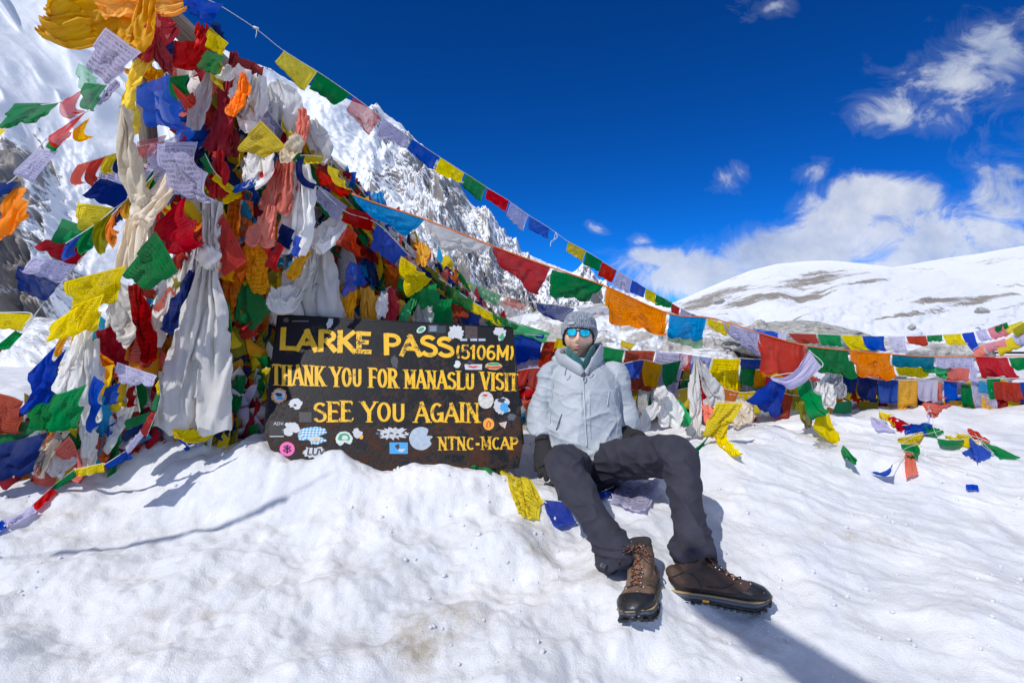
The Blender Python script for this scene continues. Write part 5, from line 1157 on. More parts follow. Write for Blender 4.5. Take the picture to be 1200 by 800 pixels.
def rust_mat():
    m, g, bs = new_mat('rusty_black_paint'); ob = g.new('ShaderNodeTexCoord').outputs['Object']
    sx_ = g.new('ShaderNodeSeparateXYZ'); g.link(ob, sx_.inputs[0])
    n = g.noise(ob, 11, 10, .72, .6); n2 = g.noise(ob, 70, 6, .7)
    low = g.ramp(sx_.outputs[2], [(0.0, .15), (.5, -.0)])
    low = g.math('SUBTRACT', .10, g.math('MULTIPLY', sx_.outputs[2], .24))
    f = g.math('ADD', g.math('ADD', n, low), g.math('MULTIPLY', g.math('SUBTRACT', n2, .5), .38))
    k = g.ramp(f, [(.585, 0), (.70, 1)])
    c = g.mix(k, g.mix(n2, (.005, .006, .008), (.016, .016, .018)), g.mix(g.noise(ob, 40, 5), (.035, .014, .009), (.095, .040, .022)))
    g.link(c, bs.inputs['Base Color']); g.link(g.ramp(k, [(0, .42), (1, .85)]), bs.inputs['Roughness'])
    bs.inputs['Specular IOR Level'].default_value = .28
    bn = g.new('ShaderNodeBump'); bn.inputs['Distance'].default_value = .0009; g.link(g.math('ADD', k, n2), bn.inputs['Height']); g.link(bn.outputs[0], bs.inputs['Normal'])
    return m
M['sign'] = rust_mat()
def letter_mat(name, col, thr=.63):
    m, g, bs = new_mat(name); ob = g.new('ShaderNodeTexCoord').outputs['Object']
    n = g.noise(g.mapping(ob, sc=(1, 1, .6)), 46, 8, .75, 1.2); n2 = g.noise(ob, 9, 4)
    k = g.ramp(g.math('ADD', n, g.math('MULTIPLY', g.math('SUBTRACT', n2, .5), .5)), [(thr - .03, 0), (thr + .03, 1)])
    c = g.mix(g.noise(ob, 16, 4), col, tuple(q * .72 for q in col))
    g.link(g.mix(g.math('MULTIPLY', k, .92), c, (.03, .018, .012)), bs.inputs['Base Color']); bs.inputs['Roughness'].default_value = .5
    return m
M['gold'] = letter_mat('gold_paint', (1.0, .57, .015), .60)
M['sticker_white'] = letter_mat('worn_white_vinyl', (.66, .68, .70), .66)
def poly_plate(outline, h0, h1, mat, name, parent, label=None, bev=0):
    pts = [np.asarray(p, float) for p in outline]
    bm = bmesh.new(); top = [bm.verts.new(tuple(sp(p, h1) - O_)) for p in pts]; bot = [bm.verts.new(tuple(sp(p, h0) - O_)) for p in pts]
    n = len(pts); bm.faces.new(top)
    if h1 - h0 > 2e-4:
        bm.faces.new(bot[::-1])
        for i in range(n): bm.faces.new((top[i], bot[i], bot[(i + 1) % n], top[(i + 1) % n]))
    bmesh.ops.recalc_face_normals(bm, faces=bm.faces)
    o = bm_obj(name, bm, mat, parent)
    if label: o['label'] = label
    return o
out = [on(*p) for p in ((326, 369), (463, 377), (600, 384), (606, 440), (613, 520), (611, 532), (608, 548), (450, 552), (327, 548), (321, 537), (309, 506), (315, 445))]
poly_plate(out, -.006, 0, M['sign'], 'board', sign)
ea = Acc()
for a, b in ((0, 2), (2, 4), (0, 10)):          # folded rim
    ea.tube([sp(out[a], -.004), sp((out[a] + out[b]) / 2, -.004), sp(out[b], -.004)], .006, 8)
ea.obj('rim', M['sign'], sign, org=O_)
def arc(cx, cy, rx, ry, a0, a1, n=12): return [(cx + rx * math.cos(math.radians(a)), cy + ry * math.sin(math.radians(a))) for a in np.linspace(a0, a1, n)]
GL = {
 'A': (.66, [[(.0, 0), (.33, 1)], [(.33, 1), (.66, 0)], [(.13, .33), (.53, .33)]], 't T t'), 'L': (.52, [[(.08, 1), (.08, 0)], [(.08, 0), (.52, 0)]], 'T t'),
 'R': (.60, [[(.08, 0), (.08, 1)], [(.08, 1), (.3, 1)] + arc(.3, .75, .26, .25, 90, -90) + [(.08, .5)], [(.28, .5), (.58, 0)]], 'T m T'), 'K': (.60, [[(.08, 0), (.08, 1)], [(.56, 1), (.10, .42)], [(.22, .55), (.6, 0)]], 'T t T'),
 'E': (.52, [[(.08, 0), (.08, 1)], [(.08, 1), (.5, 1)], [(.08, .52), (.42, .52)], [(.08, 0), (.52, 0)]], 'T t t t'), 'P': (.56, [[(.08, 0), (.08, 1)], [(.08, 1), (.3, 1)] + arc(.3, .73, .26, .27, 90, -90) + [(.08, .46)]], 'T m'),
 'S': (.54, [arc(.27, .75, .24, .25, 30, 200, 12) + arc(.27, .26, .26, .26, 65, -160, 16)], 'M'), 'T': (.58, [[(.29, 0), (.29, 1)], [(.0, 1), (.58, 1)]], 'T t'), 'H': (.62, [[(.08, 0), (.08, 1)], [(.54, 0), (.54, 1)], [(.08, .5), (.54, .5)]], 'T T t'),
 'N': (.64, [[(.08, 0), (.08, 1)], [(.08, 1), (.56, 0)], [(.56, 0), (.56, 1)]], 't T t'), 'Y': (.62, [[(.0, 1), (.31, .45)], [(.62, 1), (.31, .45)], [(.31, .48), (.31, 0)]], 'T t T'), 'O': (.62, [arc(.31, .5, .27, .5, 90, 450, 28)], 'M'),
 'U': (.60, [[(.08, 1), (.08, .28)] + arc(.30, .28, .22, .28, 180, 360, 12) + [(.52, .28), (.52, 1)]], 'M'), 'F': (.50, [[(.08, 0), (.08, 1)], [(.08, 1), (.5, 1)], [(.08, .52), (.42, .52)]], 'T t t'),
 'M': (.76, [[(.08, 0), (.08, 1)], [(.08, 1), (.38, .25)], [(.68, 1), (.38, .25)], [(.68, 0), (.68, 1)]], 't T t T'), 'V': (.62, [[(.0, 1), (.31, 0)], [(.62, 1), (.31, 0)]], 'T t'), 'I': (.20, [[(.10, 0), (.10, 1)]], 'T'),
 'G': (.62, [arc(.33, .5, .27, .5, 48, 350, 20) + [(.60, .42)], [(.36, .42), (.62, .42)], [(.58, .42), (.58, .06)]], 'M t T'), 'C': (.56, [arc(.33, .5, .27, .5, 50, 310, 20)], 'M'), '-': (.36, [[(.06, .45), (.30, .45)]], 'T'), ' ': (.30, [], ''),
 '5': (.50, [[(.46, 1), (.08, 1), (.06, .56)] + arc(.23, .30, .24, .30, 125, -150, 16)], 'M'), '1': (.28, [[(.16, 0), (.16, 1)], [(.16, 1), (.02, .82)]], 'T t'), '0': (.52, [arc(.26, .5, .22, .5, 90, 450, 24)], 'M'),
 '6': (.52, [arc(.30, .55, .26, .45, 60, 180, 10) + [(.04, .3)] , arc(.26, .29, .22, .29, 0, 360, 22)], 'M M'), '(': (.22, [arc(.30, .5, .22, .62, 125, 235, 12)], 't'), ')': (.22, [arc(-.08, .5, .22, .62, 55, -55, 12)], 't')}
def text_line(txt, quad, mat, serif, tk, name_label, gap=.11, wiggle=.012):
    """hand-painted lettering: every letter is a flat painted shape of its own strokes"""
    q = [on(*p) for p in quad]                     # TL TR BR BL
    tot = sum(GL[c][0] + gap for c in txt) - gap; x = 0; r = random.Random(len(txt) * 7)
    Wd = np.linalg.norm(q[2] - q[3]); Hd = np.linalg.norm(q[0] - q[3]); asp = Wd / tot / Hd     # unit x vs unit y
    for ch in txt:
        wch, strokes, kinds = GL[ch]
        if not strokes: x += wch + gap; continue
        V_, F_ = [], []; h = .0006
        dy = r.uniform(-wiggle, wiggle) * 2; sy = 1 + r.uniform(-.03, .03)
        def mp(u, v):                               # letter box to sign plane
            s_ = (x + u) / tot; v = v * sy + dy
            return (q[3] * (1 - s_) + q[2] * s_) * (1 - v) + (q[0] * (1 - s_) + q[1] * s_) * v
        for st, kd in zip(strokes, kinds.split()):
            th_ = tk * {'T': 1.0, 't': .62 if serif else .92, 'm': .85, 'M': .88}[kd]
            P2 = []
            for (u, v) in st:
                v = th_ / 2 + v * (1 - th_) if not (serif and False) else v
                P2.append(mp(u, v))
            P2 = np.array(P2)
            if len(P2) == 2: P2 = np.array([P2[0], (P2[0] + P2[1]) / 2, P2[1]])
            T = np.gradient(P2, axis=0); T /= np.linalg.norm(T, axis=1)[:, None] + 1e-12; N2 = np.stack([-T[:, 1], T[:, 0]], -1)
            hw = th_ / 2 * Hd * np.ones(len(P2))
            vertical = abs(T[0, 1]) > .5
            if kd in 'M': hw = hw * (.62 + .38 * np.abs(T[:, 1])) if serif else hw
            if len(st) == 2:                         # square ends: extend by half the thickness
                P2[0] -= T[0] * hw[0] * (1 if vertical else .35); P2[-1] += T[-1] * hw[0] * (1 if vertical else .35)
            h += .00012
            a = len(V_)
            for p, n_, w_ in zip(P2, N2, hw):
                V_ += [sp(p + n_ * w_, h) - O_, sp(p - n_ * w_, h) - O_]
            for i in range(len(P2) - 1): F_.append((a + 2 * i, a + 2 * i + 1, a + 2 * i + 3, a + 2 * i + 2))
            if serif and len(st) == 2 and vertical:
                for e, vv in ((P2[0], st[0][1]), (P2[-1], st[-1][1])):
                    if vv in (0, 1) and not (ch in 'VMNA' and vv == (0 if ch in 'V' else (1 if ch in 'A' else 9))):
                        h += .00012; a = len(V_); s_ = 1 if vv == 1 else -1; L_ = Hd * tk * (.95 if kd == 'T' else .8); t2 = Hd * tk * .26
                        up_ = np.array([0, 1.0]); rt = np.array([1.0, 0])
                        e2 = e - up_ * s_ * t2 * .9
                        for p in (e2 - rt * L_, e2 + rt * L_, e2 + rt * L_ * .9 + up_ * s_ * t2, e2 - rt * L_ * .9 + up_ * s_ * t2): V_.append(sp(p, h) - O_)
                        F_.append((a, a + 1, a + 2, a + 3))
            if serif and ch in 'ETFL' and kd == 't' and len(st) == 2 and not vertical:       # beaks on the arms
                h += .00012; a = len(V_); ends = [P2[-1]] + ([P2[0]] if ch == 'T' else [])
                for e in ends:
                    a = len(V_); up_ = np.array([0, 1.0]); rt = np.array([1.0, 0]) * .30 * tk * Hd; s_ = -1 if st[0][1] > .4 else 1
                    L_ = Hd * tk * (.85 if st[0][1] != .52 else .45)
                    for p in (e - rt, e + rt, e + rt * 1.1 + up_ * s_ * L_, e + rt * .4 + up_ * s_ * L_): V_.append(sp(p, h) - O_)
                    F_.append((a, a + 1, a + 2, a + 3))
        o = link('letter', mesh_any('letter', V_, F_, False), mat, sign); x += wch + gap
z7 = lambda x, y: (300 + x / 3.75, 360 + y / 3.75)
text_line('LARKE PASS', [z7(112, 88), z7(860, 128), z7(866, 222), z7(106, 190)], M['gold'], False, .205, '')
text_line('(5106M)', [z7(880, 162), z7(1134, 168), z7(1130, 236), z7(880, 226)], M['gold'], False, .17, '', gap=.12)
text_line('THANK YOU FOR MANASLU VISIT', [z7(72, 250), z7(1147, 290), z7(1147, 367), z7(72, 342)], M['gold'], True, .15, '', gap=.19)
text_line('SEE YOU AGAIN', [z7(258, 412), z7(978, 420), z7(978, 507), z7(258, 505)], M['gold'], True, .17, '', gap=.15)
text_line('NTNC-MCAP', [z7(803, 568), z7(1148, 570), z7(1148, 624), z7(803, 628)], M['gold'], True, .18, '', gap=.15)
def ztext(s, x, y, hpx, mat, parent, bold=.0, hgt=.0012):
    cu = bpy.data.curves.new('t', 'FONT'); cu.body = s; cu.size = 1; cu.offset = bold; cu.resolution_u = 3
    o = bpy.data.objects.new('t', cu); COL.objects.link(o); dg = bpy.context.evaluated_depsgraph_get(); dg.update(); me = bpy.data.meshes.new_from_object(o.evaluated_get(dg))
    bpy.data.objects.remove(o)
    a = on(*z7(x, y)); sc_ = hpx / 3.75 / F * 2.8 / .72
    Vv2 = [sp(a + np.array([v.co.x, v.co.y]) * sc_, hgt) - O_ for v in me.vertices]
    m2 = mesh_any('lettering', Vv2, [tuple(p.vertices) for p in me.polygons], False)
    return link('lettering', m2, mat, parent)
flat = lambda n, c, r=.5, na=.12: simple(n, c, r, noise_amt=na, scale=60)
mW = M['sticker_white']; mPink = flat('pink_vinyl', (.85, .12, .42)); mBlack = flat('black_vinyl', (.012, .012, .014), .35); mGreyS = flat('grey_vinyl', (.42, .50, .58), .4)
mBlue = flat('blue_vinyl', (.06, .35, .68)); mGreen = flat('green_vinyl', (.05, .34, .16)); mOr = flat('orange_vinyl', (.88, .40, .04)); mRed = flat('red_vinyl', (.65, .05, .04)); mPale = flat('pale_vinyl', (.62, .70, .66)); mInk = flat('ink', (.03, .035, .05))
def lozenge_mat():
    m, g, bs = new_mat('blue_white_lozenges'); ob = g.new('ShaderNodeTexCoord').outputs['Object']
    ck = g.new('ShaderNodeTexChecker'); ck.inputs['Scale'].default_value = 95; g.link(g.mapping(ob, rot=(0, .75, .1), sc=(1, .001, 1.3)), ck.inputs[0])
    g.link(g.mix(ck.outputs[1], (.62, .68, .72), (.07, .38, .62)), bs.inputs['Base Color']); bs.inputs['Roughness'].default_value = .45; return m
mLoz = lozenge_mat()
def sticker(cx, cy, rx, ry, mat, label, n=28, tear=0.0, seed=1, bites=(), h=.0004, shape='ellipse', parent=None, name='sticker', rot=0.0):
    """torn vinyl sticker: outline in sign coordinates, with torn edge noise and bitten-out notches"""
    pts = []; r = random.Random(seed)
    if shape == 'rect': base = [(-1, -1), (-.3, -1), (.4, -1), (1, -1), (1, -.2), (1, .4), (1, 1), (.3, 1), (-.4, 1), (-1, 1), (-1, .3), (-1, -.4)]
    else: base = [(math.cos(a), math.sin(a)) for a in np.linspace(0, 2 * math.pi, n, endpoint=False)]
    for i, (u, v) in enumerate(base):
        a = math.degrees(math.atan2(v, u)) % 360; k = 1 + tear * (r.uniform(-1, .5))
        for (b0, wd, dp) in bites:
            d = abs((a - b0 + 180) % 360 - 180)
            if d < wd: k *= 1 - dp * (1 - (d / wd) ** 2) * r.uniform(.75, 1.1)
        u, v = u * k * rx, v * k * ry; c_, s_ = math.cos(rot), math.sin(rot)
        pts.append(on(*z7(cx + u * c_ - v * s_, cy + u * s_ + v * c_)))
    return poly_plate(pts, h, h + .0001, mat, name, parent or sign, label)
s = sticker(137, 622, 33, 31, mPink, 'round pink sticker with a black symbol', 32)
for hx in (-7, 7):
    Acc().tube([sp(on(*z7(137, 605)), .0014), sp(on(*z7(137, 640)), .0014)], .0028, 4).obj('symbol', mInk, s, False, org=O_)
    Acc().tube(catmull([sp(on(*z7(137 + hx * .3, 609)), .0013), sp(on(*z7(137 + hx * 2.2, 614)), .0013), sp(on(*z7(137 + hx * .3, 621)), .0013), sp(on(*z7(137 + hx * 2.4, 628)), .0013), sp(on(*z7(137 + hx * .3, 636)), .0013)], 18), .0022, 4).obj('symbol', mInk, s, False, org=O_)
s = sticker(91, 534, 31, 36, mBlack, 'black square sticker with small white lettering', shape='rect'); ztext('ADV.', 76, 517, 14, mW, s); sticker(91, 567, 31, 1.8, mW, None, shape='rect', h=.001, parent=s, name='stripe')
s = sticker(102, 389, 36, 33, flat('patchy_vinyl', (.75, .35, .12), .4), 'round sticker with a coloured saw-tooth rim', 40, .16, 3); sticker(102, 389, 28, 26, mW, None, 24, .1, 4, parent=s, h=.0008, name='disc'); sticker(100, 383, 17, 8, mInk, None, 14, .4, 5, parent=s, h=.0012, name='print'); sticker(106, 400, 15, 7, mBlue, None, 14, .4, 6, parent=s, h=.0012, name='print')
sticker(175, 425, 31, 25, mW, 'small torn white oval sticker', 30, .12, 8, bites=((120, 25, .4), (20, 20, .3))); sticker(172, 430, 8, 6, mInk, None, 12, .3, 9, h=.0009, name='print')
sticker(153, 535, 41, 32, mW, 'torn white round sticker near the left edge', 40, .14, 10, bites=((60, 30, .5), (200, 25, .5)))
sticker(253, 563, 70, 40, mLoz, 'large torn sticker with blue and white lozenges', 44, .10, 11, bites=((5, 26, .75), (120, 22, .55)))
sticker(258, 578, 26, 14, mW, None, 18, .35, 12, h=.0009, name='sticker'); sticker(262, 580, 12, 5, mOr, None, 12, .4, 13, h=.0013, name='print')
s = sticker(258, 636, 55, 27, mW, 'torn white sticker with dark capital letters', 44, .22, 14, bites=((265, 30, .3),)); ztext('LUV', 222, 648, 28, mInk, s, .03)
s = sticker(387, 578, 38, 33, mPale, 'round pale sticker with a green arc, its lower part torn', 34, .05, 15, bites=((80, 30, .6),)); sticker(387, 574, 27, 22, mGreen, None, 22, .1, 16, bites=((90, 60, .7),), parent=s, h=.0009, name='print'); sticker(390, 572, 15, 10, mPale, None, 14, .2, 17, parent=s, h=.0013, name='print')
sticker(447, 556, 27, 21, mW, 'little ragged white sticker scrap', 22, .35, 18, rot=.6); sticker(462, 570, 9, 10, mOr, None, 10, .2, 19, h=.0009, name='print')
s = sticker(596, 553, 71, 27, mW, 'long shredded white sticker', 60, .38, 20); 
for i in range(5): sticker(540 + i * 27, 552 + (i % 2) * 6, 9, 5, mInk, None, 9, .5, 21 + i, h=.0009, parent=s, name='print')
sticker(725, 576, 52, 51, mGreyS, 'large round blue-grey sticker with a notch torn from its right side', 56, .015, 30, bites=((330, 18, .45), (10, 16, .25)))
s = sticker(627, 618, 40, 25, mBlue, 'small blue rectangular sticker with figures', shape='rect'); sticker(622, 612, 14, 12, mInk, None, 12, .4, 31, h=.0009, parent=s, name='print'); sticker(640, 628, 18, 7, mW, None, 12, .4, 32, h=.0009, parent=s, name='print')
sticker(1010, 407, 34, 38, flat('cream_vinyl', (.62, .60, .55), .5, .25), 'round cream sticker by the end of the third line', 36, .03, 33); sticker(1008, 385, 12, 6, mRed, None, 12, .5, 34, h=.0009, name='print')
sticker(1082, 434, 40, 38, mW, 'torn white and blue round sticker beside the cream one', 44, .12, 35, bites=((0, 20, .5), (60, 18, .4))); sticker(1090, 440, 20, 22, mBlue, None, 20, .4, 36, h=.0009, name='print'); sticker(1078, 408, 20, 10, mInk, None, 16, .4, 37, h=.0012, name='print')
s = sticker(1022, 513, 25, 27, mOr, 'small orange badge-shaped sticker with red centre', 18, .06, 38); sticker(1022, 515, 12, 17, mRed, None, 12, .3, 39, h=.0009, parent=s, name='print'); sticker(1022, 518, 5, 14, mOr, None, 10, .1, 40, h=.0013, parent=s, name='print')
s = sticker(1088, 514, 22, 19, mW, 'small white and orange wedge sticker', 3, .0, 41, rot=3.4); sticker(1080, 518, 10, 9, mOr, None, 3, 0, 42, h=.0009, parent=s, rot=3.4, name='print')
sticker(878, 115, 36, 36, mW, 'torn grey-white sticker over the last letter of the first line', 34, .22, 43, bites=((90, 40, .5),)); sticker(946, 110, 27, 28, flat('dark_vinyl', (.06, .04, .04), .5, .4), 'dark square sticker on the top edge', shape='rect')
for i, xx in enumerate((913, 957, 993)): sticker(xx, 143, 15, 5, mGreyS, None, shape='rect', h=.0009, name='sticker')
sticker(1070, 118, 30, 33, mW, 'torn white crescent sticker at the upper right corner', 34, .2, 45, bites=((140, 50, .8),)); sticker(1080, 130, 12, 16, mGreen, None, 14, .4, 46, h=.0009, name='print')
s = sticker(726, 98, 22, 13, mPale, 'little green and white leaf-shaped sticker', 20, 0, 47, rot=-.5); sticker(726, 98, 15, 8, mGreen, None, 16, 0, 48, h=.0009, parent=s, rot=-.5, name='print')
s = sticker(778, 94, 22, 17, flat('slate_vinyl', (.035, .06, .08)), 'small slate rectangle sticker', shape='rect'); sticker(816, 98, 18, 16, flat('slate2_vinyl', (.02, .035, .05)), None, shape='rect', h=.0005, name='sticker')
for k_ in range(3): sticker(778, 86 + k_ * 8, 15, 1.6, mGreyS, None, shape='rect', h=.001, name='print', parent=s)
sticker(324, 70, 14, 26, mW, 'white strip peeling from the top edge', 18, .25, 50, rot=.35)
sticker(133, 56, 13, 11, flat('dim_vinyl', (.10, .10, .11)), 'faint round emblem at the upper left corner', 20, .2, 51); sticker(195, 61, 36, 2.5, flat('dim2', (.16, .16, .17)), None, shape='rect', name='print')
sticker(883, 250, 16, 17, mPale, 'tiny round pale blue sticker at the end of the first line', 20, .1, 52, bites=((200, 40, .5),)); s = sticker(955, 262, 38, 12, mW, 'small white banner sticker', shape='rect', tear=.05, seed=53); sticker(955, 262, 24, 5, mRed, None, 16, .6, 54, h=.0009, parent=s, name='print'); sticker(940, 243, 14, 10, mInk, None, 12, .3, 55, h=.0006, name='print')
s = sticker(1044, 258, 38, 17, flat('van_vinyl', (.60, .42, .18), .4, .4), 'small orange sticker shaped like a camper van', 24, .08, 56); sticker(1044, 250, 24, 5, mGreen, None, shape='rect', h=.0009, parent=s, name='print'); sticker(1044, 264, 30, 4, mRed, None, shape='rect', h=.0009, parent=s, name='print')
sticker(1124, 482, 22, 14, flat('smudge_vinyl', (.10, .11, .13)), 'dull smudged sticker remnant near the right edge', 20, .4, 57)
sticker(610, 240, 16, 30, flat('smudge2', (.06, .06, .065)), None, 16, .3, 58, h=.0002, name='sticker'); sticker(217, 482, 27, 22, flat('smudge3', (.04, .042, .045)), None, shape='rect', h=.0002, name='sticker')
# ---------------------------------------------------------------- the seated man
ORG = np.array([.38, 2.72, gz(.38, 2.72)])
man = empty('person', ORG, 'person in grey beanie, blue mirrored sunglasses, pale jacket and dark trousers, sitting on the snow', 'person')
def nrm(v): v = np.asarray(v, float); return v / (np.linalg.norm(v) + 1e-12)
def limb(acc, keys, n=26, seg=28, up=None):
    pts = catmull([P(a, b, c) for a, b, c, *_ in keys], n); t = np.linspace(0, len(keys) - 1, n)
    ra = np.interp(t, range(len(keys)), [k[3] for k in keys]); rb = np.interp(t, range(len(keys)), [k[4] if len(k) > 4 else k[3] for k in keys])
    acc.tube(pts, (ra, rb), seg, up=up); return pts
def part_np(name, V_, Fq, mat, label=None, parent=None):
    me = mesh_np(name, V_ - ORG, Fq); o = link(name, me, mat, parent or man)
    if label: o['label'] = label
    return o
HC = P(678.5, 393.5, 2.93); yaw, roll, pitch = math.radians(-9), math.radians(3), math.radians(-9)
RM = np.array((Matrix.Rotation(yaw, 3, 'Z') @ Matrix.Rotation(roll, 3, 'Y') @ Matrix.Rotation(pitch, 3, 'X')))
def hw(v): return HC + np.asarray(v, float) @ RM.T
def g1(x, c, s): return np.exp(-((x - c) / s) ** 2)
def head_vf():
    n, k = 150, 190; th_ = np.linspace(0.001, np.pi - .001, n)[:, None]; ph = np.linspace(0, 2 * np.pi, k, endpoint=False)[None]
    x = np.sin(th_) * np.sin(ph); y = -np.sin(th_) * np.cos(ph); z = np.cos(th_) + 0 * ph
    x, y, z = x * .076, y * .094, z * .112
    fr_ = sstep(.0, .06, -y)
    low = sstep(-.015, -.115, z)
    x = x * (1 - .40 * low * fr_ - .25 * low * (1 - fr_)); y = np.where(y > 0, y * (1 - .35 * low), y * (1 - .05 * low))
    z = z - .004 * g1(x, 0, .03) * low * fr_
    f = fr_
    dy = -.006 * g1(x, 0, .05) * g1(z, .04, .05)                                    # forehead
    dy += -.025 * g1(x, 0, .0105 + .0 * z) * g1(z, -.038, .014) - .014 * g1(x, 0, .0085) * g1(z, -.018, .018) - .006 * g1(x, 0, .010) * g1(z, .004, .014)
    dy += -.006 * (g1(x, .013, .006) + g1(x, -.013, .006)) * g1(z, -.042, .008)       # nostril wings
    dy += .009 * (g1(x, .031, .016) + g1(x, -.031, .016)) * g1(z, .002, .012)        # eye sockets
    dy += -.005 * (g1(x, .031, .010) + g1(x, -.031, .010)) * g1(z, .0, .008)         # lids
    dy += -.005 * (g1(x, .030, .020) + g1(x, -.030, .020)) * g1(z, .020, .007)       # brows
    dy += -.005 * (g1(x, .044, .018) + g1(x, -.044, .018)) * g1(z, -.030, .020)      # cheekbones
    dy += .004 * (g1(x, .034, .014) + g1(x, -.034, .014)) * g1(z, -.066, .02)        # hollow
    dy += -.0085 * g1(x, 0, .021) * g1(z, -.0655, .0048) - .0100 * g1(x, 0, .018) * g1(z, -.0775, .0052) + .0075 * g1(x, 0, .022) * g1(z, -.0715, .0016)
    dy += .004 * g1(x, 0, .02) * g1(z, -.087, .005) - .009 * g1(x, 0, .020) * g1(z, -.103, .013)
    dy += .002 * g1(x, 0, .004) * g1(z, -.056, .006)
    y = y + dy * f
    V_ = np.stack([x, y, z], -1).reshape(-1, 3)
    Fc = [tuple(q) for q in gridfaces(n, k, True)]
    return V_, Fc
def hand(acc, wrist, palm_c, d, nr, r, curl, side=1, spread=.10, L=1.0):
    """palm plus four unequal bent fingers and a thumb leaving the side of the palm"""
    d = nrm(d); nr = nrm(nr - (np.asarray(nr) @ d) * d); s = np.cross(d, nr) * side
    acc.tube(catmull([wrist, wrist + (palm_c - wrist) * .5, palm_c, palm_c + d * .045 * L], 10), (np.linspace(r * 2.6, r * 4.6, 10), np.linspace(r * 2.2, r * 1.7, 10)), 16, up=nr)
    base = palm_c + d * .045 * L
    for i, (ln_f, o) in enumerate(((.070, -.030), (.079, -.010), (.074, .010), (.058, .029))):
        p = base + s * o * 1.05 - d * (.006 if i in (0, 3) else 0); pts = [p - d * .02]; dd = nrm(d + s * spread * (o / .03)); a = curl * (1 + .15 * i)
        for seg_ in (.46, .30, .24):
            pts.append(pts[-1] + dd * ln_f * seg_ * L * (1.25 if seg_ == .46 else 1)); dd = nrm(dd * math.cos(a) - nr * math.sin(a))
        acc.tube(catmull(pts, 12), np.linspace(r * 1.02, r * .78, 12), 10)
    p = palm_c - s * .028 - d * .012; dd = nrm(-s * .8 + d * .65 - nr * .2)
    acc.tube(catmull([p + s * .01, p + dd * .03, p + dd * .050 + d * .012, p + dd * .058 + d * .030], 12), np.linspace(r * 1.25, r * .9, 12), 10)
wL, pL = P(636, 510, 2.76), P(637, 537, 2.66); dL = P(648, 578, 2.52) - pL
wR, pR = P(731, 506, 2.82), P(737, 509, 2.74); dR = P(752, 514, 2.66) - pR
# the body: one continuous skin from head to feet
b = Acc(); hv, hf = head_vf(); b.add(hw(hv), hf)
b.tube(catmull([hw((0, .022, -.03)), hw((0, .030, -.085)), P(683, 424, 2.96), P(684, 434, 2.93)], 16), (np.linspace(.056, .062, 16), np.linspace(.058, .06, 16)), 24, up=(0, 1, .2))
limb(b, [(688, 548, 2.70, .14, .09), (686, 515, 2.75, .135, .09), (684, 480, 2.81, .13, .09), (684, 450, 2.87, .130, .085), (684, 438, 2.91, .11, .06), (684, 430, 2.94, .06, .05)], up=(0, 1, .2))
ARML = [(664, 440, 2.93), (643, 460, 2.90), (633, 487, 2.88), (636, 510, 2.76)]; ARMR = [(706, 440, 2.93), (725, 461, 2.90), (731, 487, 2.87), (731, 506, 2.82)]
for A_ in (ARML, ARMR): limb(b, [(*A_[0], .048), (*A_[1], .044), (*A_[2], .037), (*A_[3], .027)])
LEGL = [(678, 546, 2.70), (667, 547, 2.46), (660, 547, 2.22), (688, 602, 2.02), (712, 632, 1.95), (722, 645, 1.93)]; LEGR = [(700, 542, 2.68), (754, 535, 2.46), (795, 533, 2.24), (805, 582, 2.05), (813, 622, 1.95), (815, 645, 1.915)]
for A_ in (LEGL, LEGR): limb(b, [(*A_[0], .078), (*A_[1], .062), (*A_[2], .050), (*A_[3], .034), (*A_[4], .030), (*A_[5], .030)])
hand(b, wL, pL, dL, (-.3, -.9, .4), .0085, .12, 1); hand(b, wR, pR, dR, (0, -.5, .85), .0085, .55, -1)
# feet inside the boots
BOOTA = dict(heel=np.array([.480, 1.955, .150]), d=nrm((-.40, -.92, .06)), lean=nrm((-.30, .05, 1))); BOOTB = dict(heel=np.array([.530, 1.905, .148]), d=nrm((.93, -.36, .03)), lean=nrm((.02, .10, 1)))
for B_ in (BOOTA, BOOTB):
    a = B_['heel'] + B_['lean'] * .19 + B_['d'] * .075; h_ = B_['heel'] + B_['d'] * .05 + np.array([0, 0, .05])
    a = B_['heel'] + B_['lean'] * .15 + B_['d'] * .065; L_ = LEGL if B_ is BOOTA else LEGR
    b.tube(catmull([P(*L_[5]), a - B_['d'] * .012, h_ + B_['d'] * .005], 10), np.linspace(.030, .020, 10), 14); b.tube([h_, h_ + B_['d'] * .09, h_ + B_['d'] * .16], (np.array([.020, .024, .020]), np.array([.018, .015, .010])), 14)
BV, BF, BN = remeshed(b, .0042, 1, .4)
hl = (BV - HC) @ RM
lip = g1(hl[:, 0], 0, .021) * (g1(hl[:, 2], -.0665, .0045) + g1(hl[:, 2], -.0775, .005)) * (hl[:, 1] < -.05)
stub = sstep(-.045, -.07, hl[:, 2]) * (hl[:, 2] > -.16) * (.7 + .3 * (np.abs(hl[:, 0]) > .02)) + .6 * g1(hl[:, 0], 0, .024) * g1(hl[:, 2], -.058, .006)
me = mesh_np('body', BV - ORG, BF); fattr(me, 'lip', np.clip(lip, 0, 1)); fattr(me, 'stubble', np.clip(stub * (1 - lip), 0, 1))
m, g, bs = new_mat('skin'); ob = g.new('ShaderNodeTexCoord').outputs['Object']
c = g.mix(g.noise(ob, 30, 5), (.84, .50, .35), (.92, .60, .44))
c = g.mix(g.math('MULTIPLY', g.new('ShaderNodeAttribute', attribute_name='stubble').outputs['Fac'], g.ramp(g.noise(ob, 500, 2), [(.3, .10), (.7, .38)])), c, (.30, .17, .12))
c = g.mix(g.math('MULTIPLY', g.new('ShaderNodeAttribute', attribute_name='lip').outputs['Fac'], .85), c, (.50, .10, .10))
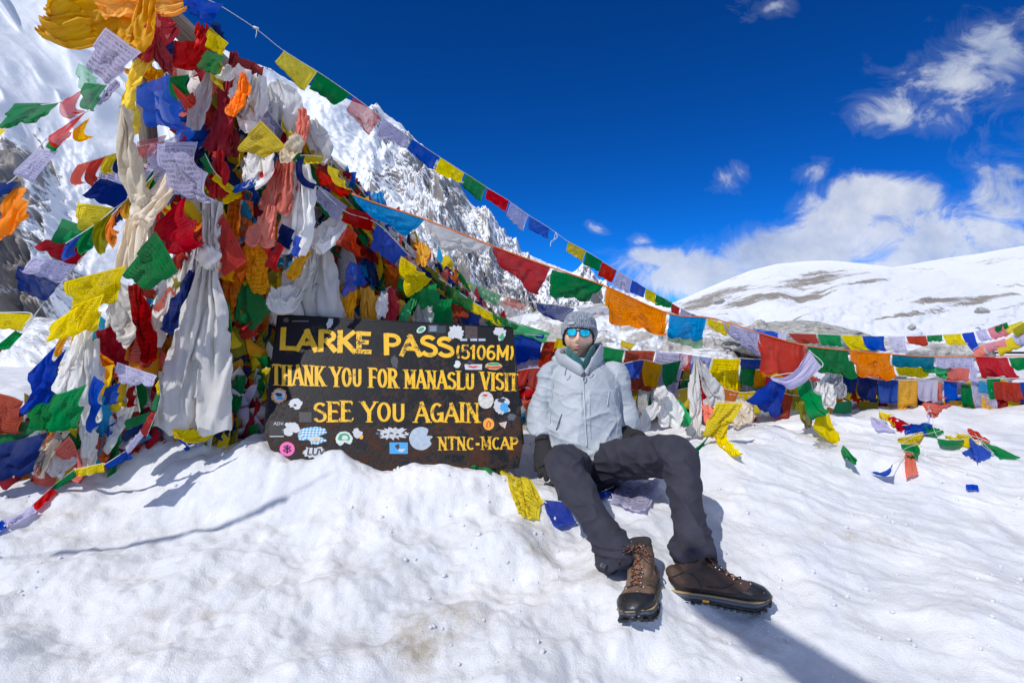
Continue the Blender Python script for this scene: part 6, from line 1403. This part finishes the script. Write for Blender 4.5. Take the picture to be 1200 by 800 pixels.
g.link(c, bs.inputs['Base Color']); bs.inputs['Roughness'].default_value = .42; bs.inputs['Subsurface Weight'].default_value = .12; bs.inputs['Subsurface Radius'].default_value = (.6, .25, .15); bs.inputs['Subsurface Scale'].default_value = .01
link('body', me, m, man)
# ears
for s_ in (-1, 1):
    A = Acc(); A.tube(catmull([hw((s_ * .074, .012, -.028)), hw((s_ * .083, .020, -.01)), hw((s_ * .086, .022, .01)), hw((s_ * .080, .012, .022)), hw((s_ * .074, .0, .01))], 16), .005, 8); A.obj('ear', m, man, org=ORG)
# ---- trousers
b = Acc(); limb(b, [(655, 546, 2.72, .10, .10), (688, 550, 2.75, .13, .13), (722, 546, 2.72, .10, .10)], up=(0, 0, 1))
limb(b, [(672, 546, 2.70, .100), (666, 547, 2.46, .086), (660, 547, 2.23, .072, .070), (678, 576, 2.10, .062), (696, 606, 2.00, .058), (715, 636, 1.945, .060), (724, 652, 1.925, .070), (729, 662, 1.915, .066)], n=46, seg=40)
limb(b, [(705, 542, 2.68, .100), (752, 535, 2.47, .092), (794, 534, 2.25, .077), (801, 562, 2.12, .065), (805, 592, 2.03, .061), (810, 625, 1.95, .062), (813, 644, 1.915, .069), (815, 656, 1.895, .072)], n=46, seg=40)
TV, TF, TN = remeshed(b, .0048, 7, .6)
px_ = CX + TV[:, 0] / TV[:, 1] * F; py_ = CY - (TV[:, 2] - CAMZ) / TV[:, 1] * F
def crease(V_, f, seed, p=5): return np.maximum(1 - np.abs(vn3(V_[:, 0] * f[0] + seed, V_[:, 1] * f[1], V_[:, 2] * f[2], seed)) * 2.2, 0) ** p * 0 + (1 - np.abs(vn3(V_[:, 0] * f[0] + seed, V_[:, 1] * f[1], V_[:, 2] * f[2], seed))) ** p
Q = np.stack([TV[:, 0] + .35 * TV[:, 2], TV[:, 1], TV[:, 2] - .3 * TV[:, 0]], -1)
hemz = np.clip((py_ - 612) / 35, 0, 1); kn = g1(px_, 770, 30) * g1(py_, 545, 22) + g1(px_, 672, 26) * g1(py_, 572, 26)
dsp = .012 * crease(Q, (6, 4, 10), 3, 6) + .007 * crease(Q, (15, 7, 18), 5, 6) * (1 + kn * .8) + hemz * (.016 * crease(TV, (10, 10, 36), 9, 4) + .004 * vn3(TV[:, 0] * 40, TV[:, 1] * 40, TV[:, 2] * 60, 10)) + kn * .013 * crease(Q, (26, 10, 22), 13, 3)
TV = TV + TN * (dsp - .006)[:, None]
mt = simple('dark_trouser_fabric', (.028, .028, .044), .85, noise_amt=.25, scale=14, bump=.0012, bscale=160)
part_np('trousers', TV, TF, mt)
for (a, b_) in (((733, 641, 1.86), (742, 650, 1.85)),): pass
Acc().add(*box_vf(P(707, 662, 1.86), (.008, .002, -.003), (0, .003, 0), (.003, 0, .007))).obj('hem_tab', simple('grey_metal', (.35, .38, .42), .35, 1), man, False, org=ORG)
def seam_on(V_, N_, pts, r, off=.001, n=24):
    pp = catmull([P(*p) for p in pts], n); out_ = []
    for p in pp:
        i = int(np.argmin(((V_ - p) ** 2).sum(1) + 0 * V_[:, 0])); out_.append(V_[i] + N_[i] * off)
    o_ = np.array(out_)
    for _ in range(14): o_[1:-1] = (o_[:-2] + o_[1:-1] * 2 + o_[2:]) / 4
    return o_
# ---- jacket
b = Acc()
limb(b, [(688, 552, 2.70, .165, .11), (687, 535, 2.715, .178, .125), (686, 515, 2.745, .174, .126), (685, 482, 2.80, .170, .122), (685, 455, 2.86, .178, .118), (685, 440, 2.90, .166, .100), (685, 429, 2.93, .120, .074), (685, 424, 2.96, .080, .050)], n=44, seg=48, up=(0, 1, .25))
limb(b, [(660, 435, 2.93, .052), (647, 438, 2.92, .066), (641, 460, 2.90, .062), (635, 474, 2.90, .062), (632, 488, 2.88, .060), (634, 502, 2.80, .052), (637, 510, 2.76, .048)], n=36, seg=30)
limb(b, [(708, 435, 2.93, .052), (721, 438, 2.92, .066), (726, 460, 2.90, .060), (730, 476, 2.90, .060), (732, 490, 2.87, .058), (731, 502, 2.83, .050), (730, 508, 2.81, .047)], n=36, seg=30)
JV, JF, JN = remeshed(b, .0048, 6, .6)
px_ = CX + JV[:, 0] / JV[:, 1] * F; py_ = CY - (JV[:, 2] - CAMZ) / JV[:, 1] * F
Q = np.stack([JV[:, 0] + .5 * JV[:, 2], JV[:, 1], JV[:, 2] + .25 * JV[:, 0]], -1); Q2 = np.stack([JV[:, 0] - .6 * JV[:, 2], JV[:, 1], JV[:, 2] - .35 * JV[:, 0]], -1)
belly = sstep(465, 500, py_); arms = np.clip(np.maximum(sstep(650, 640, px_), sstep(718, 728, px_)), 0, 1) if False else ((px_ < 647) | (px_ > 722)).astype(float)
dsp = .007 * crease(Q, (5, 5, 9), 21, 5) + .009 * crease(Q2, (6, 5, 7), 23, 7) * (1 + .4 * belly) + .004 * crease(Q, (13, 10, 18), 27, 7) + .0015 * crease(Q2, (30, 20, 38), 29, 3)
dsp += arms * .006 * crease(JV, (9, 9, 24), 33, 3) + belly * .006 * crease(Q, (8, 8, 26), 35, 3)
dsp += .006 * sstep(455, 459, py_) * (1 - sstep(459, 500, py_)) * (1 - arms) * (np.abs(px_ - 686) > 4)      # chest yoke edge
dsp *= sstep(418, 432, py_) * .7 + .3
JV = JV + JN * (dsp - .008)[:, None]
mj = simple('pale_shell_fabric', (.39, .43, .47), .55, noise_amt=.06, scale=8, bump=.0014, bscale=70)
part_np('jacket', JV, JF, mj)
z_ = seam_on(JV, JN, [(684, 434, 2.78), (685, 455, 2.70), (686, 480, 2.66), (688, 505, 2.60), (689, 520, 2.58)], .003, .002)
mz = simple('pale_zip', (.40, .45, .51), .5); mzd = simple('dark_zip', (.06, .07, .09), .5)
Acc().tube(z_, (np.full(24, .0042), np.full(24, .0016)), 8, up=(0, 1, .3)).obj('zip', mz, man, org=ORG)
for pts in ([(653, 482, 2.66), (652, 490, 2.66), (650, 500, 2.66)], [(722, 452, 2.72), (718, 462, 2.70), (716, 474, 2.68)]):
    Acc().tube(seam_on(JV, JN, pts, .002, .0012, 8), .0028, 6).obj('pocket_zip', mzd if pts[0][0] < 700 else mz, man, org=ORG)
for pts in ([(643, 461, 2.74), (655, 458, 2.70), (672, 459, 2.68), (683, 460, 2.68)], [(688, 460, 2.68), (702, 459, 2.70), (716, 463, 2.72)], [(648, 436, 2.82), (641, 450, 2.80), (641, 470, 2.78), (645, 495, 2.72)], [(721, 436, 2.82), (727, 450, 2.82), (725, 472, 2.80), (722, 498, 2.76)], [(692, 470, 2.66), (693, 490, 2.62), (694, 512, 2.6)]):
    Acc().tube(seam_on(JV, JN, pts, .002, .0002, 16), .0016, 5).obj('seam', mj, man, org=ORG)
# collar and collapsed hood
def collar(name, keys, mat, amp, seed, seg=40, n=90, close=False):
    pts = catmull([P(a, b_, c) for a, b_, c, *_ in keys], n); t = np.linspace(0, len(keys) - 1, n)
    ra = np.interp(t, range(len(keys)), [k[3] for k in keys]); rb = np.interp(t, range(len(keys)), [k[4] for k in keys])
    V_, Fc = tube_vf(pts, (ra, rb), seg, up=(0, -.1, 1)); 
    c_ = V_[:n * seg].reshape(n, seg, 3); ctr = pts[:, None]; d = c_ - ctr; dn = d / (np.linalg.norm(d, axis=-1, keepdims=True) + 1e-9)
    q = c_.reshape(-1, 3); k = (crease(q, (13, 13, 16), seed, 4) * amp + vn3(q[:, 0] * 30, q[:, 1] * 30, q[:, 2] * 30, seed + 1) * amp * .3).reshape(n, seg, 1)
    V_[:n * seg] = (c_ + dn * k).reshape(-1, 3)
    return Acc().add(V_, Fc).obj(name, mat, man, org=ORG)
collar('collar', [(683, 438, 2.77, .008, .010), (675, 431, 2.785, .010, .022), (664, 424, 2.83, .011, .028), (655, 419, 2.92, .016, .030), (660, 415, 3.01, .024, .034), (680, 414, 3.05, .026, .036), (699, 412, 3.01, .018, .040), (704, 413, 2.94, .010, .044), (700, 420, 2.86, .010, .040), (692, 431, 2.80, .009, .024), (686, 438, 2.775, .008, .010)], mj, .008, 41)
collar('hood', [(655, 430, 2.90, .004, .004), (652, 421, 2.96, .018, .016), (663, 418, 3.05, .038, .032), (682, 419, 3.09, .045, .038), (699, 420, 3.04, .026, .024), (706, 427, 2.95, .004, .004)], mj, .014, 47)
mteal = simple('teal_fleece', (.012, .115, .115), .9, noise_amt=.3, scale=60, bump=.002, bscale=200, sheen=.3)
collar('fleece_collar', [(683, 436, 2.80, .008, .012), (678, 428, 2.795, .008, .030), (671, 420, 2.815, .008, .032), (665, 414, 2.89, .010, .034), (680, 408, 2.99, .010, .036), (695, 411, 2.91, .010, .040), (692, 417, 2.84, .008, .040), (687, 427, 2.80, .008, .030), (684, 436, 2.80, .008, .012)], mteal, .005, 43)
for x_ in (664, 692):
    Acc().tube(catmull([P(x_, 431, 2.765), P(x_ - 1, 435, 2.755), P(x_ - 2, 440, 2.76)], 8), .0022, 6).obj('drawcord', mzd, man, org=ORG)
Acc().tube(catmull([P(684, 436, 2.745), P(684.5, 441, 2.74), P(684, 446, 2.74)], 8), .0035, 6).obj('zip_pull', mzd, man, org=ORG)
# cuffs
for A_, nm in ((((637, 508, 2.765), (638, 514, 2.74)), 0), (((730, 505, 2.82), (731, 510, 2.80)), 1)):
    Acc().tube(catmull([P(*A_[0]), P(*A_[1])], 6), (np.array([.051, .052, .052, .051, .05, .047]) * .97, np.array([.050, .051, .050, .05, .048, .046]) * .97), 24).obj('cuff', mj, man, org=ORG)
# ---- gloves
mg = simple('black_glove_fabric', (.012, .012, .014), .8, bump=.0015, bscale=120)
for (w_, p_, d_, n_, cu, sd) in ((wL, pL, dL, (-.3, -.9, .4), .12, 1), (wR, pR, dR, (0, -.5, .85), .55, -1)):
    b = Acc(); hand(b, w_, p_, d_, n_, .0125, cu, sd, L=1.05); u_ = nrm(w_ - p_)
    b.tube(catmull([w_ + u_ * .012, w_ - u_ * .02, w_ - u_ * .045], 8), np.linspace(.043, .037, 8), 20)
    V_, F_, N_ = remeshed(b, .004, 3, .5); V_ = V_ + N_ * (.0035 * crease(V_, (40, 40, 55), 51, 3))[:, None]
    part_np('glove', V_, F_, mg)
# ---- beanie
n, k = 60, 56 * 6; v = np.linspace(0, 1, n)[:, None]; ph = np.linspace(0, 2 * np.pi, k, endpoint=False)[None]
fr_ = .5 + .5 * np.cos(ph)
brim = -.046 + .070 * sstep(.45, .93, fr_)
a = np.pi / 2 * np.clip((v - .30) / .70, 0, 1)
rad_ = np.where(v < .30, 1.0 + .02 * np.sin(v * 10), np.cos(a) ** .80 + 0 * ph)
top_ = .128; zc = .050
zz = np.where(v < .30, brim + (zc - brim) * (v / .30), zc + (top_ - zc) * np.sin(a) ** 1.0)
cuff = .0045 * (v < .26) * np.ones_like(ph)
rib = .0022 * np.cos(56 * ph) * (1 - .6 * sstep(.8, 1, v)) + .0012 * np.sin(v * 240) * np.cos(112 * ph)
hx_, hy_ = .0845, .104
lum = .003 * vn2(ph * 3, v * 5, 4)
low_ = 1 - .13 * sstep(.03, -.05, zz)
V_ = np.stack([np.sin(ph) * (hx_ + cuff + rib + lum) * rad_ * low_, -np.cos(ph) * (hy_ + cuff + rib + lum) * rad_ * (1 - .1 * (1 - low_)) + .004 + .012 * sstep(.5, 1, v), zz + 0 * ph + .004 * sstep(.9, 1, v) * np.cos(5 * ph)], -1)
m, g, bs = new_mat('heather_knit'); uvn = g.new('ShaderNodeTexCoord').outputs['Object']
cc = g.mix(g.ramp(g.noise(g.mapping(uvn, sc=(1, 1, .5)), 150, 4, .7), [(.38, 0), (.62, 1)]), (.10, .12, .16), (.38, .42, .48))
g.link(cc, bs.inputs['Base Color']); bs.inputs['Roughness'].default_value = .95; bs.inputs['Sheen Weight'].default_value = .2
bn = g.new('ShaderNodeBump'); bn.inputs['Distance'].default_value = .0015; g.link(g.noise(uvn, 260, 3), bn.inputs['Height']); g.link(bn.outputs[0], bs.inputs['Normal'])
bean = part_np('beanie', hw(V_.reshape(-1, 3)), gridfaces(n, k, True), m)
edge = V_[0] * np.array([.985, .985, 1]) ; Acc().tube(hw(np.vstack([edge[::4], edge[:1]])), .0045, 6, caps=False).obj('brim_edge', simple('black_fleece', (.02, .022, .025), .95), bean, org=ORG)
lb = hw(np.array([-.036, -.0985, .046])); ex = nrm(hw((-.022, -.106, .049)) - hw((-.050, -.094, .047))); ez = nrm(hw((-.03, -.10, .06)) - hw((-.03, -.10, .04))); ey = np.cross(ex, ez)
lbl = Acc().add(*box_vf(lb - ey * -.002, ex * .015, ez * .0055, ey * .0035)).obj('label', simple('label_grey', (.45, .47, .50), .5), bean, False, org=ORG)
Acc().add(*box_vf(lb + (ey * .0045 if (ey[1] < 0) else -ey * .0045), ex * .011, ez * .0016, ey * .0006)).obj('label_print', mzd, lbl, False, org=ORG)
# ---- sunglasses
gl = empty('sunglasses', (0, 0, 0), None, None); gl.parent = man
mf = simple('black_frame', (.01, .01, .012), .25); 
m, g, bs = new_mat('cyan_mirror'); bs.inputs['Metallic'].default_value = .75; bs.inputs['Roughness'].default_value = .16; bs.inputs['Base Color'].default_value = (.03, .78, .92, 1)
ml = m
for s_ in (-1, 1):
    ang = np.linspace(0, 2 * np.pi, 36, endpoint=False); ox = np.sign(np.cos(ang)) * np.abs(np.cos(ang)) ** .62 * .0250; oz = np.sign(np.sin(ang)) * np.abs(np.sin(ang)) ** .72 * .0185
    ox = ox * (1 + .12 * (oz / .0185)); cx_ = .0315 * s_
    def surf(x, z): return hw(np.stack([cx_ + x, -.1035 + 5.2 * (cx_ + x) ** 2 + 1.5 * z ** 2, z + .000], -1))
    rim_ = surf(ox, oz); Acc().tube(np.vstack([rim_, rim_[:2]]), .0020, 8, caps=False).obj('frame', mf, gl, org=ORG)
    rs = np.linspace(0, .97, 7); V_ = np.concatenate([surf(ox * r_2, oz * r_2) for r_2 in rs]); link('lens', mesh_np('lens', V_ - ORG, gridfaces(7, 36, True)), ml, gl)
    Acc().tube(catmull([hw((s_ * .058, -.086, .010)), hw((s_ * .070, -.070, .010)), hw((s_ * .078, -.02, .008)), hw((s_ * .080, .02, .0))], 12), (np.full(12, .0022), np.full(12, .004)), 8, up=(0, 0, 1)).obj('temple', mf, gl, org=ORG)
Acc().tube(catmull([hw((-.009, -.1035, .006)), hw((0, -.108, .010)), hw((.009, -.1035, .006))], 8), .003, 8).obj('bridge', mf, gl, org=ORG)
# ---- boots
mleA = simple('brown_nubuck', (.17, .105, .065), .7, noise_amt=.5, scale=22, bump=.0015, bscale=110); mleB = simple('dark_brown_nubuck', (.062, .034, .024), .62, noise_amt=.35, scale=22, bump=.0015, bscale=110)
mrub = simple('black_rubber', (.014, .014, .016), .38, noise_amt=.3, scale=40, bump=.0008, bscale=150); mmid = simple('grey_midsole', (.085, .10, .13), .6); mtan = simple('tan_welt', (.42, .30, .16), .6); mmetal = simple('steel_eyelet', (.55, .58, .62), .3, 1)
def lace_mat():
    m, g, bs = new_mat('speckled_lace'); ob = g.new('ShaderNodeTexCoord').outputs['Object']
    g.link(g.mix(g.math('GREATER_THAN', g.noise(ob, 190, 1), .57), (.02, .018, .018), (.50, .13, .035)), bs.inputs['Base Color']); bs.inputs['Roughness'].default_value = .8; return m
mlace = lace_mat()
def boot(B_, mle, bow, side_roll, label):
    d = B_['d']; up_ = nrm(np.array([0, 0, 1]) + side_roll); up_ = nrm(up_ - (up_ @ d) * d); lat = np.cross(up_, d); H0 = B_['heel']
    def W(q): q = np.asarray(q, float); return H0 + q[..., 0:1] * d + q[..., 1:2] * lat * 1.14 + q[..., 2:3] * up_
    root = bpy.data.objects.new('boot', None); COL.objects.link(root); root.parent = man; root['label'] = label
    ac = Acc()
    xs = np.array([.002, .012, .04, .08, .13, .18, .22, .255, .282, .298, .304]); wd = np.array([.018, .028, .036, .037, .037, .043, .048, .048, .040, .026, .012]); hh = np.array([.036, .042, .045, .046, .040, .034, .030, .027, .023, .016, .008])
    t = np.linspace(0, len(xs) - 1, 40); xi = np.interp(t, range(len(xs)), xs); wi = np.interp(t, range(len(xs)), wd); hi_ = np.interp(t, range(len(xs)), hh); cy_ = .004 * np.sin(xi * 12)
    ac.tube(np.stack([xi, cy_, hi_ + .018], -1), (wi, hi_), 28, up=(0, 0, 1))
    ac.tube(catmull([(.066, 0, .05), (.068, 0, .09), (.066, 0, .13), (.068, 0, .160), (.070, 0, .178)], 16), (np.interp(np.linspace(0, 1, 16), [0, .4, 1], [.036, .036, .038]), np.interp(np.linspace(0, 1, 16), [0, .35, 1], [.052, .048, .045])), 28, up=(1, 0, 0))
    ac.tube(catmull([(.09, 0, .10), (.13, 0, .085), (.18, 0, .062), (.22, 0, .05)], 12), (np.linspace(.034, .036, 12), np.linspace(.040, .022, 12)), 20, up=(.4, 0, 1))
    V_, F_, N_ = remeshed(ac, .0042, 7, .6)
    # ankle padding, tongue groove and creases
    V_ = V_ + N_ * (.0022 * crease(V_, (34, 30, 60), 61, 3) * sstep(.02, .10, .24 - V_[:, 0]))[:, None]
    groove = np.exp(-(np.abs(np.abs(V_[:, 1]) - .020) / .0035) ** 2) * (V_[:, 0] > .075) * (V_[:, 0] < .215) * (V_[:, 2] > .055); V_ = V_ - N_ * (groove * .003)[:, None]
    upo = part_np('upper', W(V_), F_, mle, None, root)
    zt = np.where(V_[:, 0] > .240, .066 + .02 * sstep(.240, .27, V_[:, 0]), .046 + .020 * sstep(.06, -.02, V_[:, 0]) + .018 * sstep(.19, .240, V_[:, 0])); keep = (V_[:, 2] < zt)[F_].all(1)
    RV, RF, ui = submesh(V_, F_, keep); part_np('rubber_rand', W(RV + N_[ui] * .0022), RF, mrub, None, root)
    cf = (V_[:, 2] > .168)[F_].all(1); CV, CF, ui = submesh(V_, F_, cf); part_np('padded_collar', W(CV + N_[ui] * .0015), CF, simple('dark_padding', (.03, .026, .024), .9) if 'dark_padding' not in bpy.data.materials else bpy.data.materials['dark_padding'], None, root)
    a_ = np.linspace(0, 2 * np.pi, 96, endpoint=False); xo = .143 - np.cos(a_) * .168
    wo_ = np.interp(xo, xs, wd + .0005) * np.sign(np.sin(a_)); wo_ = np.where(np.abs(np.sin(a_)) < .02, 0, wo_)
    def layer(z0, z1, gr, name, mat, lug=False, arch=0.0):
        V2 = []
        for z, gg_ in ((z0, gr), ((z0 + z1) / 2, gr + .0012), (z1, gr)):
            kx = 1 + gg_ / .15; kw = 1 + gg_ / .045; mod = (1 - .055 * (np.sin(a_ * 22) > .2)) if lug and z < z1 else 1
            zz_ = z + arch * np.exp(-((xo - .115) / .03) ** 2) + .012 * sstep(.26, .31, xo) * (1 if z < .03 else .5)
            V2.append(np.stack([.153 + (xo - .153) * kx * mod, wo_ * kw * mod + .004 * np.sin(xo * 12), zz_], -1))
        V2 = np.concatenate(V2); fc = [tuple(q) for q in gridfaces(3, 96, True)] + [tuple(range(96))[::-1], tuple(range(192, 288))]
        return Acc().add(W(V2), fc).obj(name, mat, root, True, org=ORG)
    layer(-.002, .012, -.0005, 'outsole', mrub, True, .006); layer(.0121, .026, -.001, 'midsole', mmid); layer(.0262, .0300, .0018, 'welt', mtan)
    lg = Acc()
    for i in range(15):
        for sgn in (-1, 1):
            x_ = .016 + i * .0195; w_2 = float(np.interp(x_, xs, wd)); lg.add(*[(W(np.array(q)), f) for q, f in [box_vf((x_, sgn * (w_2 - .006) + .004 * math.sin(x_ * 12), -.001 + .012 * float(sstep(.26, .31, x_)) + .006 * math.exp(-((x_ - .115) / .03) ** 2)), (.0062, 0, 0), (0, .0105, 0), (0, 0, .0035))]][0])
    lg.obj('lugs', mrub, root, False, org=ORG)['kind'] = 'stuff'
    Acc().add(*[(W(np.array(q)), f) for q, f in [box_vf((.115, -.0, .013), (.010, 0, 0), (0, .0405, 0), (0, 0, .003))]][0]).obj('arch_badge', simple('yellow_badge', (.85, .42, .02), .5) if 'yellow_badge' not in bpy.data.materials else bpy.data.materials['yellow_badge'], root, False, org=ORG)
    # laces follow the surface
    def snap(q, off):
        i = int(np.argmin(((V_ - q) ** 2).sum(1))); return V_[i] + N_[i] * off
    rows = [np.array([.222, 0, .085]) * (1 - t) + np.array([.108, 0, .182]) * t + np.array([0, 0, .0]) for t in np.linspace(0, 1, 8)]
    la = Acc()
    for i in range(7):
        for sgn in (-1, 1):
            a, c_ = rows[i] + (0, sgn * (.022 + .0008 * i), 0), rows[i + 1] + (0, -sgn * (.022 + .0008 * i), 0)
            pp = np.array([snap(a * (1 - t) + c_ * t, .0035 + (.002 if sgn > 0 else 0)) for t in np.linspace(0, 1, 7)]); pp[1:-1] = (pp[:-2] + pp[1:-1] + pp[2:]) / 3
            la.tube(W(catmull(pp, 14)), .0023, 6)
            e = snap(rows[i] + (0, sgn * .026, 0), .002); ev_ = Acc().tube(W(np.array([e + (0, 0, -.003), e, e + (-.001, 0, .004)])), (np.array([.003, .005, .003]), np.array([.002, .0035, .002])), 8); ev_.obj('eyelet', mmetal, root, org=ORG)
    for sgn in (-1, 1):                     # stitched panel seams on both flanks
        for pts in ([(.012, .03, .075), (.05, .04, .095), (.085, .04, .085), (.10, .045, .05)], [(.20, .035, .085), (.17, .045, .06), (.12, .045, .055)], [(.03, .035, .135), (.06, .04, .125), (.10, .035, .135)]):
            q = catmull([(a, sgn * b_, c) for a, b_, c in pts], 14); q = np.array([snap(k_, .0012) for k_ in q]); q[1:-1] = (q[:-2] + q[1:-1] + q[2:]) / 3
            Acc().tube(W(q), .0013, 5).obj('seam', mrub, root, org=ORG)
    tp = snap(rows[6], .006)
    if bow:
        for sgn, l_ in ((-1, .055), (1, .045)):
            la.tube(W(catmull([tp, tp + (.012, sgn * l_ * .6, .01), tp + (.03, sgn * l_, -.012), tp + (.026, sgn * l_ * .6, -.014), tp], 24)), .0022, 6)
            la.tube(W(catmull([tp, tp + (.02, sgn * .03, -.005), tp + (.045, sgn * .045, -.035)], 14)), .0022, 6)
    la.obj('laces', mlace, root, org=ORG)
    # snow grains stuck on the toe
    sg = Acc(); r = random.Random(int(H0[0] * 1000))
    for _ in range(26):
        q = snap(np.array([r.uniform(.24, .30), r.uniform(-.04, .04), r.uniform(.03, .075)]), .001); s_ = r.uniform(.0005, .0014)
        if bow and r.random() < .3: continue
        sg.add(*box_vf(W(q), (s_, 0, 0), (0, s_, 0), (0, s_ * .3, s_)))
    o = sg.obj('snow_grains', M['snow'], root, False, org=ORG); o['kind'] = 'stuff'
    return root
boot(BOOTA, mleA, True, np.array([-.22, 0, 0]), 'lighter brown boot pointing at the camera, laces loose')
boot(BOOTB, mleB, False, np.array([0, .10, 0]), 'dark brown boot seen from its side')
